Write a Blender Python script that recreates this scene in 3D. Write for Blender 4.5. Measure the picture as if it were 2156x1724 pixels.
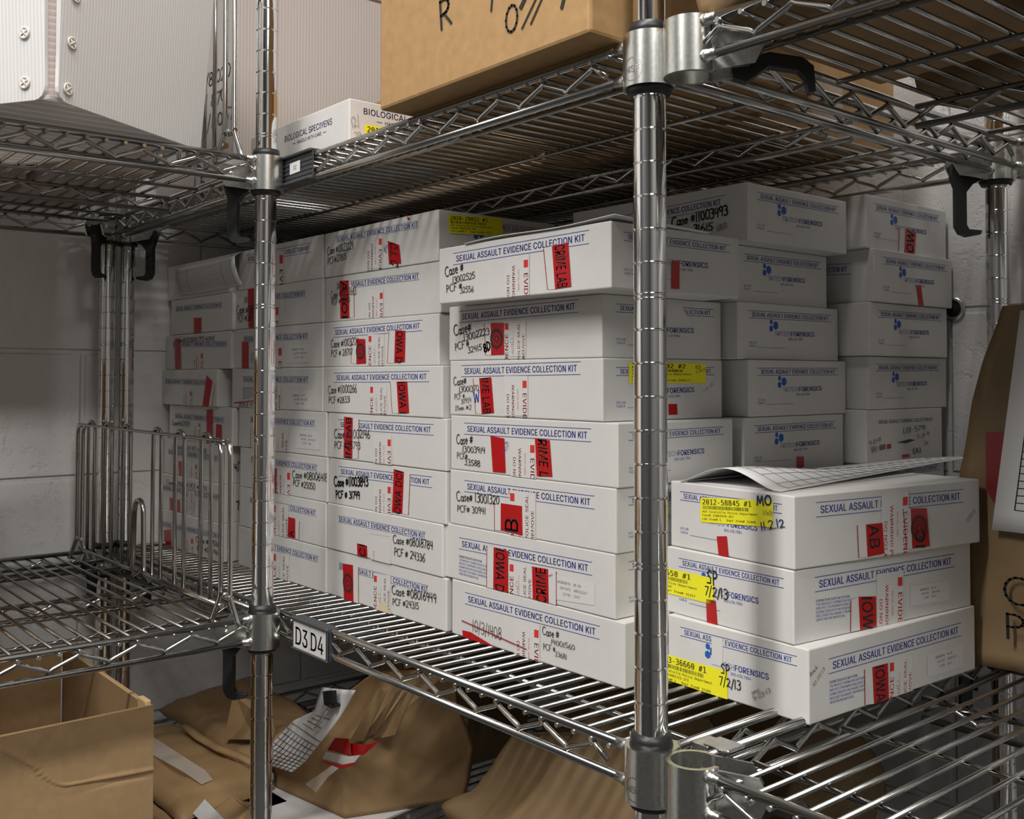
import bpy, bmesh, math, random
from mathutils import Vector, Matrix
from mathutils.noise import noise as _pn, voronoi

# ------------------------------------------------------------------ units
# the place is measured in inches (x along the shelf row, y into its depth),
# z = 0 lies a little below eye level; the floor is 50 inches below that
I = 0.0254
ZF = 50.0
def W(u, v, z): return Vector((u*I, v*I, (z+ZF)*I))

sc = bpy.context.scene
COL = sc.collection
for o in list(bpy.data.objects): bpy.data.objects.remove(o)

# ------------------------------------------------------------------ camera
cam_d = bpy.data.cameras.new('camera'); cam = bpy.data.objects.new('camera', cam_d); COL.objects.link(cam)
yaw, pitch, roll, FPX, PX, PY = -0.8755, 0.0287, 0.0011, 2128.46, 1079.07, 734.1
Fw = Vector((math.sin(yaw)*math.cos(pitch), math.cos(yaw)*math.cos(pitch), math.sin(pitch)))
Rt = Vector((math.cos(yaw), -math.sin(yaw), 0)); Up = Rt.cross(Fw)
R2 = Rt*math.cos(roll)+Up*math.sin(roll); U2 = Up*math.cos(roll)-Rt*math.sin(roll)
mw = Matrix((R2, U2, -Fw)).transposed().to_4x4(); mw.translation = W(20.6611, -22.6242, 0.4626)
cam.matrix_world = mw
cam_d.sensor_fit = 'HORIZONTAL'; cam_d.sensor_width = 36.0
cam_d.lens = 36.0*FPX/2156.0
cam_d.shift_x = (1078.0-PX)/2156.0
cam_d.shift_y = -(862.0-PY)/2156.0
cam_d.clip_start = 0.02; cam_d.clip_end = 50
sc.camera = cam

# ------------------------------------------------------------------ view, world, lamps
sc.view_settings.view_transform = 'Standard'; sc.view_settings.look = 'None'
sc.view_settings.gamma = 1.0; sc.view_settings.use_curve_mapping = False
sc.view_settings.exposure = 0.0
wd = bpy.data.worlds.new('room_air'); sc.world = wd; wd.use_nodes = True
wd.node_tree.nodes['Background'].inputs[0].default_value = (1, 0.97, 0.94, 1)
wd.node_tree.nodes['Background'].inputs[1].default_value = 0.0
def lamp(name, u, v, z, du, dv, watts, col=(1, 0.972, 0.935), rot=(0, 0, 0)):
    d = bpy.data.lights.new(name, 'AREA'); d.shape = 'RECTANGLE'; d.size = du*I; d.size_y = dv*I; d.energy = watts; d.color = col
    o = bpy.data.objects.new(name, d); COL.objects.link(o); o.location = W(u, v, z); o.rotation_euler = rot
    return o
lamp('ceiling_tube_light', 3.0, -20.0, 53.5, 5, 46, 21)
lamp('ceiling_tube_light', 1.0, -62.0, 53.5, 5, 46, 41)
lamp('right_fill_light', 60.0, -30.0, 53.5, 46, 22, 38)  # added fill for the right-hand faces; no fixture known there

# ------------------------------------------------------------------ materials
MATS = {}
def mat(name, col, rough=0.5, metal=0.0, spec=0.5, build=None, **kw):
    if name in MATS: return MATS[name]
    m = bpy.data.materials.new(name); m.use_nodes = True
    nt = m.node_tree; b = nt.nodes['Principled BSDF']
    b.inputs['Base Color'].default_value = (*col, 1); b.inputs['Roughness'].default_value = rough
    b.inputs['Metallic'].default_value = metal; b.inputs['Specular IOR Level'].default_value = spec
    for k, v in kw.items(): b.inputs[k].default_value = v
    if build: build(nt, b)
    MATS[name] = m; return m
def N(nt, t, **kw):
    n = nt.nodes.new(t)
    for k, v in kw.items():
        if k in n.inputs: n.inputs[k].default_value = v
        else: setattr(n, k, v)
    return n
def ramp(nt, fac, stops):
    r = nt.nodes.new('ShaderNodeValToRGB'); e = r.color_ramp.elements
    e[0].position, e[0].color = stops[0][0], (*stops[0][1], 1); e[1].position, e[1].color = stops[-1][0], (*stops[-1][1], 1)
    for p, c in stops[1:-1]:
        x = e.new(p); x.color = (*c, 1)
    nt.links.new(fac, r.inputs[0]); return r.outputs[0]
def bump(nt, b, h, strength, dist):
    n = nt.nodes.new('ShaderNodeBump'); n.inputs['Strength'].default_value = strength; n.inputs['Distance'].default_value = dist
    nt.links.new(h, n.inputs['Height']); nt.links.new(n.outputs[0], b.inputs['Normal']); return n
def noisy(scale, c0, c1, bs=0.0, bd=0.001, detail=4.0, stretch=None, lo=0.3, hi=0.7):
    def f(nt, b):
        tc = N(nt, 'ShaderNodeTexCoord'); n = N(nt, 'ShaderNodeTexNoise', Scale=scale, Detail=detail)
        src = tc.outputs['Object']
        if stretch:
            mp = N(nt, 'ShaderNodeMapping'); mp.inputs['Scale'].default_value = stretch
            nt.links.new(src, mp.inputs[0]); src = mp.outputs[0]
        nt.links.new(src, n.inputs['Vector'])
        nt.links.new(ramp(nt, n.outputs[0], [(lo, c0), (hi, c1)]), b.inputs['Base Color'])
        if bs: bump(nt, b, n.outputs[0], bs, bd)
    return f
def wall_nodes(axis, off, zoff):
    def f(nt, b):
        g = N(nt, 'ShaderNodeNewGeometry'); s = N(nt, 'ShaderNodeSeparateXYZ'); nt.links.new(g.outputs['Position'], s.inputs[0])
        c = N(nt, 'ShaderNodeCombineXYZ')
        ax = N(nt, 'ShaderNodeMath', operation='ADD'); ax.inputs[1].default_value = off*I
        nt.links.new(s.outputs[axis], ax.inputs[0]); nt.links.new(ax.outputs[0], c.inputs[0])
        az = N(nt, 'ShaderNodeMath', operation='ADD'); az.inputs[1].default_value = zoff*I
        nt.links.new(s.outputs[2], az.inputs[0]); nt.links.new(az.outputs[0], c.inputs[1])
        br = N(nt, 'ShaderNodeTexBrick', Scale=1.0); br.inputs['Brick Width'].default_value = 16*I; br.inputs['Row Height'].default_value = 8.08*I
        br.inputs['Mortar Size'].default_value = 0.0055; br.inputs['Mortar Smooth'].default_value = 0.6
        nt.links.new(c.outputs[0], br.inputs['Vector'])
        inv = N(nt, 'ShaderNodeMath', operation='SUBTRACT'); inv.inputs[0].default_value = 1.0; nt.links.new(br.outputs['Fac'], inv.inputs[1])
        n = N(nt, 'ShaderNodeTexNoise', Scale=140.0, Detail=6.0, Roughness=0.65); nt.links.new(g.outputs['Position'], n.inputs['Vector'])
        n2 = N(nt, 'ShaderNodeTexNoise', Scale=38.0, Detail=5.0, Roughness=0.7); nt.links.new(g.outputs['Position'], n2.inputs['Vector'])
        pit = N(nt, 'ShaderNodeMapRange'); pit.inputs[1].default_value = 0.36; pit.inputs[2].default_value = 0.46; nt.links.new(n2.outputs[0], pit.inputs[0])
        m1 = N(nt, 'ShaderNodeMath', operation='MULTIPLY_ADD'); m1.inputs[1].default_value = 0.35; nt.links.new(n.outputs[0], m1.inputs[0])
        m0 = N(nt, 'ShaderNodeMath', operation='MULTIPLY'); m0.inputs[1].default_value = 0.25; nt.links.new(pit.outputs[0], m0.inputs[0]); nt.links.new(m0.outputs[0], m1.inputs[2])
        m2 = N(nt, 'ShaderNodeMath', operation='MULTIPLY_ADD'); m2.inputs[1].default_value = 1.1; nt.links.new(inv.outputs[0], m2.inputs[0]); nt.links.new(m1.outputs[0], m2.inputs[2])
        bump(nt, b, m2.outputs[0], 0.75, 0.004)
    return f
def stripes(axis, pitch, c0, c1, lo, hi):
    def f(nt, b):
        tc = N(nt, 'ShaderNodeTexCoord'); s = N(nt, 'ShaderNodeSeparateXYZ'); nt.links.new(tc.outputs['Object'], s.inputs[0])
        d = N(nt, 'ShaderNodeMath', operation='DIVIDE'); d.inputs[1].default_value = pitch*I; nt.links.new(s.outputs[axis], d.inputs[0])
        fr = N(nt, 'ShaderNodeMath', operation='PINGPONG'); fr.inputs[1].default_value = 0.5; nt.links.new(d.outputs[0], fr.inputs[0])
        nt.links.new(ramp(nt, fr.outputs[0], [(lo, c0), (hi, c1)]), b.inputs['Base Color'])
        bump(nt, b, fr.outputs[0], 0.35, 0.0008)
    return f
CHROME = mat('chrome_plate', (0.80, 0.80, 0.79), 0.09, 1.0)
WIRE = mat('zinc_chrome_wire', (0.47, 0.47, 0.455), 0.2, 1.0)
ZINC = mat('zinc_collar', (0.72, 0.72, 0.69), 0.27, 1.0, build=noisy(400, (0.62, 0.63, 0.60), (0.78, 0.78, 0.75), 0.05, 0.0003))
BLACK = mat('black_plastic', (0.012, 0.012, 0.013), 0.45)
DGREY = mat('dark_grey_plastic', (0.045, 0.048, 0.052), 0.5)
BOARD = mat('white_kit_board', (0.64, 0.63, 0.61), 0.42, build=noisy(60, (0.63, 0.62, 0.602), (0.655, 0.645, 0.622), 0.02, 0.0005))
INK_BLUE = mat('blue_print', (0.045, 0.065, 0.33), 0.5)
LOGO_BLUE = mat('logo_blue_print', (0.01, 0.10, 0.42), 0.5)
INK_RED = mat('red_print', (0.62, 0.035, 0.03), 0.5)
INK_BLACK = mat('black_print', (0.02, 0.02, 0.02), 0.5)
MARKER = mat('black_marker', (0.012, 0.012, 0.013), 0.4)
PENCIL = mat('grey_pen', (0.16, 0.16, 0.16), 0.5)
PEN = mat('blue_pen', (0.05, 0.09, 0.42), 0.5)
NAVY = mat('navy_marker', (0.015, 0.04, 0.10), 0.4)
REDTAPE = mat('red_evidence_tape', (0.43, 0.008, 0.012), 0.25)
SEAL = mat('white_seal_paper', (0.66, 0.645, 0.63), 0.38)
LABELW = mat('white_label', (0.67, 0.66, 0.655), 0.4)
YELLOW = mat('yellow_label', (0.86, 0.80, 0.015), 0.45)
BEIGE = mat('peeled_tape', (0.68, 0.58, 0.38), 0.5)
PAPER = mat('white_paper', (0.66, 0.655, 0.65), 0.6)
CARD = mat('brown_cardboard', (0.37, 0.225, 0.095), 0.8, build=noisy(90, (0.335, 0.20, 0.082), (0.40, 0.245, 0.105), 0.06, 0.0006, 6))
CARDIN = mat('brown_cardboard_edge', (0.50, 0.34, 0.17), 0.85)
def translucent(m, fac):
    nt = m.node_tree; b = nt.nodes['Principled BSDF']; out = nt.nodes['Material Output']
    t = nt.nodes.new('ShaderNodeBsdfTranslucent'); mx = nt.nodes.new('ShaderNodeMixShader'); mx.inputs[0].default_value = fac
    if b.inputs['Base Color'].links: nt.links.new(b.inputs['Base Color'].links[0].from_socket, t.inputs[0])
    else: t.inputs[0].default_value = b.inputs['Base Color'].default_value
    nt.links.new(b.outputs[0], mx.inputs[1]); nt.links.new(t.outputs[0], mx.inputs[2]); nt.links.new(mx.outputs[0], out.inputs[0]); return m
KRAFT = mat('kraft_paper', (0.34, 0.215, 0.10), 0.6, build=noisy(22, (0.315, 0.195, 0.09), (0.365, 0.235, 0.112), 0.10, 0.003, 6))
KRAFT_SHADED = mat('shaded_kraft_paper', (0.22, 0.145, 0.07), 0.6, build=noisy(22, (0.20, 0.13, 0.062), (0.24, 0.158, 0.078), 0.10, 0.003, 6))  # kraft darkened, putting the shade on the deeper bags into its colour
CARD_SHADED = mat('shaded_brown_cardboard', (0.31, 0.20, 0.097), 0.8, build=noisy(90, (0.29, 0.185, 0.088), (0.335, 0.217, 0.106), 0.06, 0.0006, 6))  # cardboard colour lowered to stand in for dim light on the open carton
ENGRAVE = mat('collar_engraving', (0.40, 0.40, 0.385), 0.4, 1.0)
MANILA = mat('manila_envelope', (0.70, 0.42, 0.14), 0.6)
CLEAR = mat('clear_tape', (0.75, 0.68, 0.60), 0.18, 0.0, 0.5, Alpha=0.38)
GAP = mat('dark_hole', (0.006, 0.006, 0.006), 0.9)

# ------------------------------------------------------------------ mesh helpers
class MB:
    """collects shapes (inches, world coordinates) and links them as one mesh object"""
    def __init__(s): s.bm = bmesh.new(); s.mi = 0
    def face(s, pts):
        vs = [s.bm.verts.new(p) for p in pts]
        try: f = s.bm.faces.new(vs); f.material_index = s.mi; return f
        except ValueError: return None
    def box(s, u0, u1, v0, v1, z0, z1, bevel=0.0, seg=2):
        r = bmesh.ops.create_cube(s.bm, size=1)['verts']
        for v in r:
            v.co = Vector(((u0+u1)/2+v.co.x*(u1-u0), (v0+v1)/2+v.co.y*(v1-v0), (z0+z1)/2+v.co.z*(z1-z0)))
        fs = {f for v in r for f in v.link_faces}
        for f in fs: f.material_index = s.mi
        if bevel:
            es = list({e for v in r for e in v.link_edges})
            b = bmesh.ops.bevel(s.bm, geom=es, offset=bevel, segments=seg, affect='EDGES', profile=0.5)
            for f in b['faces']: f.material_index = s.mi
    def tube(s, pts, r, n=8, caps=True, closed=False, flat=None):
        pts = [Vector(p) for p in pts]; rings = []
        m = len(pts); ref = None
        for i, p in enumerate(pts):
            if closed: t = (pts[(i+1) % m]-pts[i-1]).normalized()
            else:
                a = pts[max(i-1, 0)]; c = pts[min(i+1, m-1)]; t = (c-a)
                if 0 < i < m-1: t = (pts[i]-a).normalized()+(c-pts[i]).normalized()
                t.normalize()
            if ref is None:
                ref = Vector((0, 0, 1)) if abs(t.z) < 0.9 else Vector((1, 0, 0))
            x = ref-t*ref.dot(t); x.normalize(); y = t.cross(x); ref = x
            k = 1.0
            if not closed and 0 < i < m-1:
                d = (pts[i]-pts[i-1]).normalized().dot(t); k = min(1/max(d, 0.35), 1.6)
            rr = r[i] if isinstance(r, (list, tuple)) else r
            rings.append([s.bm.verts.new(p+x*math.cos(2*math.pi*j/n)*rr*(1 if not flat else flat)+y*math.sin(2*math.pi*j/n)*rr) for j in range(n)])
        for i in range(m if closed else m-1):
            a, b = rings[i], rings[(i+1) % m]
            for j in range(n):
                f = s.bm.faces.new((a[j], a[(j+1) % n], b[(j+1) % n], b[j])); f.material_index = s.mi; f.smooth = True
        if caps and not closed:
            for q in (list(reversed(rings[0])), rings[-1]):
                f = s.bm.faces.new(q); f.material_index = s.mi
    def lathe(s, u, v, prof, n=24, a0=0.0, a1=2*math.pi, smooth=True, caps=True):
        full = abs(a1-a0-2*math.pi) < 1e-6; k = n if full else n+1; rings = []
        for r, z in prof:
            rings.append([s.bm.verts.new((u+r*math.cos(a0+(a1-a0)*j/n), v+r*math.sin(a0+(a1-a0)*j/n), z)) for j in range(k)])
        for i in range(len(rings)-1):
            a, b = rings[i], rings[i+1]
            for j in range(n):
                j2 = (j+1) % k
                f = s.bm.faces.new((a[j], a[j2], b[j2], b[j])); f.material_index = s.mi; f.smooth = smooth
        if caps and full:
            for q, z in ((list(reversed(rings[0])), prof[0]), (rings[-1], prof[-1])):
                if z[0] > 1e-4: f = s.bm.faces.new(q); f.material_index = s.mi
    def ring(s, u, v, ro, ri, z0, z1, n=24, a0=0.0, a1=2*math.pi):
        full = abs(a1-a0-2*math.pi) < 1e-6; k = n if full else n+1
        def c(r, z): return [s.bm.verts.new((u+r*math.cos(a0+(a1-a0)*j/n), v+r*math.sin(a0+(a1-a0)*j/n), z)) for j in range(k)]
        def side(a, b, sm):
            for j in range(n):
                j2 = (j+1) % k; f = s.bm.faces.new((a[j], a[j2], b[j2], b[j])); f.material_index = s.mi; f.smooth = sm
        side(c(ro, z0), c(ro, z1), True); side(c(ro, z1), c(ri, z1), False); side(c(ri, z1), c(ri, z0), True); side(c(ri, z0), c(ro, z0), False)
        if not full:
            for a in (a0, a1):
                s.face([(u+r*math.cos(a), v+r*math.sin(a), z) for r, z in ((ri, z0), (ro, z0), (ro, z1), (ri, z1))])
    def ball(s, p, r, n=8):
        q = bmesh.ops.create_uvsphere(s.bm, u_segments=n, v_segments=max(4, n//2), radius=r)['verts']
        for v in q: v.co += Vector(p)
        for f in {f for v in q for f in v.link_faces}: f.smooth = True; f.material_index = s.mi
    def slab(s, loop, nrm, th):
        """a flat outline (list of points) given thickness th along nrm"""
        nrm = Vector(nrm).normalized()*th
        a = [s.bm.verts.new(Vector(p)) for p in loop]; b = [s.bm.verts.new(Vector(p)+nrm) for p in loop]
        for q in (list(reversed(a)), b):
            f = s.bm.faces.new(q); f.material_index = s.mi
        for i in range(len(a)):
            j = (i+1) % len(a); f = s.bm.faces.new((a[i], a[j], b[j], b[i])); f.material_index = s.mi
    def grid(s, fn, nx, ny, th=0.0, smooth=True):
        P = [[s.bm.verts.new(fn(i/nx, j/ny)) for i in range(nx+1)] for j in range(ny+1)]
        for j in range(ny):
            for i in range(nx):
                f = s.bm.faces.new((P[j][i], P[j][i+1], P[j+1][i+1], P[j+1][i])); f.smooth = smooth; f.material_index = s.mi
    def build(s, name, mats, parent=None, origin=None, recalc=True, solid=0.0):
        """origin: inches; children use their thing's origin"""
        if parent is not None: origin = parent['_o']
        o3 = Vector(origin)
        if recalc: bmesh.ops.recalc_face_normals(s.bm, faces=s.bm.faces)
        for v in s.bm.verts: v.co = (v.co-o3)*I
        me = bpy.data.meshes.new(name); s.bm.to_mesh(me); s.bm.free()
        for m in (mats if isinstance(mats, (list, tuple)) else [mats]): me.materials.append(m)
        o = bpy.data.objects.new(name, me); COL.objects.link(o)
        if parent is not None: o.parent = parent
        else: o.location = W(*o3)
        o['_o'] = list(o3)
        if solid:
            md = o.modifiers.new('thick', 'SOLIDIFY'); md.thickness = solid*I; md.offset = 0
        return o
def tag(o, label, cat, group=None, kind=None):
    if label: o['label'] = label
    if cat: o['category'] = cat
    if group: o['group'] = group
    if kind: o['kind'] = kind
    return o
def thing(name, label, cat, origin, group=None):
    o = bpy.data.objects.new(name, None); COL.objects.link(o); o.location = W(*origin); o['_o'] = list(origin); o.empty_display_size = 0.02
    return tag(o, label, cat, group)
def structure(o): o['kind'] = 'structure'; return o
def fbm(p, sc_, seed=0.0): return _pn(Vector(p)*sc_+Vector((seed, seed*1.7, -seed)))

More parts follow.
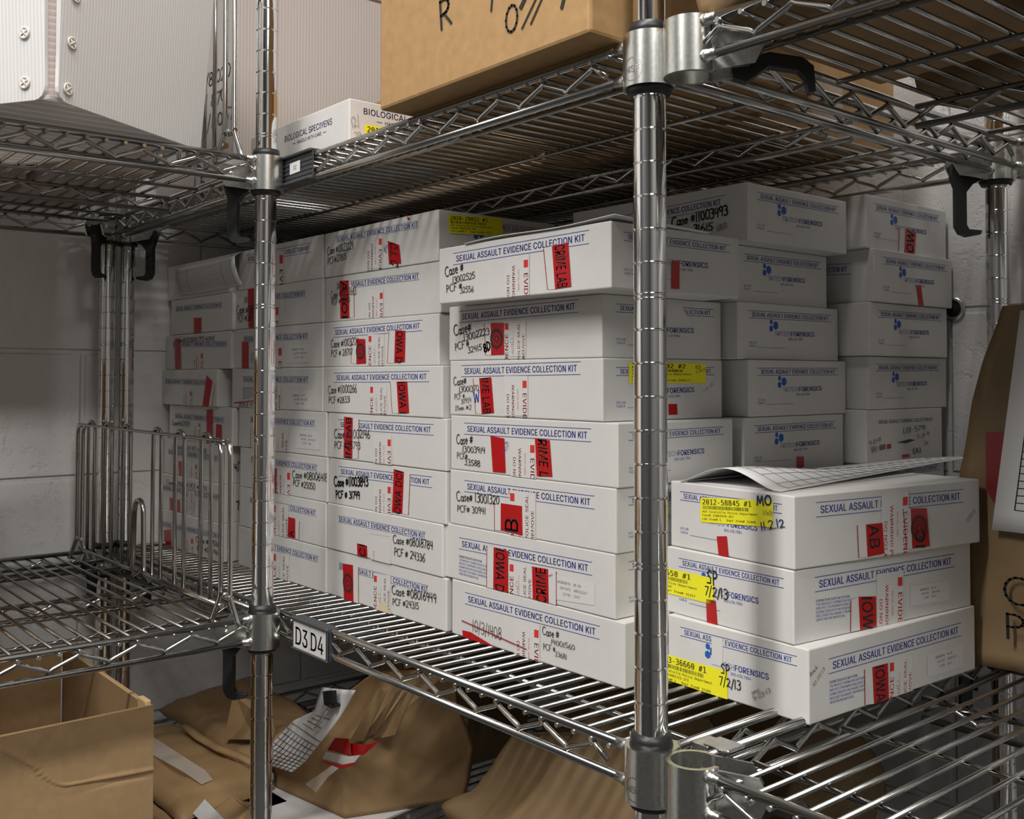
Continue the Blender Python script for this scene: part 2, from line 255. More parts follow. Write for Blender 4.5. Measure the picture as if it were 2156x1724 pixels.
SANS = """A94|3,0 40,100 54,100 91,0 78,0 56,59 54,66 52,73 49,82 46,94 48,94 45,82 42,73 39,65 37,59 17,0 22,28 22,39 73,39 73,28|0,1,9 9,1,2 9,2,10 10,2,3 0,9,11 11,9,8 11,10,8 8,10,3 7,8,3 0,11,12 6,7,3 0,12,13 5,6,3 0,13,14 0,14,15 4,5,3 16,17,18 16,18,19
B90|12,0 12,100 47,100 57,99 65,96 71,92 75,87 77,81 78,73 78,68 76,63 73,59 70,56 66,54 62,52 67,51 71,48 76,45 79,40 81,34 82,27 81,20 79,13 74,8 68,4 59,1 48,0 24,11 48,11 58,12 65,16 69,21 70,27 69,32 67,36 64,40 60,43 55,45 49,45 24,45 24,56 47,56 52,57 57,58 61,61 64,64 65,68 66,73 65,79 61,84 56,88 47,89 24,89|0,1,52 52,1,2 52,2,3 52,3,4 52,4,5 52,5,51 51,5,6 0,52,40 50,51,6 49,50,6 49,6,7 48,49,7 48,7,8 47,48,8 47,8,9 46,47,9 45,46,9 45,9,10 44,45,10 44,10,11 43,44,11 43,11,12 42,43,12 41,42,12 41,12,13 0,40,39 39,40,41 39,41,13 39,13,14 39,14,15 39,15,16 39,16,38 38,16,17 0,39,27 37,38,17 36,37,17 36,17,18 35,36,18 35,18,19 34,35,19 33,34,19 33,19,20 32,33,20 31,32,20 31,20,21 30,31,21 30,21,22 29,30,22 29,22,23 28,29,23 0,27,28 0,28,23 0,23,24 0,24,25 0,25,26
C100|53,-1 40,0 30,5 21,12 14,23 9,35 8,50 9,65 14,77 21,87 30,95 40,100 53,101 60,101 67,99 73,96 79,93 84,88 88,82 91,76 93,68 80,68 79,73 77,78 74,81 70,84 66,87 62,88 57,89 53,90 44,88 36,85 30,79 25,72 21,62 20,50 21,38 25,28 30,21 36,15 44,12 53,10 57,11 62,12 66,13 70,16 74,19 77,22 79,27 80,32 93,32 91,24 88,18 84,12 79,7 73,4 67,1 60,-1|11,12,13 11,13,14 10,11,14 10,14,15 10,15,16 9,10,16 9,16,29 29,16,17 9,29,30 28,29,17 27,28,17 9,30,31 26,27,17 26,17,18 8,9,31 25,26,18 8,31,32 24,25,18 24,18,19 23,24,19 8,32,33 22,23,19 7,8,33 22,19,20 21,22,20 7,33,34 6,7,34 6,34,35 5,6,35 5,35,36 5,36,37 4,5,37 48,49,50 48,50,51 4,37,38 47,48,51 47,51,52 3,4,38 46,47,52 3,38,39 45,46,52 45,52,53 44,45,53 3,39,40 43,44,53 2,3,40 43,53,54 42,43,54 2,40,41 41,42,54 2,41,54 2,54,55 1,2,55 1,55,56 1,56,57 0,1,57
D99|43,0 19,0 19,11 42,11 53,12 62,16 70,22 74,29 77,39 78,50 77,61 75,71 70,79 63,84 54,88 43,89 18,89 18,100 44,100 58,99 69,94 78,87 85,77 89,65 91,50 89,36 85,23 78,13 69,6 57,2 24,100 24,0 12,0 12,100|16,17,18 16,18,19 16,19,20 16,20,15 15,20,21 14,15,21 13,14,21 13,21,22 12,13,22 11,12,22 11,22,23 10,11,23 10,23,24 9,10,24 8,9,24 8,24,25 7,8,25 7,25,26 6,7,26 6,26,27 5,6,27 4,5,27 4,27,28 3,4,28 1,2,3 1,3,28 1,28,29 1,29,0 32,33,30 32,30,31
E82|12,0 12,100 73,100 73,89 24,89 24,56 70,56 70,45 24,45 24,11 74,11 74,0|0,1,4 4,1,2 4,2,3 0,4,5 0,5,8 8,5,6 8,6,7 0,8,9 0,9,10 0,10,11
F81|12,0 12,100 73,100 73,89 24,89 24,55 68,55 68,43 24,43 24,0|0,1,4 4,1,2 4,2,3 0,4,5 0,5,8 8,5,6 8,6,7 0,8,9
G102|53,-1 40,0 29,5 20,13 14,23 9,35 8,50 9,65 14,77 20,87 29,95 40,100 52,101 60,101 67,99 73,96 79,92 84,87 88,82 91,76 93,69 80,69 78,73 76,77 73,81 70,84 66,86 62,88 57,89 52,90 44,88 36,85 30,79 25,72 21,62 20,50 21,38 25,28 30,21 36,15 44,12 53,10 61,11 68,14 74,18 78,24 81,31 82,40 85,39 56,39 56,50 94,50 94,39 93,28 89,18 82,10 74,4 64,0|11,12,13 11,13,14 10,11,14 10,14,15 10,15,16 9,10,16 9,16,29 29,16,17 9,29,30 28,29,17 27,28,17 9,30,31 26,27,17 8,9,31 26,17,18 25,26,18 8,31,32 24,25,18 24,18,19 23,24,19 8,32,33 7,8,33 22,23,19 22,19,20 21,22,20 7,33,34 6,7,34 6,34,35 49,50,51 49,51,47 47,51,52 5,6,35 5,35,36 49,47,46 48,47,52 48,52,53 46,49,48 46,48,53 5,36,37 4,5,37 45,46,53 4,37,38 45,53,54 44,45,54 3,4,38 3,38,39 43,44,54 43,54,55 3,39,40 42,43,55 2,3,40 2,40,41 41,42,55 2,41,55 2,55,56 1,2,56 1,56,57 0,1,57
H102|12,0 12,100 24,100 24,57 77,57 77,100 90,100 90,0 77,0 77,46 24,46 24,0|0,1,2 0,2,3 4,5,6 4,6,7 0,3,10 10,3,4 10,4,9 9,4,7 0,10,11 8,9,7
I39|13,0 26,0 26,100 13,100|0,1,2 0,2,3
J78|36,-1 24,1 15,6 9,16 7,29 7,34 19,34 19,29 20,20 24,15 29,11 36,10 43,11 49,15 52,20 53,29 53,100 66,100 66,29 64,16 58,6 48,1|15,16,17 15,17,18 4,5,6 4,6,7 3,4,7 3,7,8 14,15,18 14,18,19 3,8,9 13,14,19 2,3,9 13,19,20 2,9,10 12,13,20 11,12,20 2,10,11 2,11,20 1,2,20 1,20,21 0,1,21
K92|21,29 21,42 24,47 27,51 31,56 34,60 38,64 42,68 71,100 88,100 45,54 12,0 12,100 24,100 24,66 24,44 24,38 24,0 73,0 37,51 45,61 88,0|7,8,9 7,9,10 6,7,10 5,6,10 4,5,10 3,4,10 3,10,0 2,3,0 1,2,0 11,12,13 11,13,14 11,14,15 11,15,16 11,16,17 19,20,21 18,19,21
L77|12,0 12,100 24,100 24,11 71,11 71,0|0,1,2 0,2,3 0,3,4 0,4,5
M123|12,0 12,100 30,100 54,37 55,34 56,31 58,28 59,24 60,20 61,16 62,13 63,10 60,10 61,13 62,16 64,20 65,24 66,28 67,31 68,34 69,37 94,100 112,100 112,0 99,0 99,57 99,61 99,64 99,68 99,72 99,77 99,81 100,86 100,90 101,90 99,85 98,80 96,76 95,71 93,67 92,63 91,60 90,57 67,0 56,0 33,57 32,60 31,63 30,67 28,71 27,75 25,80 24,85 22,90 23,90 23,86 24,82 24,77 24,73 24,69 24,65 24,61 24,57 24,0|0,1,53 53,1,2 53,2,54 54,2,3 20,21,33 33,21,22 33,22,34 34,22,23 0,53,52 55,54,3 20,33,32 35,34,32 32,34,23 56,55,52 52,55,3 20,32,35 35,32,31 20,35,36 0,52,56 56,52,51 0,56,57 20,36,37 0,57,58 20,37,38 0,58,59 20,38,39 0,59,60 20,39,40 0,60,61 20,40,41 0,61,62 20,41,42 0,62,63 20,42,43 19,20,43 18,19,43 17,18,43 16,17,43 15,16,43 14,15,43 13,14,10 10,14,43 13,10,11 12,13,11
N103|12,0 12,100 27,100 67,36 69,33 71,30 74,26 76,21 79,16 81,11 80,11 79,21 79,26 78,31 78,35 78,38 78,100 91,100 91,0 76,0 40,57 37,61 35,65 32,70 29,75 25,81 21,89 23,89 24,82 24,75 24,70 24,64 25,60 25,57 25,0|0,1,26 26,1,2 26,2,27 27,2,3 15,16,17 15,17,18 28,27,25 25,27,3 0,26,28 28,26,25 0,28,29 24,25,3 0,29,30 23,24,3 22,23,3 0,30,31 21,22,3 0,31,32 20,21,3 0,32,33 0,33,34 19,20,3 14,15,18 19,3,4 13,14,18 19,4,5 12,13,18 19,5,6 11,12,18 19,6,7 8,11,18 19,7,8 19,8,10 10,8,9 10,8,18 19,10,18
O105|52,-1 40,0 30,5 21,12 14,23 9,35 8,50 9,65 14,77 21,87 30,95 40,100 52,101 65,100 75,95 84,87 91,77 95,65 97,50 95,35 91,23 84,12 75,5 65,0 52,10 61,12 69,15 75,21 80,28 83,38 85,50 83,62 80,72 75,79 69,85 61,88 52,90 44,88 36,85 30,79 25,72 21,62 20,50 21,38 25,28 30,21 36,15 44,12|11,12,13 10,11,13 10,13,14 9,10,14 9,14,36 36,14,15 9,36,37 35,36,15 34,35,15 9,37,38 8,9,38 34,15,16 33,34,16 8,38,39 32,33,16 8,39,40 7,8,40 32,16,17 31,32,17 7,40,41 6,7,41 31,17,18 30,31,18 6,41,42 5,6,42 5,42,43 29,30,18 29,18,19 5,43,44 28,29,19 4,5,44 28,19,20 4,44,45 27,28,20 3,4,45 27,20,21 3,45,46 26,27,21 3,46,47 25,26,21 25,21,22 2,3,47 2,47,24 24,25,22 2,24,22 1,2,22 1,22,23 1,23,0
P87|12,0 12,100 46,100 57,99 65,96 72,91 77,84 79,77 80,68 79,60 77,52 72,46 65,41 57,38 46,37 21,37 21,48 46,48 53,48 58,50 63,54 65,58 67,63 68,68 67,74 65,79 63,83 58,86 53,88 46,89 24,89 24,0|0,1,30 30,1,2 30,2,3 30,3,4 30,4,5 30,5,29 29,5,28 28,5,6 0,30,16 16,30,31 27,28,6 26,27,6 26,6,7 25,26,7 24,25,7 24,7,8 23,24,8 22,23,8 22,8,9 21,22,9 21,9,10 20,21,10 19,20,10 19,10,11 18,19,11 17,18,11 0,16,15 31,16,17 31,17,14 14,17,11 14,11,12 14,12,13 0,15,14 0,14,31
Q105|48,31 61,31 73,17 75,13 92,-9 79,-9 68,5 65,9 52,-1 40,0 30,5 21,12 14,23 9,35 8,50 9,65 14,77 21,87 30,95 40,100 52,101 65,100 75,95 84,87 91,77 95,65 97,50 95,35 91,23 84,12 75,5 65,0 52,10 61,12 69,15 75,21 80,28 83,38 85,50 83,62 80,72 75,79 69,85 61,88 52,90 44,88 36,85 30,79 25,72 21,62 20,50 21,38 25,28 30,21 36,15 44,12|7,0,1 7,1,2 7,2,3 7,3,4 6,7,4 5,6,4 19,20,21 18,19,21 18,21,22 17,18,22 17,22,44 44,22,23 17,44,45 43,44,23 42,43,23 17,45,46 16,17,46 42,23,24 41,42,24 16,46,47 40,41,24 16,47,48 15,16,48 40,24,25 39,40,25 15,48,49 14,15,49 39,25,26 38,39,26 14,49,50 13,14,50 13,50,51 37,38,26 37,26,27 13,51,52 36,37,27 12,13,52 36,27,28 12,52,53 35,36,28 11,12,53 35,28,29 11,53,54 34,35,29 11,54,55 33,34,29 33,29,30 10,11,55 10,55,32 32,33,30 10,32,30 9,10,30 9,30,31 9,31,8
R88|12,0 12,100 46,100 57,99 65,96 72,91 77,85 80,78 80,69 80,61 77,53 72,47 65,43 57,40 46,39 19,39 19,50 46,50 53,51 59,52 63,55 66,59 67,64 68,69 67,75 66,80 63,83 58,86 53,88 46,89 24,89 24,0 69,0 45,45 60,45 84,0|0,1,16 16,1,30 30,1,2 30,2,3 30,3,4 30,4,5 30,5,29 29,5,28 28,5,6 16,30,31 27,28,6 26,27,6 26,6,7 25,26,7 24,25,7 24,7,8 23,24,8 22,23,8 22,8,9 21,22,9 21,9,10 20,21,10 19,20,10 19,10,11 18,19,11 17,18,11 0,16,15 31,16,17 31,17,14 14,17,11 14,11,12 14,12,13 0,15,14 0,14,31 32,33,34 32,34,35
S88|44,-2 34,-1 25,2 18,6 13,12 9,19 8,27 21,27 22,22 24,17 28,14 33,12 38,10 44,10 50,10 56,12 61,14 65,18 67,22 68,27 67,32 65,35 62,38 58,40 53,42 48,44 36,47 25,51 17,57 12,64 10,73 11,81 15,88 20,94 27,98 35,100 45,101 54,100 62,98 69,94 74,88 77,82 79,74 66,74 64,81 59,86 53,89 44,90 38,90 33,88 29,86 25,82 23,78 23,74 23,69 26,66 29,63 33,61 38,59 42,58 52,55 56,54 61,52 66,50 71,47 74,43 78,39 80,34 80,27 79,19 76,12 71,7 64,2 55,-1|35,36,37 34,35,37 34,37,38 33,34,38 33,38,39 33,39,40 32,33,47 47,33,40 32,47,48 46,47,40 32,48,49 45,46,40 45,40,41 31,32,49 31,49,50 44,45,41 31,50,51 31,51,52 44,41,42 30,31,52 43,44,42 30,52,53 30,53,54 29,30,54 29,54,55 29,55,56 28,29,56 28,56,57 28,57,58 28,58,59 28,59,60 27,28,60 27,60,61 27,61,62 27,62,63 26,27,63 26,63,64 25,26,64 25,64,65 24,25,65 24,65,66 23,24,66 22,23,66 22,66,67 21,22,67 20,21,67 20,67,68 19,20,68 18,19,68 18,68,69 5,6,7 5,7,8 17,18,69 5,8,9 17,69,70 4,5,9 16,17,70 4,9,10 15,16,70 4,10,11 15,70,71 14,15,71 3,4,11 3,11,12 13,14,71 3,12,13 3,13,71 3,71,72 2,3,72 2,72,73 1,2,73 1,73,0
T88|6,89 6,100 82,100 82,89 50,89 50,0 38,0 38,89|0,1,2 0,2,3 7,0,3 6,7,4 4,7,3 6,4,5
U102|51,-2 40,0 30,3 22,9 17,16 13,24 12,34 12,100 24,100 24,35 25,28 28,22 32,17 37,13 43,11 51,10 59,11 65,13 70,17 74,22 76,28 77,35 77,100 90,100 90,34 89,24 85,16 79,9 71,3 62,0|6,7,8 6,8,9 21,22,23 21,23,24 6,9,10 20,21,24 5,6,10 20,24,25 5,10,11 19,20,25 19,25,26 4,5,11 4,11,12 18,19,26 4,12,13 17,18,26 3,4,13 17,26,27 3,13,14 16,17,27 3,14,15 15,16,27 3,15,27 2,3,27 2,27,28 1,2,28 1,28,29 0,1,29
V94|40,0 3,100 17,100 38,41 40,35 42,27 45,18 49,6 46,6 50,18 52,27 55,35 57,41 78,100 91,100 55,0|0,1,2 0,2,3 12,13,14 12,14,15 0,3,4 11,12,15 10,11,15 0,4,5 9,10,15 0,5,6 8,9,7 7,9,15 0,6,7 0,7,15
W135|30,0 3,100 16,100 32,39 33,34 34,29 36,24 37,18 38,13 39,8 37,8 39,18 40,24 42,29 43,34 44,39 60,100 75,100 91,39 92,34 93,29 94,24 96,18 97,13 98,8 96,8 98,18 99,24 100,29 102,34 103,39 119,100 132,100 104,0 90,0 72,63 71,70 69,77 68,85 66,93 69,93 67,85 66,78 64,71 62,63 45,0|0,1,2 0,2,3 15,16,39 39,16,17 39,17,40 40,17,18 30,31,32 30,32,33 15,39,41 41,39,38 41,40,38 38,40,18 15,41,42 37,38,18 15,42,43 36,37,18 15,43,44 35,36,18 15,44,45 34,35,18 0,3,4 14,15,45 34,18,19 29,30,33 0,4,5 13,14,45 34,19,20 28,29,33 0,5,6 12,13,45 34,20,21 27,28,33 0,6,7 11,12,45 34,21,22 26,27,33 0,7,8 8,11,45 34,22,23 23,26,33 0,8,10 10,8,9 10,8,45 34,23,25 25,23,24 25,23,33 0,10,45 34,25,33
X93|4,0 43,56 43,46 6,100 20,100 35,79 38,75 40,71 42,68 44,65 46,61 48,57 46,57 48,61 50,65 51,68 53,71 56,75 59,79 73,100 88,100 51,47 51,56 90,0 75,0 57,25 55,29 53,32 51,35 49,38 47,42 45,45 48,45 46,42 44,39 42,36 41,33 38,29 36,25 18,0|2,3,4 2,4,5 18,19,20 18,20,21 2,5,6 17,18,21 2,6,7 16,17,21 2,7,8 15,16,21 2,8,1 1,8,9 14,15,22 22,15,21 1,9,10 13,14,22 1,10,12 12,10,11 12,13,22 1,12,22 1,22,23 0,1,31 31,1,32 32,1,23 0,31,33 33,31,30 33,32,30 30,32,23 0,33,34 29,30,23 0,34,35 28,29,23 0,35,36 27,28,23 0,36,37 26,27,23 0,37,38 25,26,23 0,38,39 24,25,23
Y93|40,0 40,41 3,100 18,100 38,68 41,62 44,57 46,52 49,45 44,45 47,52 49,58 52,63 55,68 75,100 89,100 53,41 53,0|1,2,3 1,3,4 13,14,15 13,15,16 1,4,5 12,13,16 11,12,16 1,5,6 10,11,16 1,6,7 9,10,8 8,10,16 1,7,8 1,8,16 0,1,16 0,16,17
Z86|8,0 8,9 54,76 57,80 60,85 64,89 67,93 68,89 62,89 56,89 50,89 44,89 8,89 8,100 78,100 78,91 33,25 30,21 26,16 23,11 19,7 18,11 24,11 30,11 36,11 42,11 79,11 79,0|12,13,14 12,14,6 6,14,15 12,6,5 7,6,15 7,15,16 8,7,5 5,7,16 12,5,8 8,5,4 12,8,9 12,9,10 12,10,11 24,25,26 24,26,27 23,24,27 22,23,27 21,22,27
089|45,-1 34,0 26,5 19,12 14,22 10,35 9,50 10,65 14,78 19,88 26,95 34,100 45,101 55,100 63,95 70,88 76,78 79,65 80,50 79,35 76,22 70,12 64,5 55,0 45,10 51,11 57,14 62,20 65,28 67,38 68,50 67,62 65,72 62,80 57,86 51,89 45,90 38,89 32,86 28,80 24,72 22,62 21,50 22,38 24,28 28,20 32,14 38,11|11,12,13 10,11,13 10,13,14 9,10,14 9,14,36 36,14,15 9,36,37 35,36,15 9,37,38 34,35,15 8,9,38 34,15,16 8,38,39 33,34,16 8,39,40 32,33,16 7,8,40 32,16,17 7,40,41 31,32,17 6,7,41 31,17,18 6,41,42 30,31,18 5,6,42 5,42,43 29,30,18 29,18,19 5,43,44 28,29,19 4,5,44 28,19,20 4,44,45 27,28,20 3,4,45 27,20,21 3,45,46 26,27,21 3,46,47 25,26,21 2,3,47 25,21,22 2,47,24 24,25,22 2,24,22 1,2,22 1,22,23 1,23,0
189|15,0 15,11 77,11 77,0 54,100 54,0 42,0 42,88 41,88 17,70 17,84 39,100|0,1,2 0,2,3 10,11,4 10,4,8 8,4,7 7,4,5 10,8,9 6,7,5
289|13,0 13,9 46,45 51,51 55,56 59,60 61,64 62,68 63,73 62,78 60,82 58,86 54,88 49,90 44,90 39,90 34,88 30,85 27,81 26,77 25,71 13,71 14,80 17,87 22,93 28,98 36,100 44,101 53,100 60,98 66,93 71,88 74,81 75,73 74,68 73,62 70,57 66,51 60,44 52,35 30,12 30,11 77,11 77,0|26,27,28 26,28,29 25,26,29 25,29,30 24,25,30 24,30,31 23,24,15 15,24,14 14,24,13 13,24,31 12,13,31 23,15,16 11,12,31 23,16,17 11,31,32 22,23,17 10,11,32 22,17,18 9,10,32 22,18,19 9,32,33 21,22,19 8,9,33 21,19,20 8,33,34 7,8,34 6,7,34 6,34,35 5,6,35 5,35,36 4,5,36 4,36,37 3,4,37 3,37,38 2,3,38 1,2,38 1,38,39 1,39,40 1,40,41 1,41,42 1,42,43 0,1,43
389|43,-1 34,-1 26,2 19,6 14,11 10,18 9,26 21,26 23,21 25,17 28,14 32,12 37,10 43,10 49,10 54,12 58,15 62,18 64,23 65,28 64,34 62,39 59,43 54,46 48,48 40,49 31,49 31,59 57,88 57,89 14,89 14,100 73,100 73,91 42,55 42,57 52,57 61,54 68,50 73,44 76,37 77,28 76,20 73,13 68,7 61,2 52,0|30,31,32 30,32,33 30,33,29 29,33,28 28,33,34 27,28,35 35,28,34 26,27,35 26,35,36 26,36,37 26,37,38 26,38,25 25,38,24 24,38,39 23,24,39 22,23,39 22,39,40 21,22,40 20,21,40 20,40,41 19,20,41 18,19,41 18,41,42 5,6,7 5,7,8 17,18,42 5,8,9 17,42,43 16,17,43 4,5,9 4,9,10 15,16,43 4,10,11 15,43,44 14,15,44 4,11,12 3,4,12 13,14,44 3,12,13 3,13,44 3,44,45 2,3,45 2,45,46 1,2,46 1,46,0
489|8,21 8,31 49,100 61,100 21,33 21,32 81,32 81,21 55,0 55,24 55,29 55,62 67,62 67,0|1,2,3 1,3,4 1,4,5 1,5,6 1,6,7 0,1,7 10,11,12 10,12,13 9,10,13 8,9,13
589|43,-1 35,0 28,2 21,6 16,12 13,18 12,26 24,26 25,21 27,17 30,14 34,12 39,10 43,10 49,11 54,13 59,16 62,21 64,26 64,32 64,38 62,43 58,48 54,52 49,54 43,54 38,54 33,53 29,51 25,48 13,50 19,100 72,100 72,89 30,89 26,59 27,59 30,62 35,64 40,65 45,66 52,65 58,63 63,60 68,56 72,51 74,45 76,39 77,32 76,23 73,15 67,8 61,3 53,0|30,31,34 34,31,32 34,32,33 30,34,35 39,40,41 38,39,41 38,41,42 37,38,42 37,42,43 36,37,43 36,43,44 30,35,36 30,36,26 26,36,25 25,36,44 25,44,45 24,25,45 30,26,27 23,24,45 30,27,28 22,23,45 22,45,46 30,28,29 21,22,46 21,46,47 20,21,47 20,47,48 19,20,48 19,48,49 18,19,49 17,18,49 5,6,7 5,7,8 17,49,50 5,8,9 16,17,50 4,5,9 4,9,10 15,16,50 15,50,51 4,10,11 14,15,51 4,11,12 3,4,12 13,14,51 3,12,13 3,13,51 3,51,52 2,3,52 2,52,53 1,2,53 1,53,0
689|44,-1 36,0 28,3 22,8 17,15 14,23 12,32 13,39 16,47 20,56 27,67 50,100 63,100 30,51 29,51 30,54 32,57 35,59 38,60 42,61 46,62 55,61 62,58 68,53 73,47 75,40 76,31 75,22 72,14 67,8 61,3 53,0 44,10 50,10 55,12 59,16 62,20 64,25 64,31 64,37 62,42 59,46 55,49 50,51 44,52 39,51 34,49 30,46 27,42 25,37 25,31 25,25 27,20 30,16 34,12 39,10|10,11,12 10,12,16 16,12,13 9,10,16 19,20,21 18,19,21 18,21,22 17,18,22 16,17,22 16,22,23 9,16,15 13,16,44 44,16,23 8,9,15 8,15,14 44,23,43 43,23,24 13,44,45 13,45,46 42,43,24 8,14,13 8,13,46 8,46,47 41,42,24 41,24,25 7,8,47 7,47,48 40,41,25 7,48,49 39,40,25 39,25,26 6,7,49 6,49,50 38,39,26 5,6,50 5,50,51 37,38,26 37,26,27 5,51,52 36,37,27 4,5,52 36,27,28 4,52,53 35,36,28 4,53,54 34,35,28 3,4,54 34,28,29 3,54,55 33,34,29 3,55,32 32,33,29 3,32,29 2,3,29 2,29,30 1,2,30 1,30,31 0,1,31
789|19,0 64,88 64,89 12,89 12,100 77,100 77,88 32,0|3,4,5 3,5,2 2,5,6 1,2,6 1,6,7 0,1,7
889|44,-1 35,0 27,2 20,7 15,12 11,19 10,27 11,33 13,38 16,43 20,47 25,50 30,52 23,55 18,61 15,67 14,75 15,82 18,88 22,94 29,98 36,100 44,101 53,100 60,98 66,94 71,88 74,82 75,75 74,67 71,61 66,55 59,52 64,50 69,47 73,43 76,38 78,33 79,27 78,19 74,12 69,7 62,2 54,0 44,10 51,10 56,12 60,14 63,18 66,22 66,27 65,32 63,37 60,41 56,44 50,46 44,46 39,46 33,44 29,41 26,37 23,32 23,27 23,22 25,18 29,14 33,12 38,10 44,57 49,57 54,59 58,62 60,65 62,69 63,74 62,79 60,83 58,86 54,88 50,90 44,90 39,90 35,88 31,86 28,83 27,79 26,74 27,69 28,65 31,62 35,59 39,57|21,22,23 20,21,23 20,23,24 19,20,24 19,24,25 18,19,25 18,25,80 80,25,26 18,80,81 79,80,26 18,81,82 78,79,26 17,18,82 78,26,27 17,82,83 77,78,27 17,83,84 76,77,27 17,84,85 75,76,27 16,17,85 75,27,28 16,85,86 74,75,28 15,16,86 74,28,29 15,86,87 73,74,29 15,87,88 72,73,29 72,29,30 14,15,88 14,88,89 71,72,30 14,89,90 70,71,30 70,30,31 13,14,90 13,90,91 69,70,31 13,91,68 68,69,31 13,68,31 13,31,32 12,13,32 11,12,32 11,32,33 10,11,33 10,33,34 9,10,56 56,10,34 56,34,35 9,56,57 55,56,35 9,57,58 54,55,35 9,58,59 53,54,35 8,9,59 53,35,36 8,59,60 52,53,36 7,8,60 52,36,37 7,60,61 51,52,37 6,7,61 51,37,38 6,61,62 50,51,38 6,62,63 49,50,38 5,6,63 49,38,39 5,63,64 48,49,39 4,5,64 48,39,40 4,64,65 47,48,40 4,65,66 46,47,40 3,4,66 46,40,41 3,66,67 45,46,41 3,67,44 44,45,41 3,44,41 2,3,41 2,41,42 1,2,42 1,42,43 0,1,43
989|44,101 53,100 61,97 67,92 72,85 75,77 76,68 76,61 73,53 69,44 62,33 39,0 26,0 59,49 60,49 59,46 57,43 54,41 50,40 47,39 43,38 34,39 27,42 21,47 16,53 13,60 12,69 14,78 17,86 22,92 28,97 36,100 44,90 39,90 34,88 30,84 27,80 25,75 25,69 25,63 27,58 30,54 34,51 39,49 44,48 50,49 55,51 59,54 62,58 64,63 64,69 64,75 62,80 59,84 55,88 50,90|31,0,1 30,31,1 30,1,2 29,30,2 29,2,3 28,29,33 33,29,32 32,29,3 32,3,55 55,3,4 28,33,34 54,55,4 28,34,35 53,54,4 27,28,35 53,4,5 27,35,36 52,53,5 27,36,37 51,52,5 26,27,37 51,5,6 26,37,38 50,51,6 25,26,38 25,38,39 49,50,6 49,6,7 25,39,40 48,49,7 48,7,8 24,25,40 24,40,41 47,48,8 24,41,42 46,47,8 46,8,14 14,8,9 23,24,42 23,42,43 45,46,13 13,46,14 45,13,17 17,13,12 15,14,9 23,43,44 44,45,17 23,44,17 22,23,17 16,15,9 16,9,10 17,16,10 21,22,17 21,17,18 12,17,10 21,18,19 20,21,19 12,10,11
 37||
.37|19,-1 15,0 12,2 10,5 10,8 10,12 12,14 15,16 19,17 22,16 25,14 27,12 28,8 27,5 25,2 22,0|7,8,9 6,7,9 6,9,10 5,6,10 5,10,11 4,5,11 4,11,12 3,4,12 3,12,13 2,3,13 2,13,14 1,2,14 1,14,15 0,1,15
:37|19,-1 15,0 12,2 10,5 10,8 10,12 12,14 15,16 19,17 22,16 25,14 27,12 28,8 27,5 25,2 22,0 19,53 15,54 12,56 10,59 10,62 10,66 12,69 15,70 19,71 22,70 25,69 27,66 28,62 27,59 25,56 22,54|7,8,9 6,7,9 6,9,10 5,6,10 5,10,11 4,5,11 4,11,12 3,4,12 3,12,13 2,3,13 2,13,14 1,2,14 1,14,15 0,1,15 23,24,25 22,23,25 22,25,26 21,22,26 21,26,27 20,21,27 20,27,28 19,20,28 19,28,29 18,19,29 18,29,30 17,18,30 17,30,31 16,17,31
#87|48,0 64,100 74,100 58,0 2,28 4,38 79,38 77,28 12,0 29,100 39,100 23,0 8,62 10,72 84,72 83,62|0,1,2 0,2,3 4,5,6 4,6,7 8,9,10 8,10,11 12,13,14 12,14,15
,37|7,-23 13,14 27,14 17,-23|0,1,2 0,2,3
-89|66,48 66,37 22,37 22,48|2,3,0 2,0,1
!39|13,32 12,100 26,100 25,32 19,-1 16,0 13,2 11,5 10,8 11,11 13,14 16,16 19,17 23,16 26,14 28,11 28,8 28,5 26,2 23,0|0,1,2 0,2,3 11,12,13 10,11,13 10,13,14 9,10,14 9,14,15 8,9,15 8,15,16 7,8,16 7,16,17 6,7,17 6,17,18 5,6,18 5,18,19 4,5,19"""
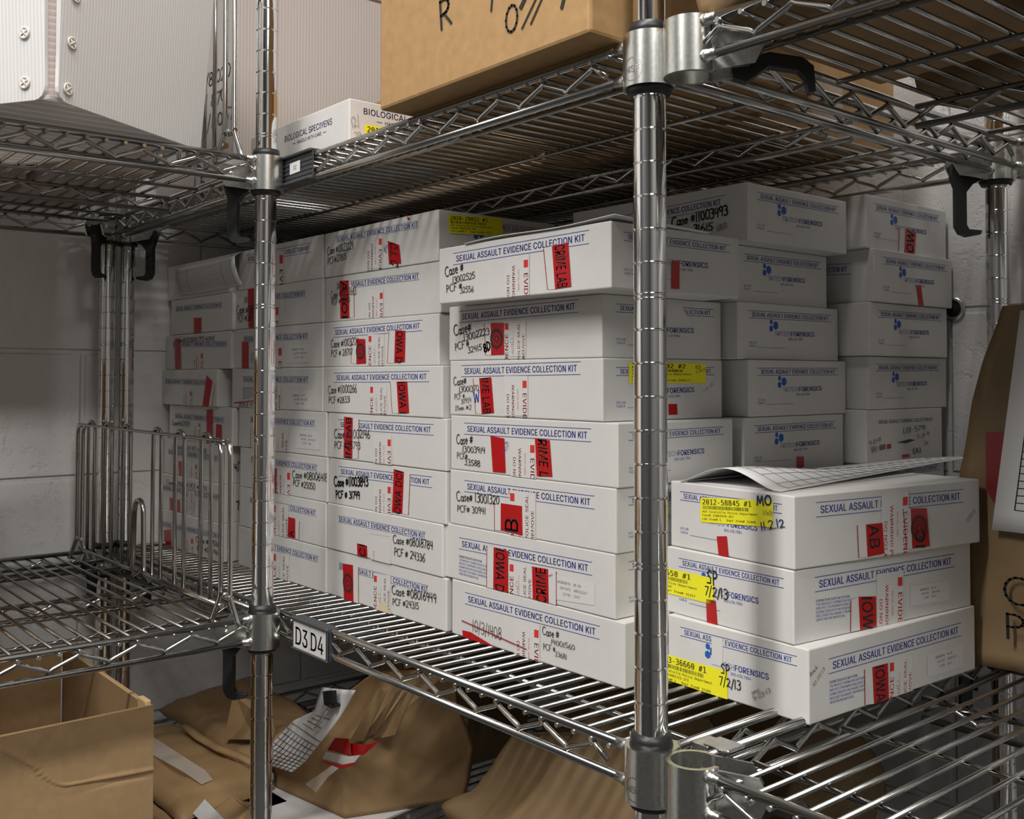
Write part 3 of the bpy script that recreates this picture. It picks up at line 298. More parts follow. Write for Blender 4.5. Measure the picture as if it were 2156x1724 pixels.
MONO = """A83|33,100 49,100 80,0 66,0 59,26 24,26 16,0 2,0 41,88 27,37 56,37|7,0,8 8,0,1 8,1,2 7,8,9 10,8,2 7,9,5 5,9,10 5,10,4 4,10,2 7,5,6 3,4,2
B83|11,100 41,100 54,98 64,93 71,85 73,75 72,66 68,60 63,56 55,54 64,51 71,45 75,37 76,27 74,16 67,7 56,2 41,0 11,0 25,48 25,11 41,11 51,12 58,15 61,21 63,29 61,37 57,43 50,47 41,48 25,89 25,59 40,59 49,60 55,62 58,67 59,75 58,81 55,86 49,88 40,89|18,0,30 30,0,1 30,1,2 30,2,3 30,3,40 40,3,39 39,3,4 18,30,31 38,39,4 37,38,4 37,4,5 36,37,5 35,36,5 35,5,6 34,35,6 34,6,7 33,34,7 33,7,8 32,33,8 18,31,19 19,31,32 19,32,8 19,8,9 19,9,10 19,10,29 29,10,11 18,19,20 28,29,11 27,28,11 27,11,12 26,27,12 25,26,12 25,12,13 24,25,13 24,13,14 23,24,14 23,14,15 22,23,15 21,22,15 18,20,21 18,21,15 18,15,16 18,16,17
C83|72,4 67,1 61,-1 56,-2 50,-2 33,1 20,12 12,28 9,50 12,72 20,88 33,98 50,102 56,101 61,100 67,99 72,96 72,82 67,86 61,89 56,90 50,91 38,88 30,81 25,68 23,50 25,32 30,19 38,12 50,9 56,10 61,11 67,14 72,17|11,12,13 11,13,14 11,14,15 11,15,16 10,11,16 10,16,21 21,16,20 20,16,19 19,16,18 18,16,17 10,21,22 10,22,23 9,10,23 9,23,24 8,9,24 8,24,25 7,8,25 7,25,26 7,26,27 6,7,27 6,27,28 32,33,0 31,32,0 5,6,28 5,28,29 30,31,0 29,30,0 5,29,0 5,0,1 4,5,1 4,1,2 4,2,3
D83|29,100 49,97 63,88 71,72 74,50 71,28 63,12 49,3 29,0 9,0 9,100 29,11 44,13 53,20 58,31 60,50 58,69 53,80 44,87 29,89 23,89 23,11|9,10,20 20,10,0 20,0,1 20,1,19 19,1,2 9,20,21 18,19,2 18,2,3 17,18,3 16,17,3 16,3,4 15,16,4 14,15,4 14,4,5 13,14,5 13,5,6 12,13,6 11,12,6 11,6,7 9,21,11 9,11,7 9,7,8
G83|74,8 68,4 62,1 55,-1 47,-2 30,1 17,12 9,28 7,50 10,72 18,88 30,98 47,102 54,101 59,100 65,98 71,95 71,81 65,85 59,88 54,90 47,91 36,88 28,81 23,68 21,50 23,32 27,19 35,12 47,9 51,9 55,10 58,11 61,13 61,40 46,40 46,51 74,51|11,12,13 11,13,14 11,14,15 10,11,15 10,15,16 10,16,21 21,16,20 20,16,19 19,16,18 18,16,17 10,21,22 10,22,23 9,10,23 9,23,24 8,9,24 8,24,25 35,36,37 35,37,34 34,37,0 7,8,25 7,25,26 33,34,0 7,26,27 6,7,27 6,27,28 32,33,0 5,6,28 5,28,29 31,32,0 30,31,0 29,30,0 5,29,0 5,0,1 5,1,2 4,5,2 4,2,3
H83|9,100 23,100 23,59 60,59 60,100 73,100 73,0 60,0 60,48 23,48 23,0 9,0|11,0,1 11,1,2 3,4,5 3,5,6 11,2,9 9,2,3 9,3,8 8,3,6 11,9,10 7,8,6
I83|13,100 69,100 69,89 48,89 48,11 69,11 69,0 13,0 13,11 34,11 34,89 13,89|11,0,1 11,1,2 10,11,2 9,10,3 3,10,2 9,3,4 7,8,9 7,9,4 7,4,5 7,5,6
L83|14,100 28,100 28,11 76,11 76,0 14,0|5,0,1 5,1,2 5,2,3 5,3,4
N83|9,100 26,100 60,18 60,100 73,100 73,0 56,0 22,82 22,0 9,0|9,0,7 7,0,1 7,1,2 2,3,4 2,4,5 9,7,8 6,7,2 6,2,5
O83|75,50 73,27 66,11 56,1 41,-2 26,1 16,11 10,27 8,50 10,73 16,89 27,99 41,102 56,99 66,89 73,73 61,50 59,69 56,81 50,88 41,91 32,88 26,81 23,69 22,50 23,31 26,18 32,11 41,9 50,11 56,18 59,31|11,12,13 10,11,13 10,13,20 20,13,14 10,20,21 19,20,14 9,10,21 19,14,15 9,21,22 18,19,15 9,22,23 17,18,15 8,9,23 17,15,0 8,23,24 16,17,0 7,8,24 7,24,25 31,16,0 31,0,1 7,25,26 30,31,1 30,1,2 6,7,26 6,26,27 29,30,2 6,27,28 28,29,2 28,2,3 5,6,28 5,28,3 5,3,4
P83|13,100 42,100 57,98 68,92 74,83 76,70 74,57 68,48 57,42 42,40 27,40 27,0 13,0 27,89 27,51 42,51 51,53 57,56 61,62 62,70 61,78 57,84 51,88 42,89|12,0,13 13,0,1 13,1,2 13,2,3 13,3,23 23,3,22 22,3,4 12,13,14 21,22,4 20,21,4 20,4,5 19,20,5 18,19,5 18,5,6 17,18,6 17,6,7 16,17,7 15,16,7 12,14,10 10,14,15 10,15,7 10,7,8 10,8,9 12,10,11
Y83|2,100 17,100 41,56 66,100 80,100 48,45 48,0 34,0 34,45|8,0,1 8,1,2 2,3,4 2,4,5 8,2,5 7,8,5 7,5,6
a83|71,43 71,0 59,0 59,11 54,5 49,1 42,-1 34,-2 24,0 16,5 11,12 9,22 11,33 17,41 28,46 42,47 59,47 59,49 57,57 54,62 48,65 40,66 33,66 27,65 21,62 14,59 14,72 21,74 27,76 34,76 40,77 48,76 56,74 62,71 66,66 68,62 70,58 71,51 47,38 43,38 33,37 27,34 23,29 21,23 22,17 25,12 30,9 37,8 46,10 53,15 57,24 59,35 59,38|29,30,31 28,29,31 28,31,32 27,28,32 27,32,33 26,27,33 25,26,24 24,26,23 23,26,22 22,26,33 22,33,21 21,33,34 20,21,34 20,34,35 19,20,35 18,19,35 18,35,36 18,36,37 17,18,37 17,37,0 16,17,0 14,15,16 14,16,0 13,14,0 13,0,52 52,0,1 12,13,40 40,13,39 39,13,52 38,39,52 51,52,1 12,40,41 50,51,1 12,41,42 11,12,42 11,42,43 49,50,3 3,50,1 11,43,44 10,11,44 10,44,45 48,49,3 10,45,46 9,10,46 48,3,4 2,3,1 47,48,4 9,46,47 9,47,4 9,4,5 8,9,5 8,5,6 7,8,6
b83|25,65 29,70 33,74 39,76 45,77 58,74 67,66 73,54 74,38 73,21 67,9 57,1 45,-2 39,-1 33,1 29,5 25,9 25,0 13,0 13,104 25,104 61,37 60,50 57,59 51,65 43,66 36,65 30,59 26,50 25,37 26,25 30,16 36,10 43,9 51,10 57,16 60,25|18,19,20 18,20,0 3,4,5 2,3,5 2,5,6 1,2,6 0,1,25 25,1,6 25,6,24 24,6,7 0,25,26 18,0,28 28,0,27 27,0,26 23,24,7 22,23,7 22,7,8 21,22,8 18,28,29 21,8,9 18,29,30 36,21,9 18,30,31 35,36,9 35,9,10 18,31,16 16,31,32 34,35,10 16,32,33 33,34,10 18,16,17 15,16,33 33,10,11 15,33,11 14,15,11 13,14,11 13,11,12
c83|71,4 66,1 61,-1 56,-2 50,-2 35,1 23,9 16,21 13,37 16,54 23,66 35,74 50,77 55,76 61,75 66,74 71,71 71,58 66,62 61,64 56,66 50,66 40,65 32,59 28,50 26,37 28,25 32,16 40,10 50,9 56,9 62,10 67,13 71,17|11,12,13 11,13,14 11,14,15 10,11,15 10,15,16 10,16,21 21,16,20 20,16,19 19,16,18 18,16,17 9,10,22 22,10,21 9,22,23 9,23,24 8,9,24 8,24,25 7,8,25 7,25,26 7,26,27 6,7,27 32,33,0 6,27,28 31,32,0 30,31,0 6,28,29 29,30,0 5,6,29 5,29,0 5,0,1 5,1,2 4,5,2 4,2,3
d83|57,65 57,104 70,104 70,0 57,0 57,9 54,5 49,1 44,-1 37,-2 25,1 16,9 10,21 8,38 10,54 16,66 25,74 37,77 44,76 49,74 54,70 21,37 22,25 26,16 31,10 39,9 47,10 53,16 56,25 57,37 56,50 53,59 47,65 39,66 31,65 26,59 22,50|0,1,2 0,2,3 16,17,18 16,18,19 15,16,19 15,19,20 15,20,33 33,20,0 14,15,34 34,15,33 32,33,0 32,0,31 31,0,30 30,0,3 14,34,35 14,35,36 13,14,36 13,36,21 29,30,3 12,13,21 12,21,22 28,29,3 27,28,3 12,22,23 11,12,23 26,27,5 5,27,3 11,23,24 25,26,5 11,24,25 25,5,6 4,5,3 10,11,25 10,25,6 10,6,7 10,7,8 9,10,8
e83|74,41 74,35 21,35 21,34 23,23 27,15 35,10 46,9 52,9 58,10 65,13 72,16 72,4 65,1 58,-1 52,-2 45,-2 30,1 18,9 11,21 8,37 11,54 18,66 29,74 44,77 56,74 66,67 72,56 62,44 61,54 57,61 51,65 43,66 35,65 28,60 24,53 22,44|23,24,25 23,25,26 22,23,26 22,26,32 32,26,31 31,26,27 22,32,33 21,22,33 30,31,27 21,33,34 29,30,27 21,34,35 29,27,0 28,29,0 20,21,35 20,35,36 36,28,0 20,36,0 20,0,1 19,20,2 2,20,1 19,2,3 19,3,4 19,4,5 18,19,5 10,11,12 18,5,6 9,10,12 8,9,12 18,6,7 7,8,12 17,18,7 17,7,12 17,12,13 17,13,14 16,17,14 16,14,15
f83|71,104 71,94 57,94 52,93 48,91 46,87 45,82 45,75 71,75 71,65 45,65 45,0 33,0 33,65 13,65 13,75 33,75 33,80 35,91 39,98 46,103 56,104|20,21,0 20,0,1 19,20,1 18,19,3 3,19,2 2,19,1 18,3,4 18,4,5 17,18,5 17,5,6 17,6,7 16,17,7 14,15,16 14,16,7 14,7,8 14,8,9 13,14,9 12,13,10 10,13,9 12,10,11
i83|17,75 49,75 49,10 73,10 73,0 12,0 12,10 36,10 36,65 17,65 36,104 49,104 49,89 36,89|9,0,1 9,1,8 8,1,2 7,8,2 5,6,7 5,7,2 5,2,3 5,3,4 13,10,11 13,11,12
l83|43,27 44,20 46,15 50,12 55,10 69,10 69,0 54,0 44,2 37,7 32,16 30,27 30,95 11,95 11,105 43,105|13,14,15 13,15,12 12,15,0 11,12,0 10,11,0 10,0,1 10,1,2 9,10,2 9,2,3 9,3,4 9,4,5 9,5,6 8,9,6 7,8,6
m83|45,67 48,72 51,75 55,76 60,77 67,75 72,70 75,60 76,43 76,0 65,0 65,43 64,56 63,63 60,66 57,67 52,65 49,62 48,55 47,43 47,0 36,0 36,43 35,56 34,63 31,66 27,67 23,65 20,62 19,55 18,43 18,0 7,0 7,75 18,75 18,69 21,72 24,75 28,76 32,77 36,76 40,74 43,72|38,39,40 3,4,5 37,38,40 2,3,5 37,40,41 2,5,6 32,33,34 32,34,35 36,37,41 1,2,6 36,41,42 35,36,42 0,1,6 35,42,0 0,6,15 15,6,14 14,6,7 32,35,28 28,35,27 27,35,26 26,35,0 26,0,15 25,26,15 25,15,16 24,25,16 13,14,7 24,16,17 23,24,17 12,13,7 32,28,29 23,17,18 12,7,8 22,23,18 11,12,8 32,29,30 22,18,19 11,8,9 32,30,31 21,22,19 21,19,20 10,11,9
n83|70,46 70,0 58,0 58,46 57,55 54,61 50,65 43,66 36,65 30,60 27,53 25,42 25,0 13,0 13,75 25,75 25,64 29,69 34,74 40,76 48,77 58,75 65,69 69,60|19,20,21 18,19,21 13,14,15 13,15,16 18,21,22 17,18,22 16,17,22 16,22,7 7,22,6 6,22,23 16,7,8 5,6,23 16,8,9 13,16,10 10,16,9 4,5,23 4,23,0 3,4,0 13,10,11 2,3,0 2,0,1 13,11,12
o83|41,77 55,74 65,67 71,54 73,37 71,21 65,8 55,1 41,-2 27,1 17,8 11,21 9,37 11,54 17,67 27,74 41,66 33,65 27,59 23,50 22,37 23,25 27,16 33,10 41,9 50,10 56,16 59,25 60,37 59,50 56,59 50,65|15,0,1 14,15,1 14,1,2 13,14,17 17,14,16 16,14,2 16,2,31 31,2,3 13,17,18 30,31,3 13,18,19 29,30,3 12,13,19 29,3,4 12,19,20 28,29,4 11,12,20 11,20,21 27,28,4 27,4,5 11,21,22 26,27,5 10,11,22 26,5,6 10,22,23 25,26,6 10,23,24 24,25,6 10,24,6 9,10,6 9,6,7 9,7,8
p83|25,9 25,-29 13,-29 13,75 25,75 25,65 29,70 33,74 39,76 45,77 57,74 66,66 72,54 74,37 72,21 66,8 57,1 45,-2 39,-1 33,1 29,5 61,37 60,50 57,59 51,65 43,66 35,65 30,59 26,50 25,37 26,25 30,16 35,10 43,9 51,10 57,16 60,25|8,9,10 7,8,10 2,3,4 2,4,5 7,10,11 6,7,11 5,6,25 25,6,11 5,25,26 24,25,11 24,11,12 2,5,28 28,5,27 27,5,26 23,24,12 22,23,12 22,12,13 21,22,13 2,28,29 2,29,30 36,21,13 36,13,14 2,30,0 0,30,31 35,36,14 35,14,15 0,31,32 34,35,15 0,32,33 33,34,15 2,0,1 20,0,33 20,33,15 20,15,16 19,20,16 18,19,16 18,16,17
r83|77,60 73,62 69,64 65,65 60,65 50,64 43,58 38,49 37,37 37,0 24,0 24,75 37,75 37,60 41,67 46,73 53,76 61,77 66,77 70,76 74,74 77,72|16,17,18 16,18,19 15,16,19 15,19,20 10,11,12 10,12,13 15,20,21 14,15,21 14,21,3 3,21,2 2,21,1 1,21,0 13,14,5 5,14,4 4,14,3 13,5,6 10,13,7 7,13,6 10,7,8 10,8,9
s83|65,72 65,60 60,63 55,65 49,66 44,67 36,66 31,64 28,60 27,56 28,51 30,48 35,46 45,43 50,42 58,40 64,35 68,29 69,22 67,12 61,4 52,0 39,-2 33,-2 27,-1 21,1 14,3 14,15 21,12 27,10 34,9 39,8 47,9 52,12 55,16 57,21 52,28 40,33 35,34 26,37 19,41 16,47 15,54 16,64 22,71 31,75 43,77 49,77 54,76 60,74|45,46,47 45,47,48 45,48,49 44,45,49 44,49,0 44,0,4 4,0,3 3,0,2 2,0,1 43,44,6 6,44,5 5,44,4 43,6,7 42,43,7 42,7,8 42,8,9 42,9,10 41,42,10 41,10,11 41,11,12 40,41,12 40,12,13 40,13,14 40,14,15 39,40,15 39,15,16 38,39,16 38,16,17 37,38,17 36,37,17 36,17,18 35,36,18 35,18,19 34,35,19 33,34,19 26,27,28 26,28,29 33,19,20 32,33,20 26,29,30 31,32,20 26,30,31 26,31,20 26,20,21 25,26,21 24,25,21 24,21,22 23,24,22
t83|41,96 41,75 69,75 69,65 41,65 41,25 42,18 44,13 49,11 55,10 69,10 69,0 54,0 42,1 34,6 30,13 29,25 29,65 9,65 9,75 29,75 29,96|20,21,0 20,0,1 18,19,20 18,20,1 18,1,2 18,2,3 17,18,3 16,17,4 4,17,3 16,4,5 15,16,5 15,5,6 15,6,7 14,15,7 14,7,8 14,8,9 14,9,10 14,10,11 13,14,11 12,13,11
u83|13,28 13,75 25,75 25,28 26,20 29,14 34,10 40,9 48,10 53,15 57,22 58,32 58,75 70,75 70,0 58,0 58,11 54,6 49,1 43,-1 36,-2 26,0 19,6 14,15|0,1,2 0,2,3 11,12,13 11,13,14 10,11,14 23,0,3 23,3,4 9,10,16 16,10,14 23,4,5 22,23,5 8,9,16 22,5,6 8,16,17 15,16,14 7,8,17 22,6,7 22,7,17 21,22,17 21,17,18 21,18,19 20,21,19
v83|7,75 19,75 41,12 63,75 76,75 49,0 33,0|6,0,1 6,1,2 2,3,4 2,4,5 6,2,5
y83|57,24 54,15 50,3 44,-11 41,-18 37,-23 33,-26 28,-28 22,-29 12,-29 12,-18 20,-18 24,-17 28,-15 32,-9 36,1 7,75 20,75 42,16 64,75 77,75|15,16,17 15,17,18 18,19,20 18,20,0 18,0,1 15,18,1 15,1,2 15,2,3 14,15,3 13,14,3 13,3,4 12,13,4 11,12,4 11,4,5 9,10,11 9,11,5 9,5,6 9,6,7 9,7,8
083|32,50 33,54 35,57 38,59 41,59 45,59 48,57 50,54 50,50 50,47 48,44 45,42 41,41 38,42 35,44 33,47 41,102 55,99 65,89 72,72 74,50 72,27 65,11 55,1 41,-2 27,1 17,11 11,27 9,50 11,72 17,89 27,99 41,91 33,89 27,81 24,68 23,50 24,32 27,19 33,11 41,9 50,11 55,19 59,32 60,50 59,68 55,81 50,89|3,4,5 2,3,5 2,5,6 1,2,6 1,6,7 0,1,7 0,7,8 15,0,8 15,8,9 15,9,10 14,15,10 14,10,11 13,14,11 13,11,12 31,16,17 30,31,17 30,17,32 32,17,18 30,32,33 47,32,18 29,30,33 47,18,19 29,33,34 46,47,19 29,34,35 45,46,19 28,29,35 45,19,20 28,35,36 44,45,20 27,28,36 27,36,37 43,44,20 43,20,21 27,37,38 42,43,21 42,21,22 26,27,38 26,38,39 41,42,22 26,39,40 40,41,22 25,26,40 40,22,23 25,40,23 24,25,23
183|18,11 39,11 39,88 16,83 16,95 39,100 53,100 53,11 73,11 73,0 18,0|4,5,6 4,6,2 2,6,7 3,4,2 1,2,7 10,0,1 10,1,7 10,7,8 10,8,9
283|25,11 71,11 71,0 10,0 10,11 22,24 32,35 40,43 45,49 51,56 54,62 56,67 56,73 55,80 51,86 46,89 38,90 32,90 25,88 18,85 11,82 11,95 18,98 25,100 31,101 38,102 51,100 61,94 68,85 70,74 70,67 67,61 63,54 58,46 53,41 47,34 38,25|24,25,26 23,24,26 22,23,26 22,26,27 21,22,27 20,21,19 19,21,18 18,21,17 17,21,27 17,27,16 16,27,15 15,27,28 14,15,28 13,14,28 13,28,29 12,13,29 12,29,30 11,12,30 10,11,30 10,30,31 9,10,31 9,31,32 8,9,32 8,32,33 7,8,33 7,33,34 6,7,34 6,34,35 5,6,35 5,35,36 5,36,0 4,5,0 3,4,0 3,0,1 3,1,2
383|52,54 61,50 67,44 71,37 72,28 70,15 63,6 52,0 37,-2 30,-2 23,-1 16,1 9,3 9,16 16,13 23,11 29,10 36,9 46,11 53,14 57,21 59,29 57,37 53,43 46,47 37,48 26,48 26,59 37,59 45,60 51,63 55,68 57,74 55,81 52,86 46,89 38,90 32,90 26,89 19,87 12,85 12,98 20,99 27,101 33,102 38,102 51,100 61,94 68,86 70,75 69,67 65,61 60,57|44,45,46 43,44,46 42,43,46 42,46,47 41,42,47 40,41,39 39,41,38 38,41,37 37,41,47 37,47,36 36,47,35 35,47,48 34,35,48 33,34,48 33,48,49 32,33,49 32,49,50 31,32,50 30,31,50 30,50,51 29,30,51 29,51,52 28,29,52 26,27,28 26,28,52 26,52,0 26,0,1 26,1,25 25,1,2 24,25,2 23,24,2 23,2,3 22,23,3 21,22,3 21,3,4 20,21,4 20,4,5 19,20,5 12,13,14 19,5,6 18,19,6 12,14,15 12,15,16 17,18,6 12,16,17 12,17,6 12,6,7 11,12,7 10,11,7 10,7,8 9,10,8
483|47,100 63,100 63,35 76,35 76,24 63,24 63,0 49,0 49,24 7,24 7,37 49,88 18,35 49,35|10,0,11 11,0,1 11,1,2 10,11,12 13,11,2 9,10,12 9,12,13 9,13,2 9,2,3 9,3,4 8,9,4 7,8,5 5,8,4 7,5,6
583|14,100 65,100 65,89 26,89 26,64 29,65 32,66 35,66 38,66 52,64 62,57 69,46 72,32 69,18 62,7 51,0 36,-2 28,-2 21,-1 15,0 10,2 10,16 16,13 22,11 28,10 35,9 45,11 52,15 56,22 58,32 56,42 52,49 44,53 34,55 29,54 24,53 19,52 14,50|37,0,3 3,0,1 3,1,2 37,3,4 7,8,9 6,7,9 5,6,9 4,5,9 37,4,36 36,4,9 36,9,35 35,9,34 34,9,10 34,10,33 33,10,32 32,10,11 31,32,11 30,31,11 30,11,12 29,30,12 28,29,12 28,12,13 27,28,13 27,13,14 20,21,22 26,27,14 20,22,23 20,23,24 25,26,14 20,24,25 20,25,14 20,14,15 19,20,15 18,19,15 18,15,16 17,18,16
683|66,98 66,85 62,88 57,89 53,90 47,90 36,88 28,81 23,69 21,52 25,58 30,63 36,65 43,66 56,64 66,57 72,47 74,32 72,18 66,7 56,0 43,-2 27,1 17,11 11,27 9,50 11,72 19,89 31,98 47,102 52,102 57,101 62,100 42,56 35,54 29,49 25,42 24,32 25,22 29,15 35,10 42,9 50,10 56,15 59,22 60,32 59,42 56,50 50,54|28,29,30 28,30,31 28,31,32 28,32,0 27,28,0 27,0,5 5,0,4 4,0,3 3,0,2 2,0,1 27,5,6 26,27,6 26,6,7 26,7,8 25,26,8 25,8,9 12,13,14 11,12,14 11,14,15 10,11,15 9,10,33 33,10,15 33,15,48 48,15,16 9,33,34 47,48,16 9,34,35 25,9,35 24,25,35 46,47,16 24,35,36 46,16,17 45,46,17 24,36,37 24,37,38 44,45,17 44,17,18 23,24,38 23,38,39 43,44,18 43,18,19 23,39,40 42,43,19 22,23,40 22,40,41 41,42,19 22,41,19 22,19,20 21,22,20
783|9,100 72,100 72,94 37,0 22,0 57,89 9,89|6,0,1 6,1,2 6,2,5 5,2,3 4,5,3
883|29,53 22,56 16,61 12,68 11,76 13,87 19,95 29,100 41,102 54,100 63,95 69,87 71,76 70,68 67,61 61,56 53,53 62,50 68,44 72,37 74,27 72,15 65,6 55,0 41,-2 28,0 17,6 11,15 9,27 10,36 14,44 21,50 41,47 33,46 27,42 24,36 22,28 24,20 27,14 33,10 41,9 49,10 55,14 59,20 60,28 59,36 55,42 49,46 25,75 26,68 29,62 34,59 41,58 48,59 54,62 57,68 58,75 57,82 54,87 49,90 41,91 34,90 29,87 26,82|7,8,9 6,7,9 6,9,10 5,6,61 61,6,10 61,10,60 60,10,59 59,10,11 58,59,11 5,61,62 57,58,11 5,62,63 4,5,63 57,11,12 56,57,12 4,63,48 3,4,48 56,12,13 3,48,49 55,56,13 2,3,49 55,13,14 2,49,50 54,55,14 2,50,51 53,54,14 1,2,51 53,14,15 1,51,52 52,53,15 1,52,15 0,1,15 0,15,16 31,0,16 31,16,17 31,17,32 32,17,18 30,31,32 30,32,33 47,32,18 30,33,34 46,47,18 46,18,19 29,30,34 29,34,35 45,46,19 45,19,20 28,29,35 28,35,36 44,45,20 28,36,37 43,44,20 43,20,21 27,28,37 27,37,38 42,43,21 42,21,22 26,27,38 26,38,39 41,42,22 26,39,40 40,41,22 26,40,22 26,22,23 25,26,23 25,23,24
983|16,2 16,15 20,12 25,11 30,10 35,9 46,12 54,19 59,31 61,48 57,42 52,37 46,35 39,34 26,36 16,43 10,53 9,68 11,82 17,93 26,100 40,102 55,99 65,89 71,73 73,50 71,28 64,11 52,1 35,-2 30,-2 25,-1 21,0 40,44 48,46 53,51 57,58 58,68 57,78 53,85 48,90 40,91 32,90 26,85 23,78 22,68 23,58 26,50 32,46|20,21,22 19,20,22 19,22,41 41,22,23 18,19,42 42,19,41 40,41,23 18,42,43 39,40,23 39,23,24 18,43,44 38,39,24 17,18,44 17,44,45 37,38,24 37,24,25 16,17,45 16,45,46 36,37,25 35,36,25 16,46,47 15,16,47 34,35,25 15,47,48 34,25,9 9,25,26 34,9,10 8,9,26 33,34,10 15,48,33 15,33,10 14,15,10 14,10,11 14,11,12 13,14,12 7,8,26 7,26,27 6,7,27 0,1,2 0,2,3 5,6,27 5,27,28 0,3,4 0,4,5 0,5,28 32,0,28 32,28,29 31,32,29 30,31,29
 83||
#83|46,98 39,71 55,71 62,98 73,98 66,71 82,71 82,60 63,60 58,38 75,38 75,28 55,28 48,0 38,0 45,28 28,28 21,0 10,0 17,28 0,28 0,38 20,38 26,60 8,60 8,71 28,71 35,98 53,60 36,60 31,38 47,38|26,27,0 26,0,1 2,3,4 2,4,5 24,25,26 24,26,1 24,1,2 24,2,5 24,5,6 24,6,7 23,24,7 22,23,29 29,23,7 22,29,30 28,29,7 31,28,8 8,28,7 31,8,9 20,21,22 20,22,30 20,30,31 20,31,9 20,9,10 20,10,11 19,20,11 18,19,16 16,19,11 18,16,17 15,16,11 14,15,12 12,15,11 14,12,13
-83|24,43 59,43 59,32 24,32|3,0,1 3,1,2
.83|33,20 50,20 50,0 33,0|3,0,1 3,1,2"""
# ------------------------------------------------------------------ lettering
_TC = {}
def _font(src):
    """glyph -> (advance, points, triangles); cap height 1"""
    d = {}
    for ln in src.split('\n'):
        ch, rest = ln[0], ln[1:]; adv, ps, ts = rest.split('|')
        pts = [tuple(int(q)/100 for q in p.split(',')) for p in ps.split()]
        d[ch] = (int(adv)/100, pts, [tuple(int(q) for q in t.split(',')) for t in ts.split()])
    return d
FONTS = {'sans': _font(SANS), 'mono': _font(MONO)}
def text_polys(txt, bold=0.0, face='sans'):
    """flat polygons of a printed line, cap height 1, starting at x = 0"""
    key = (txt, bold, face)
    if key in _TC: return _TC[key]
    F = FONTS[face]; x = 0.0; fs = []
    for ch in txt:
        adv, P, T_ = F.get(ch, F[' '])
        for sh in ((0.0,) if bold <= 0 else (-bold, bold)):
            for t in T_: fs.append([(x+sh+P[i][0], P[i][1]) for i in t])
        x += adv+bold
    x0 = min((p[0] for f in fs for p in f), default=0)
    fs = [[(p[0]-x0, p[1]) for p in f] for f in fs]
    w = max((p[0] for f in fs for p in f), default=0.0)
    _TC[key] = (fs, w); return _TC[key]
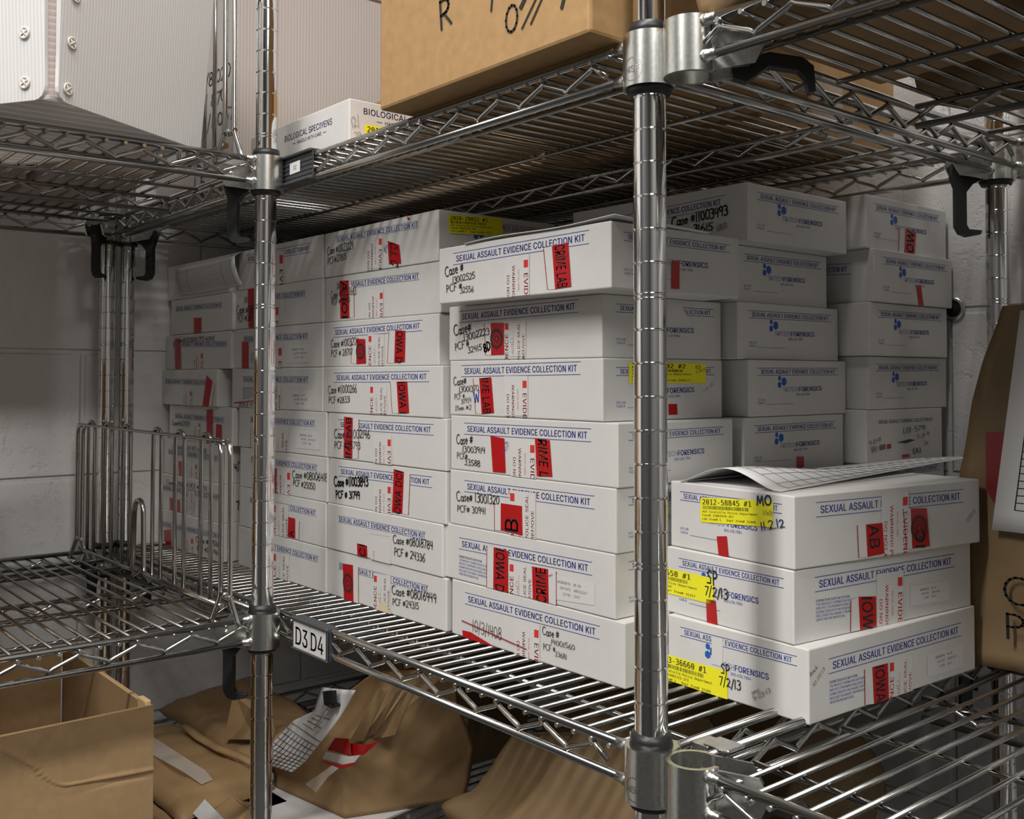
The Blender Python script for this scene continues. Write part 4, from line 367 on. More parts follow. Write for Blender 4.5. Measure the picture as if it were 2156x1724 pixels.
# single-stroke handwriting: glyph -> (advance, strokes)
def _arc(cx, cy, rx, ry, a0, a1, n=8): return [(cx+rx*math.cos(math.radians(a0+(a1-a0)*i/n)), cy+ry*math.sin(math.radians(a0+(a1-a0)*i/n))) for i in range(n+1)]
HW = {
 '0': (.62, [_arc(.28, .48, .24, .46, 100, 455, 12)]), '1': (.34, [[(.14, .98), (.12, 0)]]),
 '2': (.62, [_arc(.26, .72, .22, .24, 160, -40, 7)+[(.05, .02), (.3, .1), (.54, .03)]]),
 '3': (.58, [_arc(.22, .74, .22, .22, 140, -80, 7)+_arc(.22, .26, .25, .27, 85, -140, 7)]),
 '4': (.62, [[(.1, .95), (.06, .45), (.5, .48)], [(.42, .95), (.4, 0)]]),
 '5': (.60, [[(.5, .95), (.12, .93), (.1, .55)]+_arc(.22, .3, .26, .28, 100, -140, 7)]),
 '6': (.60, [[(.42, .98), (.14, .6)]+_arc(.27, .25, .22, .25, 160, 520, 10)]),
 '7': (.56, [[(.04, .92), (.48, .94), (.18, 0)]]), '8': (.58, [_arc(.26, .74, .18, .22, 0, 360, 9), _arc(.26, .25, .23, .25, 0, 360, 9)]),
 '9': (.58, [_arc(.24, .7, .2, .24, 0, 360, 9)+[(.44, .7), (.36, 0)]]),
 'C': (.78, [_arc(.42, .5, .38, .5, 50, 310, 10)]), 'a': (.56, [_arc(.24, .26, .2, .26, 30, 360, 8)+[(.46, .5), (.46, .05), (.54, 0)]]),
 's': (.46, [[(.38, .46), (.2, .52), (.1, .38), (.34, .2), (.28, .03), (.06, .05)]]), 'e': (.54, [[(.08, .26), (.42, .3)]+_arc(.26, .26, .19, .26, 20, 310, 8)]),
 '#': (.66, [[(.2, .75), (.12, .1)], [(.42, .75), (.34, .1)], [(.04, .55), (.54, .58)], [(.02, .3), (.52, .33)]]),
 'P': (.60, [[(.1, .98), (.1, 0)], [(.1, .95)]+_arc(.22, .72, .26, .25, 80, -90, 6)+[(.1, .46)]]), 'F': (.58, [[(.1, .98), (.08, 0)], [(.1, .95), (.52, .96)], [(.1, .5), (.42, .52)]]),
 'I': (.44, [[(.08, .95), (.36, .95)], [(.22, .95), (.2, 0)], [(.06, 0), (.36, .01)]]), 't': (.42, [[(.2, .9), (.18, .05), (.32, .02)], [(.02, .6), (.36, .62)]]),
 'm': (.72, [[(.06, .5), (.06, 0), (.1, .4), (.22, .5), (.3, .4), (.3, 0), (.34, .4), (.48, .5), (.56, .4), (.58, 0)]]), '/': (.46, [[(.36, 1.1), (.06, -.15)]]),
 '-': (.44, [[(.06, .42), (.34, .44)]]), '.': (.26, [[(.1, .05), (.12, .09)]]), 'D': (.64, [[(.1, .95), (.08, 0)]+_arc(.1, .48, .44, .48, -90, 90, 8)]),
 'B': (.62, [[(.1, .95), (.1, 0)]+_arc(.1, .25, .4, .25, -90, 90, 6)+_arc(.1, .73, .36, .23, -90, 90, 6)]), 'c': (.50, [_arc(.27, .26, .2, .26, 50, 310, 8)]),
 'k': (.52, [[(.08, .98), (.08, 0)], [(.4, .5), (.1, .24), (.44, 0)]]), 'W': (.9, [[(.05, .95), (.2, .02), (.42, .7), (.6, .02), (.82, .98)]]), 'M': (.84, [[(.06, 0), (.14, .9), (.36, .2), (.58, .92), (.7, 0)]]),
 'O': (.74, [_arc(.34, .48, .3, .48, 90, 450, 12)]), 'V': (.66, [[(.04, .95), (.26, 0), (.56, .98)]]), 'S': (.60, [[(.5, .86), (.28, .98), (.08, .74), (.42, .42), (.4, .08), (.06, .08)]]),
 'R': (.62, [[(.1, .98), (.1, 0)], [(.1, .95)]+_arc(.22, .72, .26, .25, 80, -90, 6)+[(.1, .46)], [(.25, .48), (.55, 0)]]),
 'K': (.62, [[(.1, .98), (.08, 0)], [(.5, .95), (.12, .45), (.54, 0)]]), 'L': (.56, [[(.1, .98), (.08, .02), (.46, .04)]]), 'A': (.64, [[(.04, 0), (.3, .96), (.54, 0)], [(.14, .34), (.46, .36)]]),
 '(': (.36, [_arc(.4, .45, .3, .65, 120, 240, 6)]), ')': (.36, [_arc(-.05, .45, .3, .65, 60, -60, 6)]), ' ': (.36, []),
}
def hand_polys(txt, w=0.075, seed=1):
    rnd = random.Random(seed); x = 0.0; out = []
    for ch in txt:
        adv, st = HW.get(ch, HW['-'])
        dy = rnd.uniform(-.04, .04); sk = rnd.uniform(-.03, .06); k = rnd.uniform(.94, 1.06)
        for s in st:
            P = [(x+px*k+py*sk, py*k+dy) for px, py in s]
            for i in range(len(P)-1):
                (ax, ay), (bx, by) = P[i], P[i+1]; dx, dy2 = bx-ax, by-ay; L = math.hypot(dx, dy2) or 1e-6
                ex, ey = dx/L*w*.5, dy2/L*w*.5; nx, ny = -ey, ex
                out.append([(ax-ex*.6+nx, ay-ey*.6+ny), (ax-ex-.0, ay-ey), (ax-ex*.6-nx, ay-ey*.6-ny), (bx+ex*.6-nx, by+ey*.6-ny), (bx+ex, by+ey), (bx+ex*.6+nx, by+ey*.6+ny)])
        x += adv*k
    return out, x
def clip_poly(P, L, Hh):
    for ax, lim, sgn in ((0, 0.0, 1), (0, L, -1), (1, 0.0, 1), (1, Hh, -1)):
        out = []
        for i in range(len(P)):
            a, b = P[i-1], P[i]; da, db = (a[ax]-lim)*sgn, (b[ax]-lim)*sgn
            if (da >= 0) != (db >= 0):
                t = da/(da-db); out.append((a[0]+(b[0]-a[0])*t, a[1]+(b[1]-a[1])*t))
            if db >= 0: out.append(b)
        P = out
        if len(P) < 3: return []
    return P
class FaceMesh:
    """flat marks on a face: points are (s right, t up) in inches; frame maps them into the place"""
    def __init__(s, fr, L, Hh): s.fr = fr; s.L = L; s.H = Hh; s.m = MB(); s.mats = []; s.n = 0
    def idx(s, m):
        if m not in s.mats: s.mats.append(m)
        return s.mats.index(m)
    def poly(s, P, m, layer):
        P = clip_poly(P, s.L, s.H)
        if len(P) < 3: return
        O, ex, ey, nz = s.fr; s.m.mi = s.idx(m)
        s.m.face([O+ex*p[0]+ey*p[1]+nz*layer for p in P]); s.n += 1
    def polys(s, PP, o, ex, ey, m, layer):
        for P in PP: s.poly([(o[0]+ex[0]*x+ey[0]*y, o[1]+ex[1]*x+ey[1]*y) for x, y in P], m, layer)
    def text(s, txt, a, b, cap, m, layer, bold=0.0, width=None, face='sans'):
        """line of print from a towards b, filling the distance a-b unless width is a natural factor"""
        fs, w = text_polys(txt, bold, face); dx, dy = b[0]-a[0], b[1]-a[1]; L = math.hypot(dx, dy) or 1e-6; d = (dx/L, dy/L)
        k = L/w if width is None else cap*width
        s.polys(fs, a, (d[0]*k, d[1]*k), (-d[1]*cap, d[0]*cap), m, layer); return w*k
    def hand(s, txt, a, b, cap, m, layer, wt=1.0):
        hp, w = hand_polys(txt, 0.095*wt if cap > .22 else 0.085*wt, len(txt)*7+int(cap*100)); dx, dy = b[0]-a[0], b[1]-a[1]; L = math.hypot(dx, dy) or 1e-6; d = (dx/L, dy/L); k = L/w
        s.polys(hp, a, (d[0]*k, d[1]*k), (-d[1]*cap, d[0]*cap), m, layer)
    def line(s, a, b, w, m, layer):
        dx, dy = b[0]-a[0], b[1]-a[1]; L = math.hypot(dx, dy) or 1e-6; nx, ny = -dy/L*w/2, dx/L*w/2
        s.poly([(a[0]+nx, a[1]+ny), (a[0]-nx, a[1]-ny), (b[0]-nx, b[1]-ny), (b[0]+nx, b[1]+ny)], m, layer)
    def disc(s, c, r, m, layer, n=6, rot=0.0):
        s.poly([(c[0]+r*math.cos(rot+2*math.pi*i/n), c[1]+r*math.sin(rot+2*math.pi*i/n)) for i in range(n)], m, layer)
    def circle(s, c, r, w, m, layer, n=20):
        for i in range(n):
            a, b = 2*math.pi*i/n, 2*math.pi*(i+1)/n
            s.poly([(c[0]+q*math.cos(t), c[1]+q*math.sin(t)) for q, t in ((r-w/2, a), (r+w/2, a), (r+w/2, b), (r-w/2, b))], m, layer)
    def build(s, name, parent):
        if not s.n: s.m.bm.free(); return None
        return s.m.build(name, s.mats, parent, recalc=False)
BOXES = {
 'c2_1': ((-26.22,-16.02,3.67,10.7,5.68,8.0,0.0),
  [('T',1.21,1.9,8.57,1.83,'T'),('H','Case #10023229',0.3,1.18,2.92,1.26,0.41,'k',1),('H','PCF#27815',0.35,0.67,2.25,0.79,0.35,'k',1),('S','D',(4.07,1.75),(5.61,1.69),(5.62,0.08),(4.08,0.1)),('R',((6.07,1.32),(7.04,1.03),(6.21,0.18),(7.23,0.13)),'C.I. C','D',None,0),('H','W12',5.69,0.84,5.99,0.76,0.35,'b',1),('P',((7.69,2.31),(7.99,2.13),(7.76,2.11)),None)],
  [('Y',((0.49,2.13),(3.64,2.27),(3.7,1.63),(0.58,1.29)),('2010-29052 #1','Case# 10023229-366','Lab Item# 1   Dept Item# 27815'))]),
 'c2_2': ((-26.17,-15.92,3.72,10.75,3.35,5.67,0.0),
  [('T',1.15,1.82,8.53,1.77,'T'),('H','Case #10022663',0.55,1.21,3.08,1.29,0.38,'k',1),('H','PCF #18500',0.61,0.87,2.5,0.93,0.3,'k',1),('R',((1.45,2.07),(2.33,2.03),(1.55,0.13),(2.44,0.12)),'A IOI','D',((2.82,1.61),(2.88,0.15)),0),('S','D',(4.07,1.41),(5.58,1.37),(5.59,-0.01),(4.09,0.0))],
  []),
 'c2_3': ((-26.22,-15.97,3.67,10.7,1.01,3.33,0.0),
  [('T',1.13,1.77,8.76,1.83,'L'),('H','Case #1003204',0.74,1.01,3.49,1.08,0.39,'k',1),('H','PCF # 28707',0.75,0.53,2.92,0.6,0.33,'k',1),('R',((3.24,1.38),(4.04,1.35),(3.25,0.13),(4.13,0.15)),'','D',((2.79,1.36),(2.76,0.17)),1),('S','U',(4.34,1.58),(5.81,1.53),(5.83,0.03),(4.35,0.04)),('R',((6.74,1.68),(7.58,1.64),(6.67,0.15),(7.54,0.18)),'OWA D','D',((6.22,1.7),(6.09,0.14)),0)],
  []),
 'c2_4': ((-26.22,-15.66,3.63,10.67,-1.33,1.0,0.0),
  [('T',1.36,1.79,9.36,1.85,'L'),('H','Case #11000266',0.53,0.97,3.39,1.07,0.41,'k',1),('H','PCF #28331',0.6,0.47,2.78,0.56,0.33,'k',1),('S','U',(4.57,1.43),(6.11,1.44),(6.12,0.09),(4.58,0.05)),('R',((6.94,1.61),(7.81,1.62),(7.11,0.12),(7.97,0.16)),'IOWA I','D',((6.4,1.62),(6.59,0.13)),0)],
  []),
 'c2_5': ((-25.76,-15.39,3.67,10.7,-3.66,-1.34,0.0),
  [('T',1.27,1.74,9.19,1.79,'L'),('H','Case #11002146',0.66,1.03,4.13,1.17,0.44,'k',1),('H','PCF # 28793',0.69,0.5,3.24,0.61,0.35,'k',1),('R',((1.66,2.15),(2.48,2.12),(1.63,0.08),(2.46,0.08)),'IMELAB','U',((3.05,2.07),(3.01,0.13)),0),('S','D',(4.4,1.38),(6.02,1.37),(6.03,-0.08),(4.42,-0.11))],
  []),
 'c2_6': ((-25.66,-15.43,3.7,10.73,-6.0,-3.68,0.0),
  [('T',1.18,1.7,8.96,1.78,'L'),('H','Case #11003843',0.53,0.91,3.85,1.19,0.46,'k',1.7),('H','PCF # 31749',0.71,0.33,3.09,0.48,0.37,'k',1.7),('R',((6.1,2.16),(6.94,2.09),(5.96,0.12),(6.81,0.14)),'OWA DCI','U',((7.43,2.02),(7.3,0.14)),0),('S','D',(4.28,1.46),(5.89,1.49),(5.91,-0.07),(4.29,-0.14))],
  []),
 'c2_7': ((-25.81,-15.66,3.67,10.7,-8.33,-6.01,0.0),
  [('T',1.2,1.62,8.84,1.68,'T'),('R',((3.02,0.61),(3.92,0.6),(3.06,0.02),(3.96,0.04)),'CI','U',None,0),('H','Case #08018784',6.23,1.03,9.49,1.16,0.38,'k',1),('H','PCF # 24336',6.33,0.49,8.88,0.52,0.36,'k',1),('S','N',(4.25,1.24),(5.99,1.32),(6.0,-0.0),(4.26,-0.12))],
  []),
 'c2_8': ((-25.79,-15.41,3.72,10.75,-10.67,-8.35,0.0),
  [('T',1.15,1.58,8.98,1.64,'T'),('R',((1.56,1.75),(2.53,1.81),(1.69,-0.1),(2.59,-0.05)),'','D',((3.02,1.78),(3.06,-0.04)),1),('S','U',(4.42,1.7),(5.94,1.8),(5.96,-0.12),(4.43,-0.27)),('H','Case #08016949',6.07,0.96,9.68,1.16,0.42,'k',1),('H','PCF #24315',6.12,0.47,8.31,0.63,0.32,'k',1),('C',((4.66,0.0),(5.36,0.55),(5.68,0.28),(5.98,-0.09)),None)],
  []),
 'c3_1': ((-14.34,-4.09,2.49,9.63,3.59,5.95,0.0),
  [('T',1.24,1.83,8.94,1.9,'L'),('H','Case #',0.48,1.13,1.8,1.28,0.43,'k',1),('H','13002525',0.99,0.82,2.56,0.92,0.28,'k',1),('H','PCF #',0.57,0.46,1.69,0.56,0.3,'k',1),('H','32556',1.53,0.37,2.46,0.38,0.25,'k',1),('S','D',(4.41,1.59),(5.91,1.57),(5.91,0.04),(4.42,0.02)),('R',((7.2,1.77),(8.06,1.8),(7.37,0.15),(8.22,0.18)),'CRIME LAB','D',((6.74,1.72),(6.97,0.16)),0)],
  [('r',((3.15,1.19),(3.58,1.2),(3.57,0.16),(3.11,0.15)),None)]),
 'c3_2': ((-15.41,-5.88,3.82,10.75,1.21,3.58,0.0),
  [('T',0.96,1.9,8.09,1.98,'L'),('H','Case#',0.39,1.09,1.68,1.26,0.46,'k',1),('H','13002223',1.1,0.83,2.93,1.09,0.31,'k',1),('H','PCF #',0.48,0.45,1.53,0.61,0.31,'k',1),('H','32415',1.4,0.31,2.4,0.44,0.26,'k',1),('R',((2.97,1.55),(3.81,1.52),(3.0,0.2),(3.84,0.21)),'','D',((2.54,1.55),(2.65,0.2)),1),('S','U',(3.85,1.59),(5.24,1.53),(5.24,0.11),(3.86,0.13)),('H','8D',2.56,0.31,3.02,0.48,0.36,'k',2)],
  [('W',((2.55,2.22),(4.38,2.25),(5.01,1.35),(2.54,1.18)),None)]),
 'c3_3': ((-15.33,-5.84,3.82,10.75,-1.16,1.2,0.0),
  [('T',1.05,1.91,8.11,1.99,'L'),('H','Case#',0.3,1.28,1.25,1.37,0.35,'k',1),('H','13001370',0.68,0.98,2.12,1.09,0.26,'k',1),('H','PCF #',0.35,0.67,1.12,0.74,0.24,'k',1),('H','30954',0.84,0.49,1.59,0.58,0.22,'k',1),('H','Item #2',0.41,0.2,1.6,0.28,0.22,'k',1),('R',((2.11,1.6),(2.9,1.65),(2.29,0.09),(3.09,0.16)),'IME LAB','D',((1.71,1.58),(1.88,0.1)),0),('S','D',(3.79,1.7),(5.27,1.7),(5.27,0.1),(3.8,0.06)),('H','W',1.76,0.54,2.2,0.6,0.47,'b',1.5)],
  [('Y',((1.37,2.23),(5.87,2.21),(5.86,1.31),(1.37,1.43)),('2013-30202 #2','Case# 13001370-360','Lab Item# 2   Dept Item# 30954-2')),('r',((3.6,0.6),(4.1,0.6),(4.13,0.18),(3.61,0.18)),None),('H','KD',5.23,1.98,5.55,2.0,0.17,'k',1),('H','5-30-13',5.27,1.79,5.84,1.94,0.11,'k',1),('H','7-11-13',5.71,0.99,6.33,1.34,0.12,'g',1)]),
 'c3_4': ((-15.26,-5.07,3.82,10.45,-3.54,-1.18,0.0),
  [('T',1.2,1.81,8.6,1.86,'L'),('H','Case #',0.44,1.13,1.64,1.17,0.42,'k',1),('H','13003914',0.86,0.8,2.49,0.82,0.27,'k',1),('H','PCF#',0.48,0.5,1.27,0.49,0.26,'k',1),('H','33588',1.01,0.25,2.14,0.25,0.27,'k',1),('R',((2.84,1.58),(3.73,1.51),(3.0,0.09),(3.82,0.1)),'','D',None,0),('R',((5.66,1.62),(6.52,1.57),(5.79,0.12),(6.67,0.16)),'RIME L','D',None,0),('S','D',(4.12,1.5),(5.69,1.52),(5.69,-0.01),(4.13,-0.08)),('H','sms',3.75,1.28,4.0,1.32,0.15,'b',1),('H','/22/14',3.68,0.9,4.05,1.19,0.15,'b',1)],
  []),
 'c3_5': ((-15.31,-5.16,3.82,10.45,-5.92,-3.55,0.0),
  [('T',1.26,1.72,8.81,1.76,'L'),('H','Case# 13001320',0.5,1.05,3.48,1.16,0.39,'k',1),('H','PCF# 30941',0.56,0.58,2.59,0.66,0.28,'k',1),('S','U',(4.1,1.81),(5.74,1.82),(5.74,-0.12),(4.11,-0.19)),('R',((3.55,1.22),(4.88,1.23),(3.55,0.11),(4.92,0.05)),'B','U',((3.14,1.26),(3.16,0.07)),0)],
  []),
 'c3_6': ((-15.66,-5.23,3.82,10.35,-8.29,-5.93,0.0),
  [('T',1.24,1.59,9.04,1.67,'L'),('X',((1.04,1.12),(3.38,1.09),(3.39,0.21),(1.04,0.2)),None),('R',((3.44,1.73),(4.35,1.7),(3.41,-0.05),(4.36,-0.08)),'IOWA D','D',((3.0,1.73),(2.98,-0.03)),0),('S','U',(4.43,1.27),(5.91,1.32),(5.92,-0.21),(4.43,-0.3)),('R',((5.89,1.28),(6.83,1.31),(5.95,-0.08),(6.86,0.01)),'CRIME','U',((7.28,1.29),(7.29,-0.01)),0),('E',((6.97,1.15),(9.39,1.17),(9.39,0.35),(6.97,0.19)),('RE-3IA','APR 30,2017','12457')),('H','sms',6.87,1.01,7.11,1.11,0.12,'b',1)],
  []),
 'c3_7': ((-15.15,-4.75,3.82,10.35,-10.67,-8.31,0.0),
  [('T',1.18,1.68,8.92,1.77,'L'),('P',((0.78,0.28),(1.36,0.31),(3.53,-0.07),(2.44,-0.03),(0.84,-0.03)),None),('H','10/3/1408',1.48,0.38,3.48,0.39,0.49,'k',0.6),('Z',((0.74,0.7),(5.04,0.34)),None),('S','D',(4.27,1.38),(5.83,1.44),(5.83,-0.33),(4.27,-0.45)),('H','Case #',5.98,1.11,6.98,1.13,0.32,'k',1),('H','14001560',6.48,0.83,7.84,0.87,0.21,'k',1),('H','PCF #',6.03,0.54,6.76,0.57,0.23,'k',1),('H','33681',6.7,0.43,7.4,0.42,0.2,'k',1)],
  []),
 'c1_1': ((-36.52,-26.34,3.61,10.65,5.68,8.0,0.0),
  [('T',1.23,1.8,8.73,1.74,'L'),('S','D',(3.44,2.0),(5.84,1.85),(5.87,-0.01),(3.48,0.07))],
  []),
 'c1_2': ((-37.24,-26.32,3.61,10.65,3.35,5.67,0.0),
  [('T',1.55,1.73,9.04,1.64,'T'),('S','D',(3.75,1.29),(6.05,1.22),(6.07,0.01),(3.77,0.04)),('R',((2.06,2.39),(2.94,2.36),(2.18,0.04),(3.05,0.0)),'','D',None,0),('H','Case #08012',0.5,0.96,3.33,0.86,0.5,'k',1),('H','PCF #28470',0.59,0.46,3.33,0.41,0.4,'k',1)],
  []),
 'c1_3': ((-37.44,-26.27,3.61,10.65,1.01,3.33,0.0),
  [('T',1.72,1.73,9.54,1.68,'T'),('S','D',(4.46,1.29),(6.67,1.27),(6.69,-0.05),(4.48,-0.07)),('E',((7.39,1.22),(9.88,1.25),(9.9,0.28),(7.4,0.23)),('RE-3IA','SEPT 30,2009','10514')),('R',((1.5,1.59),(2.39,1.57),(1.53,-0.01),(2.42,-0.01)),'','D',None,0),('H','D/16/07',2.64,0.36,3.07,0.35,0.58,'b',1)],
  []),
 'c1_4': ((-37.34,-26.27,3.61,10.65,-1.33,1.0,0.0),
  [('T',1.56,1.69,9.54,1.68,'T'),('S','U',(4.55,1.45),(6.46,1.46),(6.48,-0.17),(4.58,-0.23)),('E',((7.42,1.05),(9.95,1.11),(9.96,0.11),(7.44,0.04)),('RE-3IA','FEB 1,2010','9850')),('X',((1.53,1.23),(3.5,1.27),(3.52,0.55),(1.54,0.48)),None),('L',((0.33,0.26),(3.23,0.46)),None),('H','2013 V',1.02,0.06,2.95,0.12,0.23,'k',1)],
  []),
 'c1_5': ((-36.32,-25.86,3.61,10.65,-3.66,-1.34,0.0),
  [('T',1.58,1.66,9.26,1.7,'T'),('S','U',(4.26,1.18),(6.33,1.2),(6.35,-0.14),(4.29,-0.21)),('E',((7.13,1.27),(9.81,1.27),(9.82,0.33),(7.14,0.3)),('RE-3IA','SEPT 30,2009','10514')),('Z',((1.66,1.15),(1.69,-0.04)),None)],
  []),
 'c1_6': ((-36.11,-25.74,3.61,10.65,-6.0,-3.68,0.0),
  [('T',1.49,1.69,9.33,1.72,'T'),('R',((3.92,1.46),(4.8,1.37),(3.94,-0.05),(4.75,-0.05)),'','D',None,0),('S','D',(4.51,1.39),(6.43,1.43),(6.45,-0.11),(4.54,-0.19)),('H','Case #08006418',6.61,1.01,10.49,1.11,0.41,'k',1),('H','PCF #25050',6.69,0.58,9.2,0.56,0.36,'k',1)],
  []),
 'c1_7': ((-36.11,-25.86,3.61,10.65,-8.33,-6.01,0.0),
  [('T',1.39,1.64,9.2,1.68,'T'),('S','U',(4.29,1.76),(6.19,1.82),(6.22,-0.18),(4.33,-0.3)),('R',((6.2,1.16),(6.99,1.15),(6.13,0.07),(7.01,0.08)),'A','U',((7.46,1.05),(7.39,0.09)),0)],
  []),
 'c1_8': ((-36.22,-25.83,3.61,10.65,-10.67,-8.35,0.0),
  [('T',1.84,1.62,9.61,1.65,'T'),('S','U',(4.45,1.36),(6.45,1.49),(6.48,-0.17),(4.48,-0.34))],
  []),
 'c0_1': ((-47.23,-37.34,3.41,10.45,5.65,7.96,0.0),
  [],
  []),
 'c0_2': ((-46.62,-36.93,3.41,10.45,3.32,5.63,0.0),
  [('T',0.84,1.72,8.18,1.61,'T'),('R',((3.92,1.0),(5.1,0.95),(3.98,-0.03),(5.07,-0.04)),'','D',None,0)],
  []),
 'c0_3': ((-47.44,-37.08,3.41,10.45,0.99,3.3,0.0),
  [('T',1.19,1.69,9.74,1.51,'T'),('H','Case#07038093 PCF #29101',1.99,1.8,8.07,1.76,0.3,'k',1),('R',((1.6,2.06),(2.48,2.04),(1.72,-0.04),(2.72,-0.05)),'','D',None,0),('S','D',(4.65,1.18),(6.23,1.15),(6.26,-0.15),(4.68,-0.14))],
  []),
 'c0_4': ((-48.35,-38.56,3.21,10.24,-1.35,0.97,0.0),
  [('T',1.36,1.56,8.93,1.48,'T'),('R',((8.25,1.95),(9.13,1.54),(7.59,-0.12),(8.55,-0.1)),'','U',((9.43,1.27),(8.96,-0.07)),0),('S','D',(4.39,1.05),(5.93,1.06),(5.96,-0.14),(4.42,-0.17))],
  []),
 'c0_5': ((-46.72,-36.83,3.41,10.45,-3.68,-1.36,0.0),
  [('T',1.03,1.58,8.76,1.54,'T'),('H','Case#06029134',0.49,0.93,3.52,0.97,0.33,'k',1),('R',((6.2,2.13),(7.12,2.15),(6.25,-0.12),(7.17,-0.1)),'','D',None,0),('R',((7.64,1.28),(8.45,1.26),(7.63,-0.08),(8.51,-0.07)),'','D',None,0),('S','D',(3.96,1.36),(5.19,1.4),(5.22,-0.03),(3.99,-0.09))],
  []),
 'c0_6': ((-47.74,-37.64,3.36,10.4,-6.01,-3.69,0.0),
  [('T',1.04,1.48,9.06,1.48,'T'),('H','Case#06005471 PCF #24162',1.81,1.71,7.4,1.74,0.29,'k',1),('R',((2.88,0.97),(3.35,0.96),(2.95,-0.15),(3.38,-0.14)),'','D',None,0),('S','D',(4.45,1.0),(5.91,1.06),(5.94,-0.24),(4.48,-0.32))],
  [('H','4/28',0.62,0.76,1.33,0.92,0.47,'k',1.4)]),
 'c0_7': ((-47.54,-37.54,3.1,10.14,-8.34,-6.02,0.0),
  [('T',0.57,1.4,9.75,1.54,'T'),('H','Case#07009164 PCF #24511',1.29,1.68,7.95,1.8,0.29,'k',1),('R',((1.89,0.82),(2.37,0.83),(1.98,-0.23),(2.44,-0.22)),'','D',None,0),('R',((3.03,0.81),(3.59,0.83),(3.06,-0.15),(3.75,-0.19)),'','D',None,0),('S','U',(4.49,1.55),(6.03,1.58),(6.08,-0.26),(4.53,-0.32))],
  [('H','7/19',0.99,0.75,1.7,0.86,0.53,'k',1.4)]),
 'c0_8': ((-47.33,-37.44,3.0,10.04,-10.67,-8.35,0.0),
  [('T',0.6,1.32,10.21,1.6,'T'),('R',((0.94,0.92),(2.19,1.14),(1.13,-0.33),(2.32,-0.22)),'','D',None,0),('S','D',(4.24,1.04),(5.89,1.13),(5.93,-0.26),(4.28,-0.38)),('H','Case #07016209',6.28,0.82,10.93,0.96,0.34,'k',1),('H','PCF #24696',6.46,0.33,9.61,0.46,0.3,'k',1)],
  []),
 'r2_1': ((-14.59,-4.39,10.55,17.76,6.0,8.37,0.0),
  [('T',3.07,1.57,8.9,1.73,'L'),('H','Case #11003493',6.23,0.98,9.29,1.15,0.41,'k',1.5),('H','31615',7.43,0.6,8.49,0.59,0.33,'k',1.5),('H','6/8/12',8.7,0.52,9.26,0.64,0.23,'g',1)],
  []),
 'r2_2': ((-15.61,-5.41,10.91,17.74,3.62,5.99,0.0),
  [],
  []),
 'r2_3': ((-15.41,-5.21,10.96,18.3,1.24,3.61,0.0),
  [],
  []),
 'r2_4': ((-15.2,-5.0,11.39,18.57,-1.14,1.22,0.0),
  [],
  []),
 'r2_5': ((-15.2,-5.0,11.06,18.34,-3.52,-1.16,0.0),
  [],
  [('r',((3.64,0.61),(4.16,0.59),(4.18,0.13),(3.66,0.14)),None)]),
 'r2_6': ((-15.31,-5.11,11.06,18.1,-5.9,-3.54,0.0),
  [],
  []),
 'r2_7': ((-15.2,-5.0,11.16,18.2,-8.29,-5.92,0.0),
  [],
  []),
 'r2_8': ((-15.31,-5.05,11.06,18.1,-10.67,-8.3,0.0),
  [],
  []),
 'r3_1': ((-14.08,-3.88,18.51,25.8,6.32,8.74,0.0),
  [],
  [('R',((3.36,1.19),(4.32,1.05),(3.24,-0.03),(4.17,-0.03)),'IOW','U',((2.85,1.12),(2.74,-0.05)),0)]),
 'r3_2': ((-13.88,-3.68,18.81,25.95,3.9,6.31,0.0),
  [('T',4.48,1.74,8.83,1.57,'L')],
  [('r',((3.63,0.93),(4.08,0.99),(4.32,-0.04),(3.88,-0.04)),None)]),
 'r3_3': ((-13.98,-3.78,18.56,25.6,1.47,3.88,0.0),
  [],
  []),
 'r3_4': ((-14.18,-3.98,18.78,25.87,-0.96,1.45,0.0),
  [],
  []),
 'r3_5': ((-14.18,-3.98,18.56,25.39,-3.39,-0.97,0.0),
  [],
  [('H','L01-5791',3.11,1.27,5.24,1.4,0.24,'k',1),('H','5-31-4',4.37,0.97,5.59,1.12,0.2,'k',1),('H','26',5.01,0.66,5.45,0.68,0.17,'k',1),('H','9-21-01',0.21,0.81,1.2,1.02,0.19,'k',1),('H','(A)',0.38,0.5,0.86,0.56,0.25,'k',1),('H','(A)',3.97,0.29,4.74,0.32,0.26,'k',1),('k',((2.56,0.87),(3.69,0.99),(4.24,0.93),(3.35,0.81)),None),('g',((1.04,0.8),(1.56,0.84),(1.55,0.61),(1.04,0.57)),None),('r',((1.7,0.82),(2.04,0.84),(2.03,0.63),(1.69,0.6)),None),('r',((3.01,0.29),(3.67,0.3),(3.67,0.15),(3.0,0.15)),None)]),
 'r3_6': ((-14.29,-4.09,18.71,25.75,-5.81,-3.4,0.0),
  [],
  []),
 'r3_7': ((-14.18,-3.98,18.71,25.75,-8.24,-5.83,0.0),
  [],
  []),
 'r3_8': ((-14.18,-4.03,18.71,25.75,-10.67,-8.26,0.0),
  [],
  []),
 'fs_1': ((-4.8,1.12,5.65,16.05,-5.8,-3.39,0.1136),
  [('Y',((1.6,1.94),(5.04,2.17),(5.02,1.26),(1.59,1.06)),('2012-58845 #1','Case# 12003529-367','Lab Item# 1   Dept Item# 31449')),('H','MO',4.32,1.97,5.0,2.01,0.35,'n',1.6),('H','VWB',4.6,1.65,5.04,1.67,0.18,'n',0.7),('H','11.2.12',4.52,1.11,5.56,1.37,0.28,'n',1.3),('r',((2.41,0.65),(2.91,0.72),(3.0,-0.03),(2.51,-0.03)),None)],
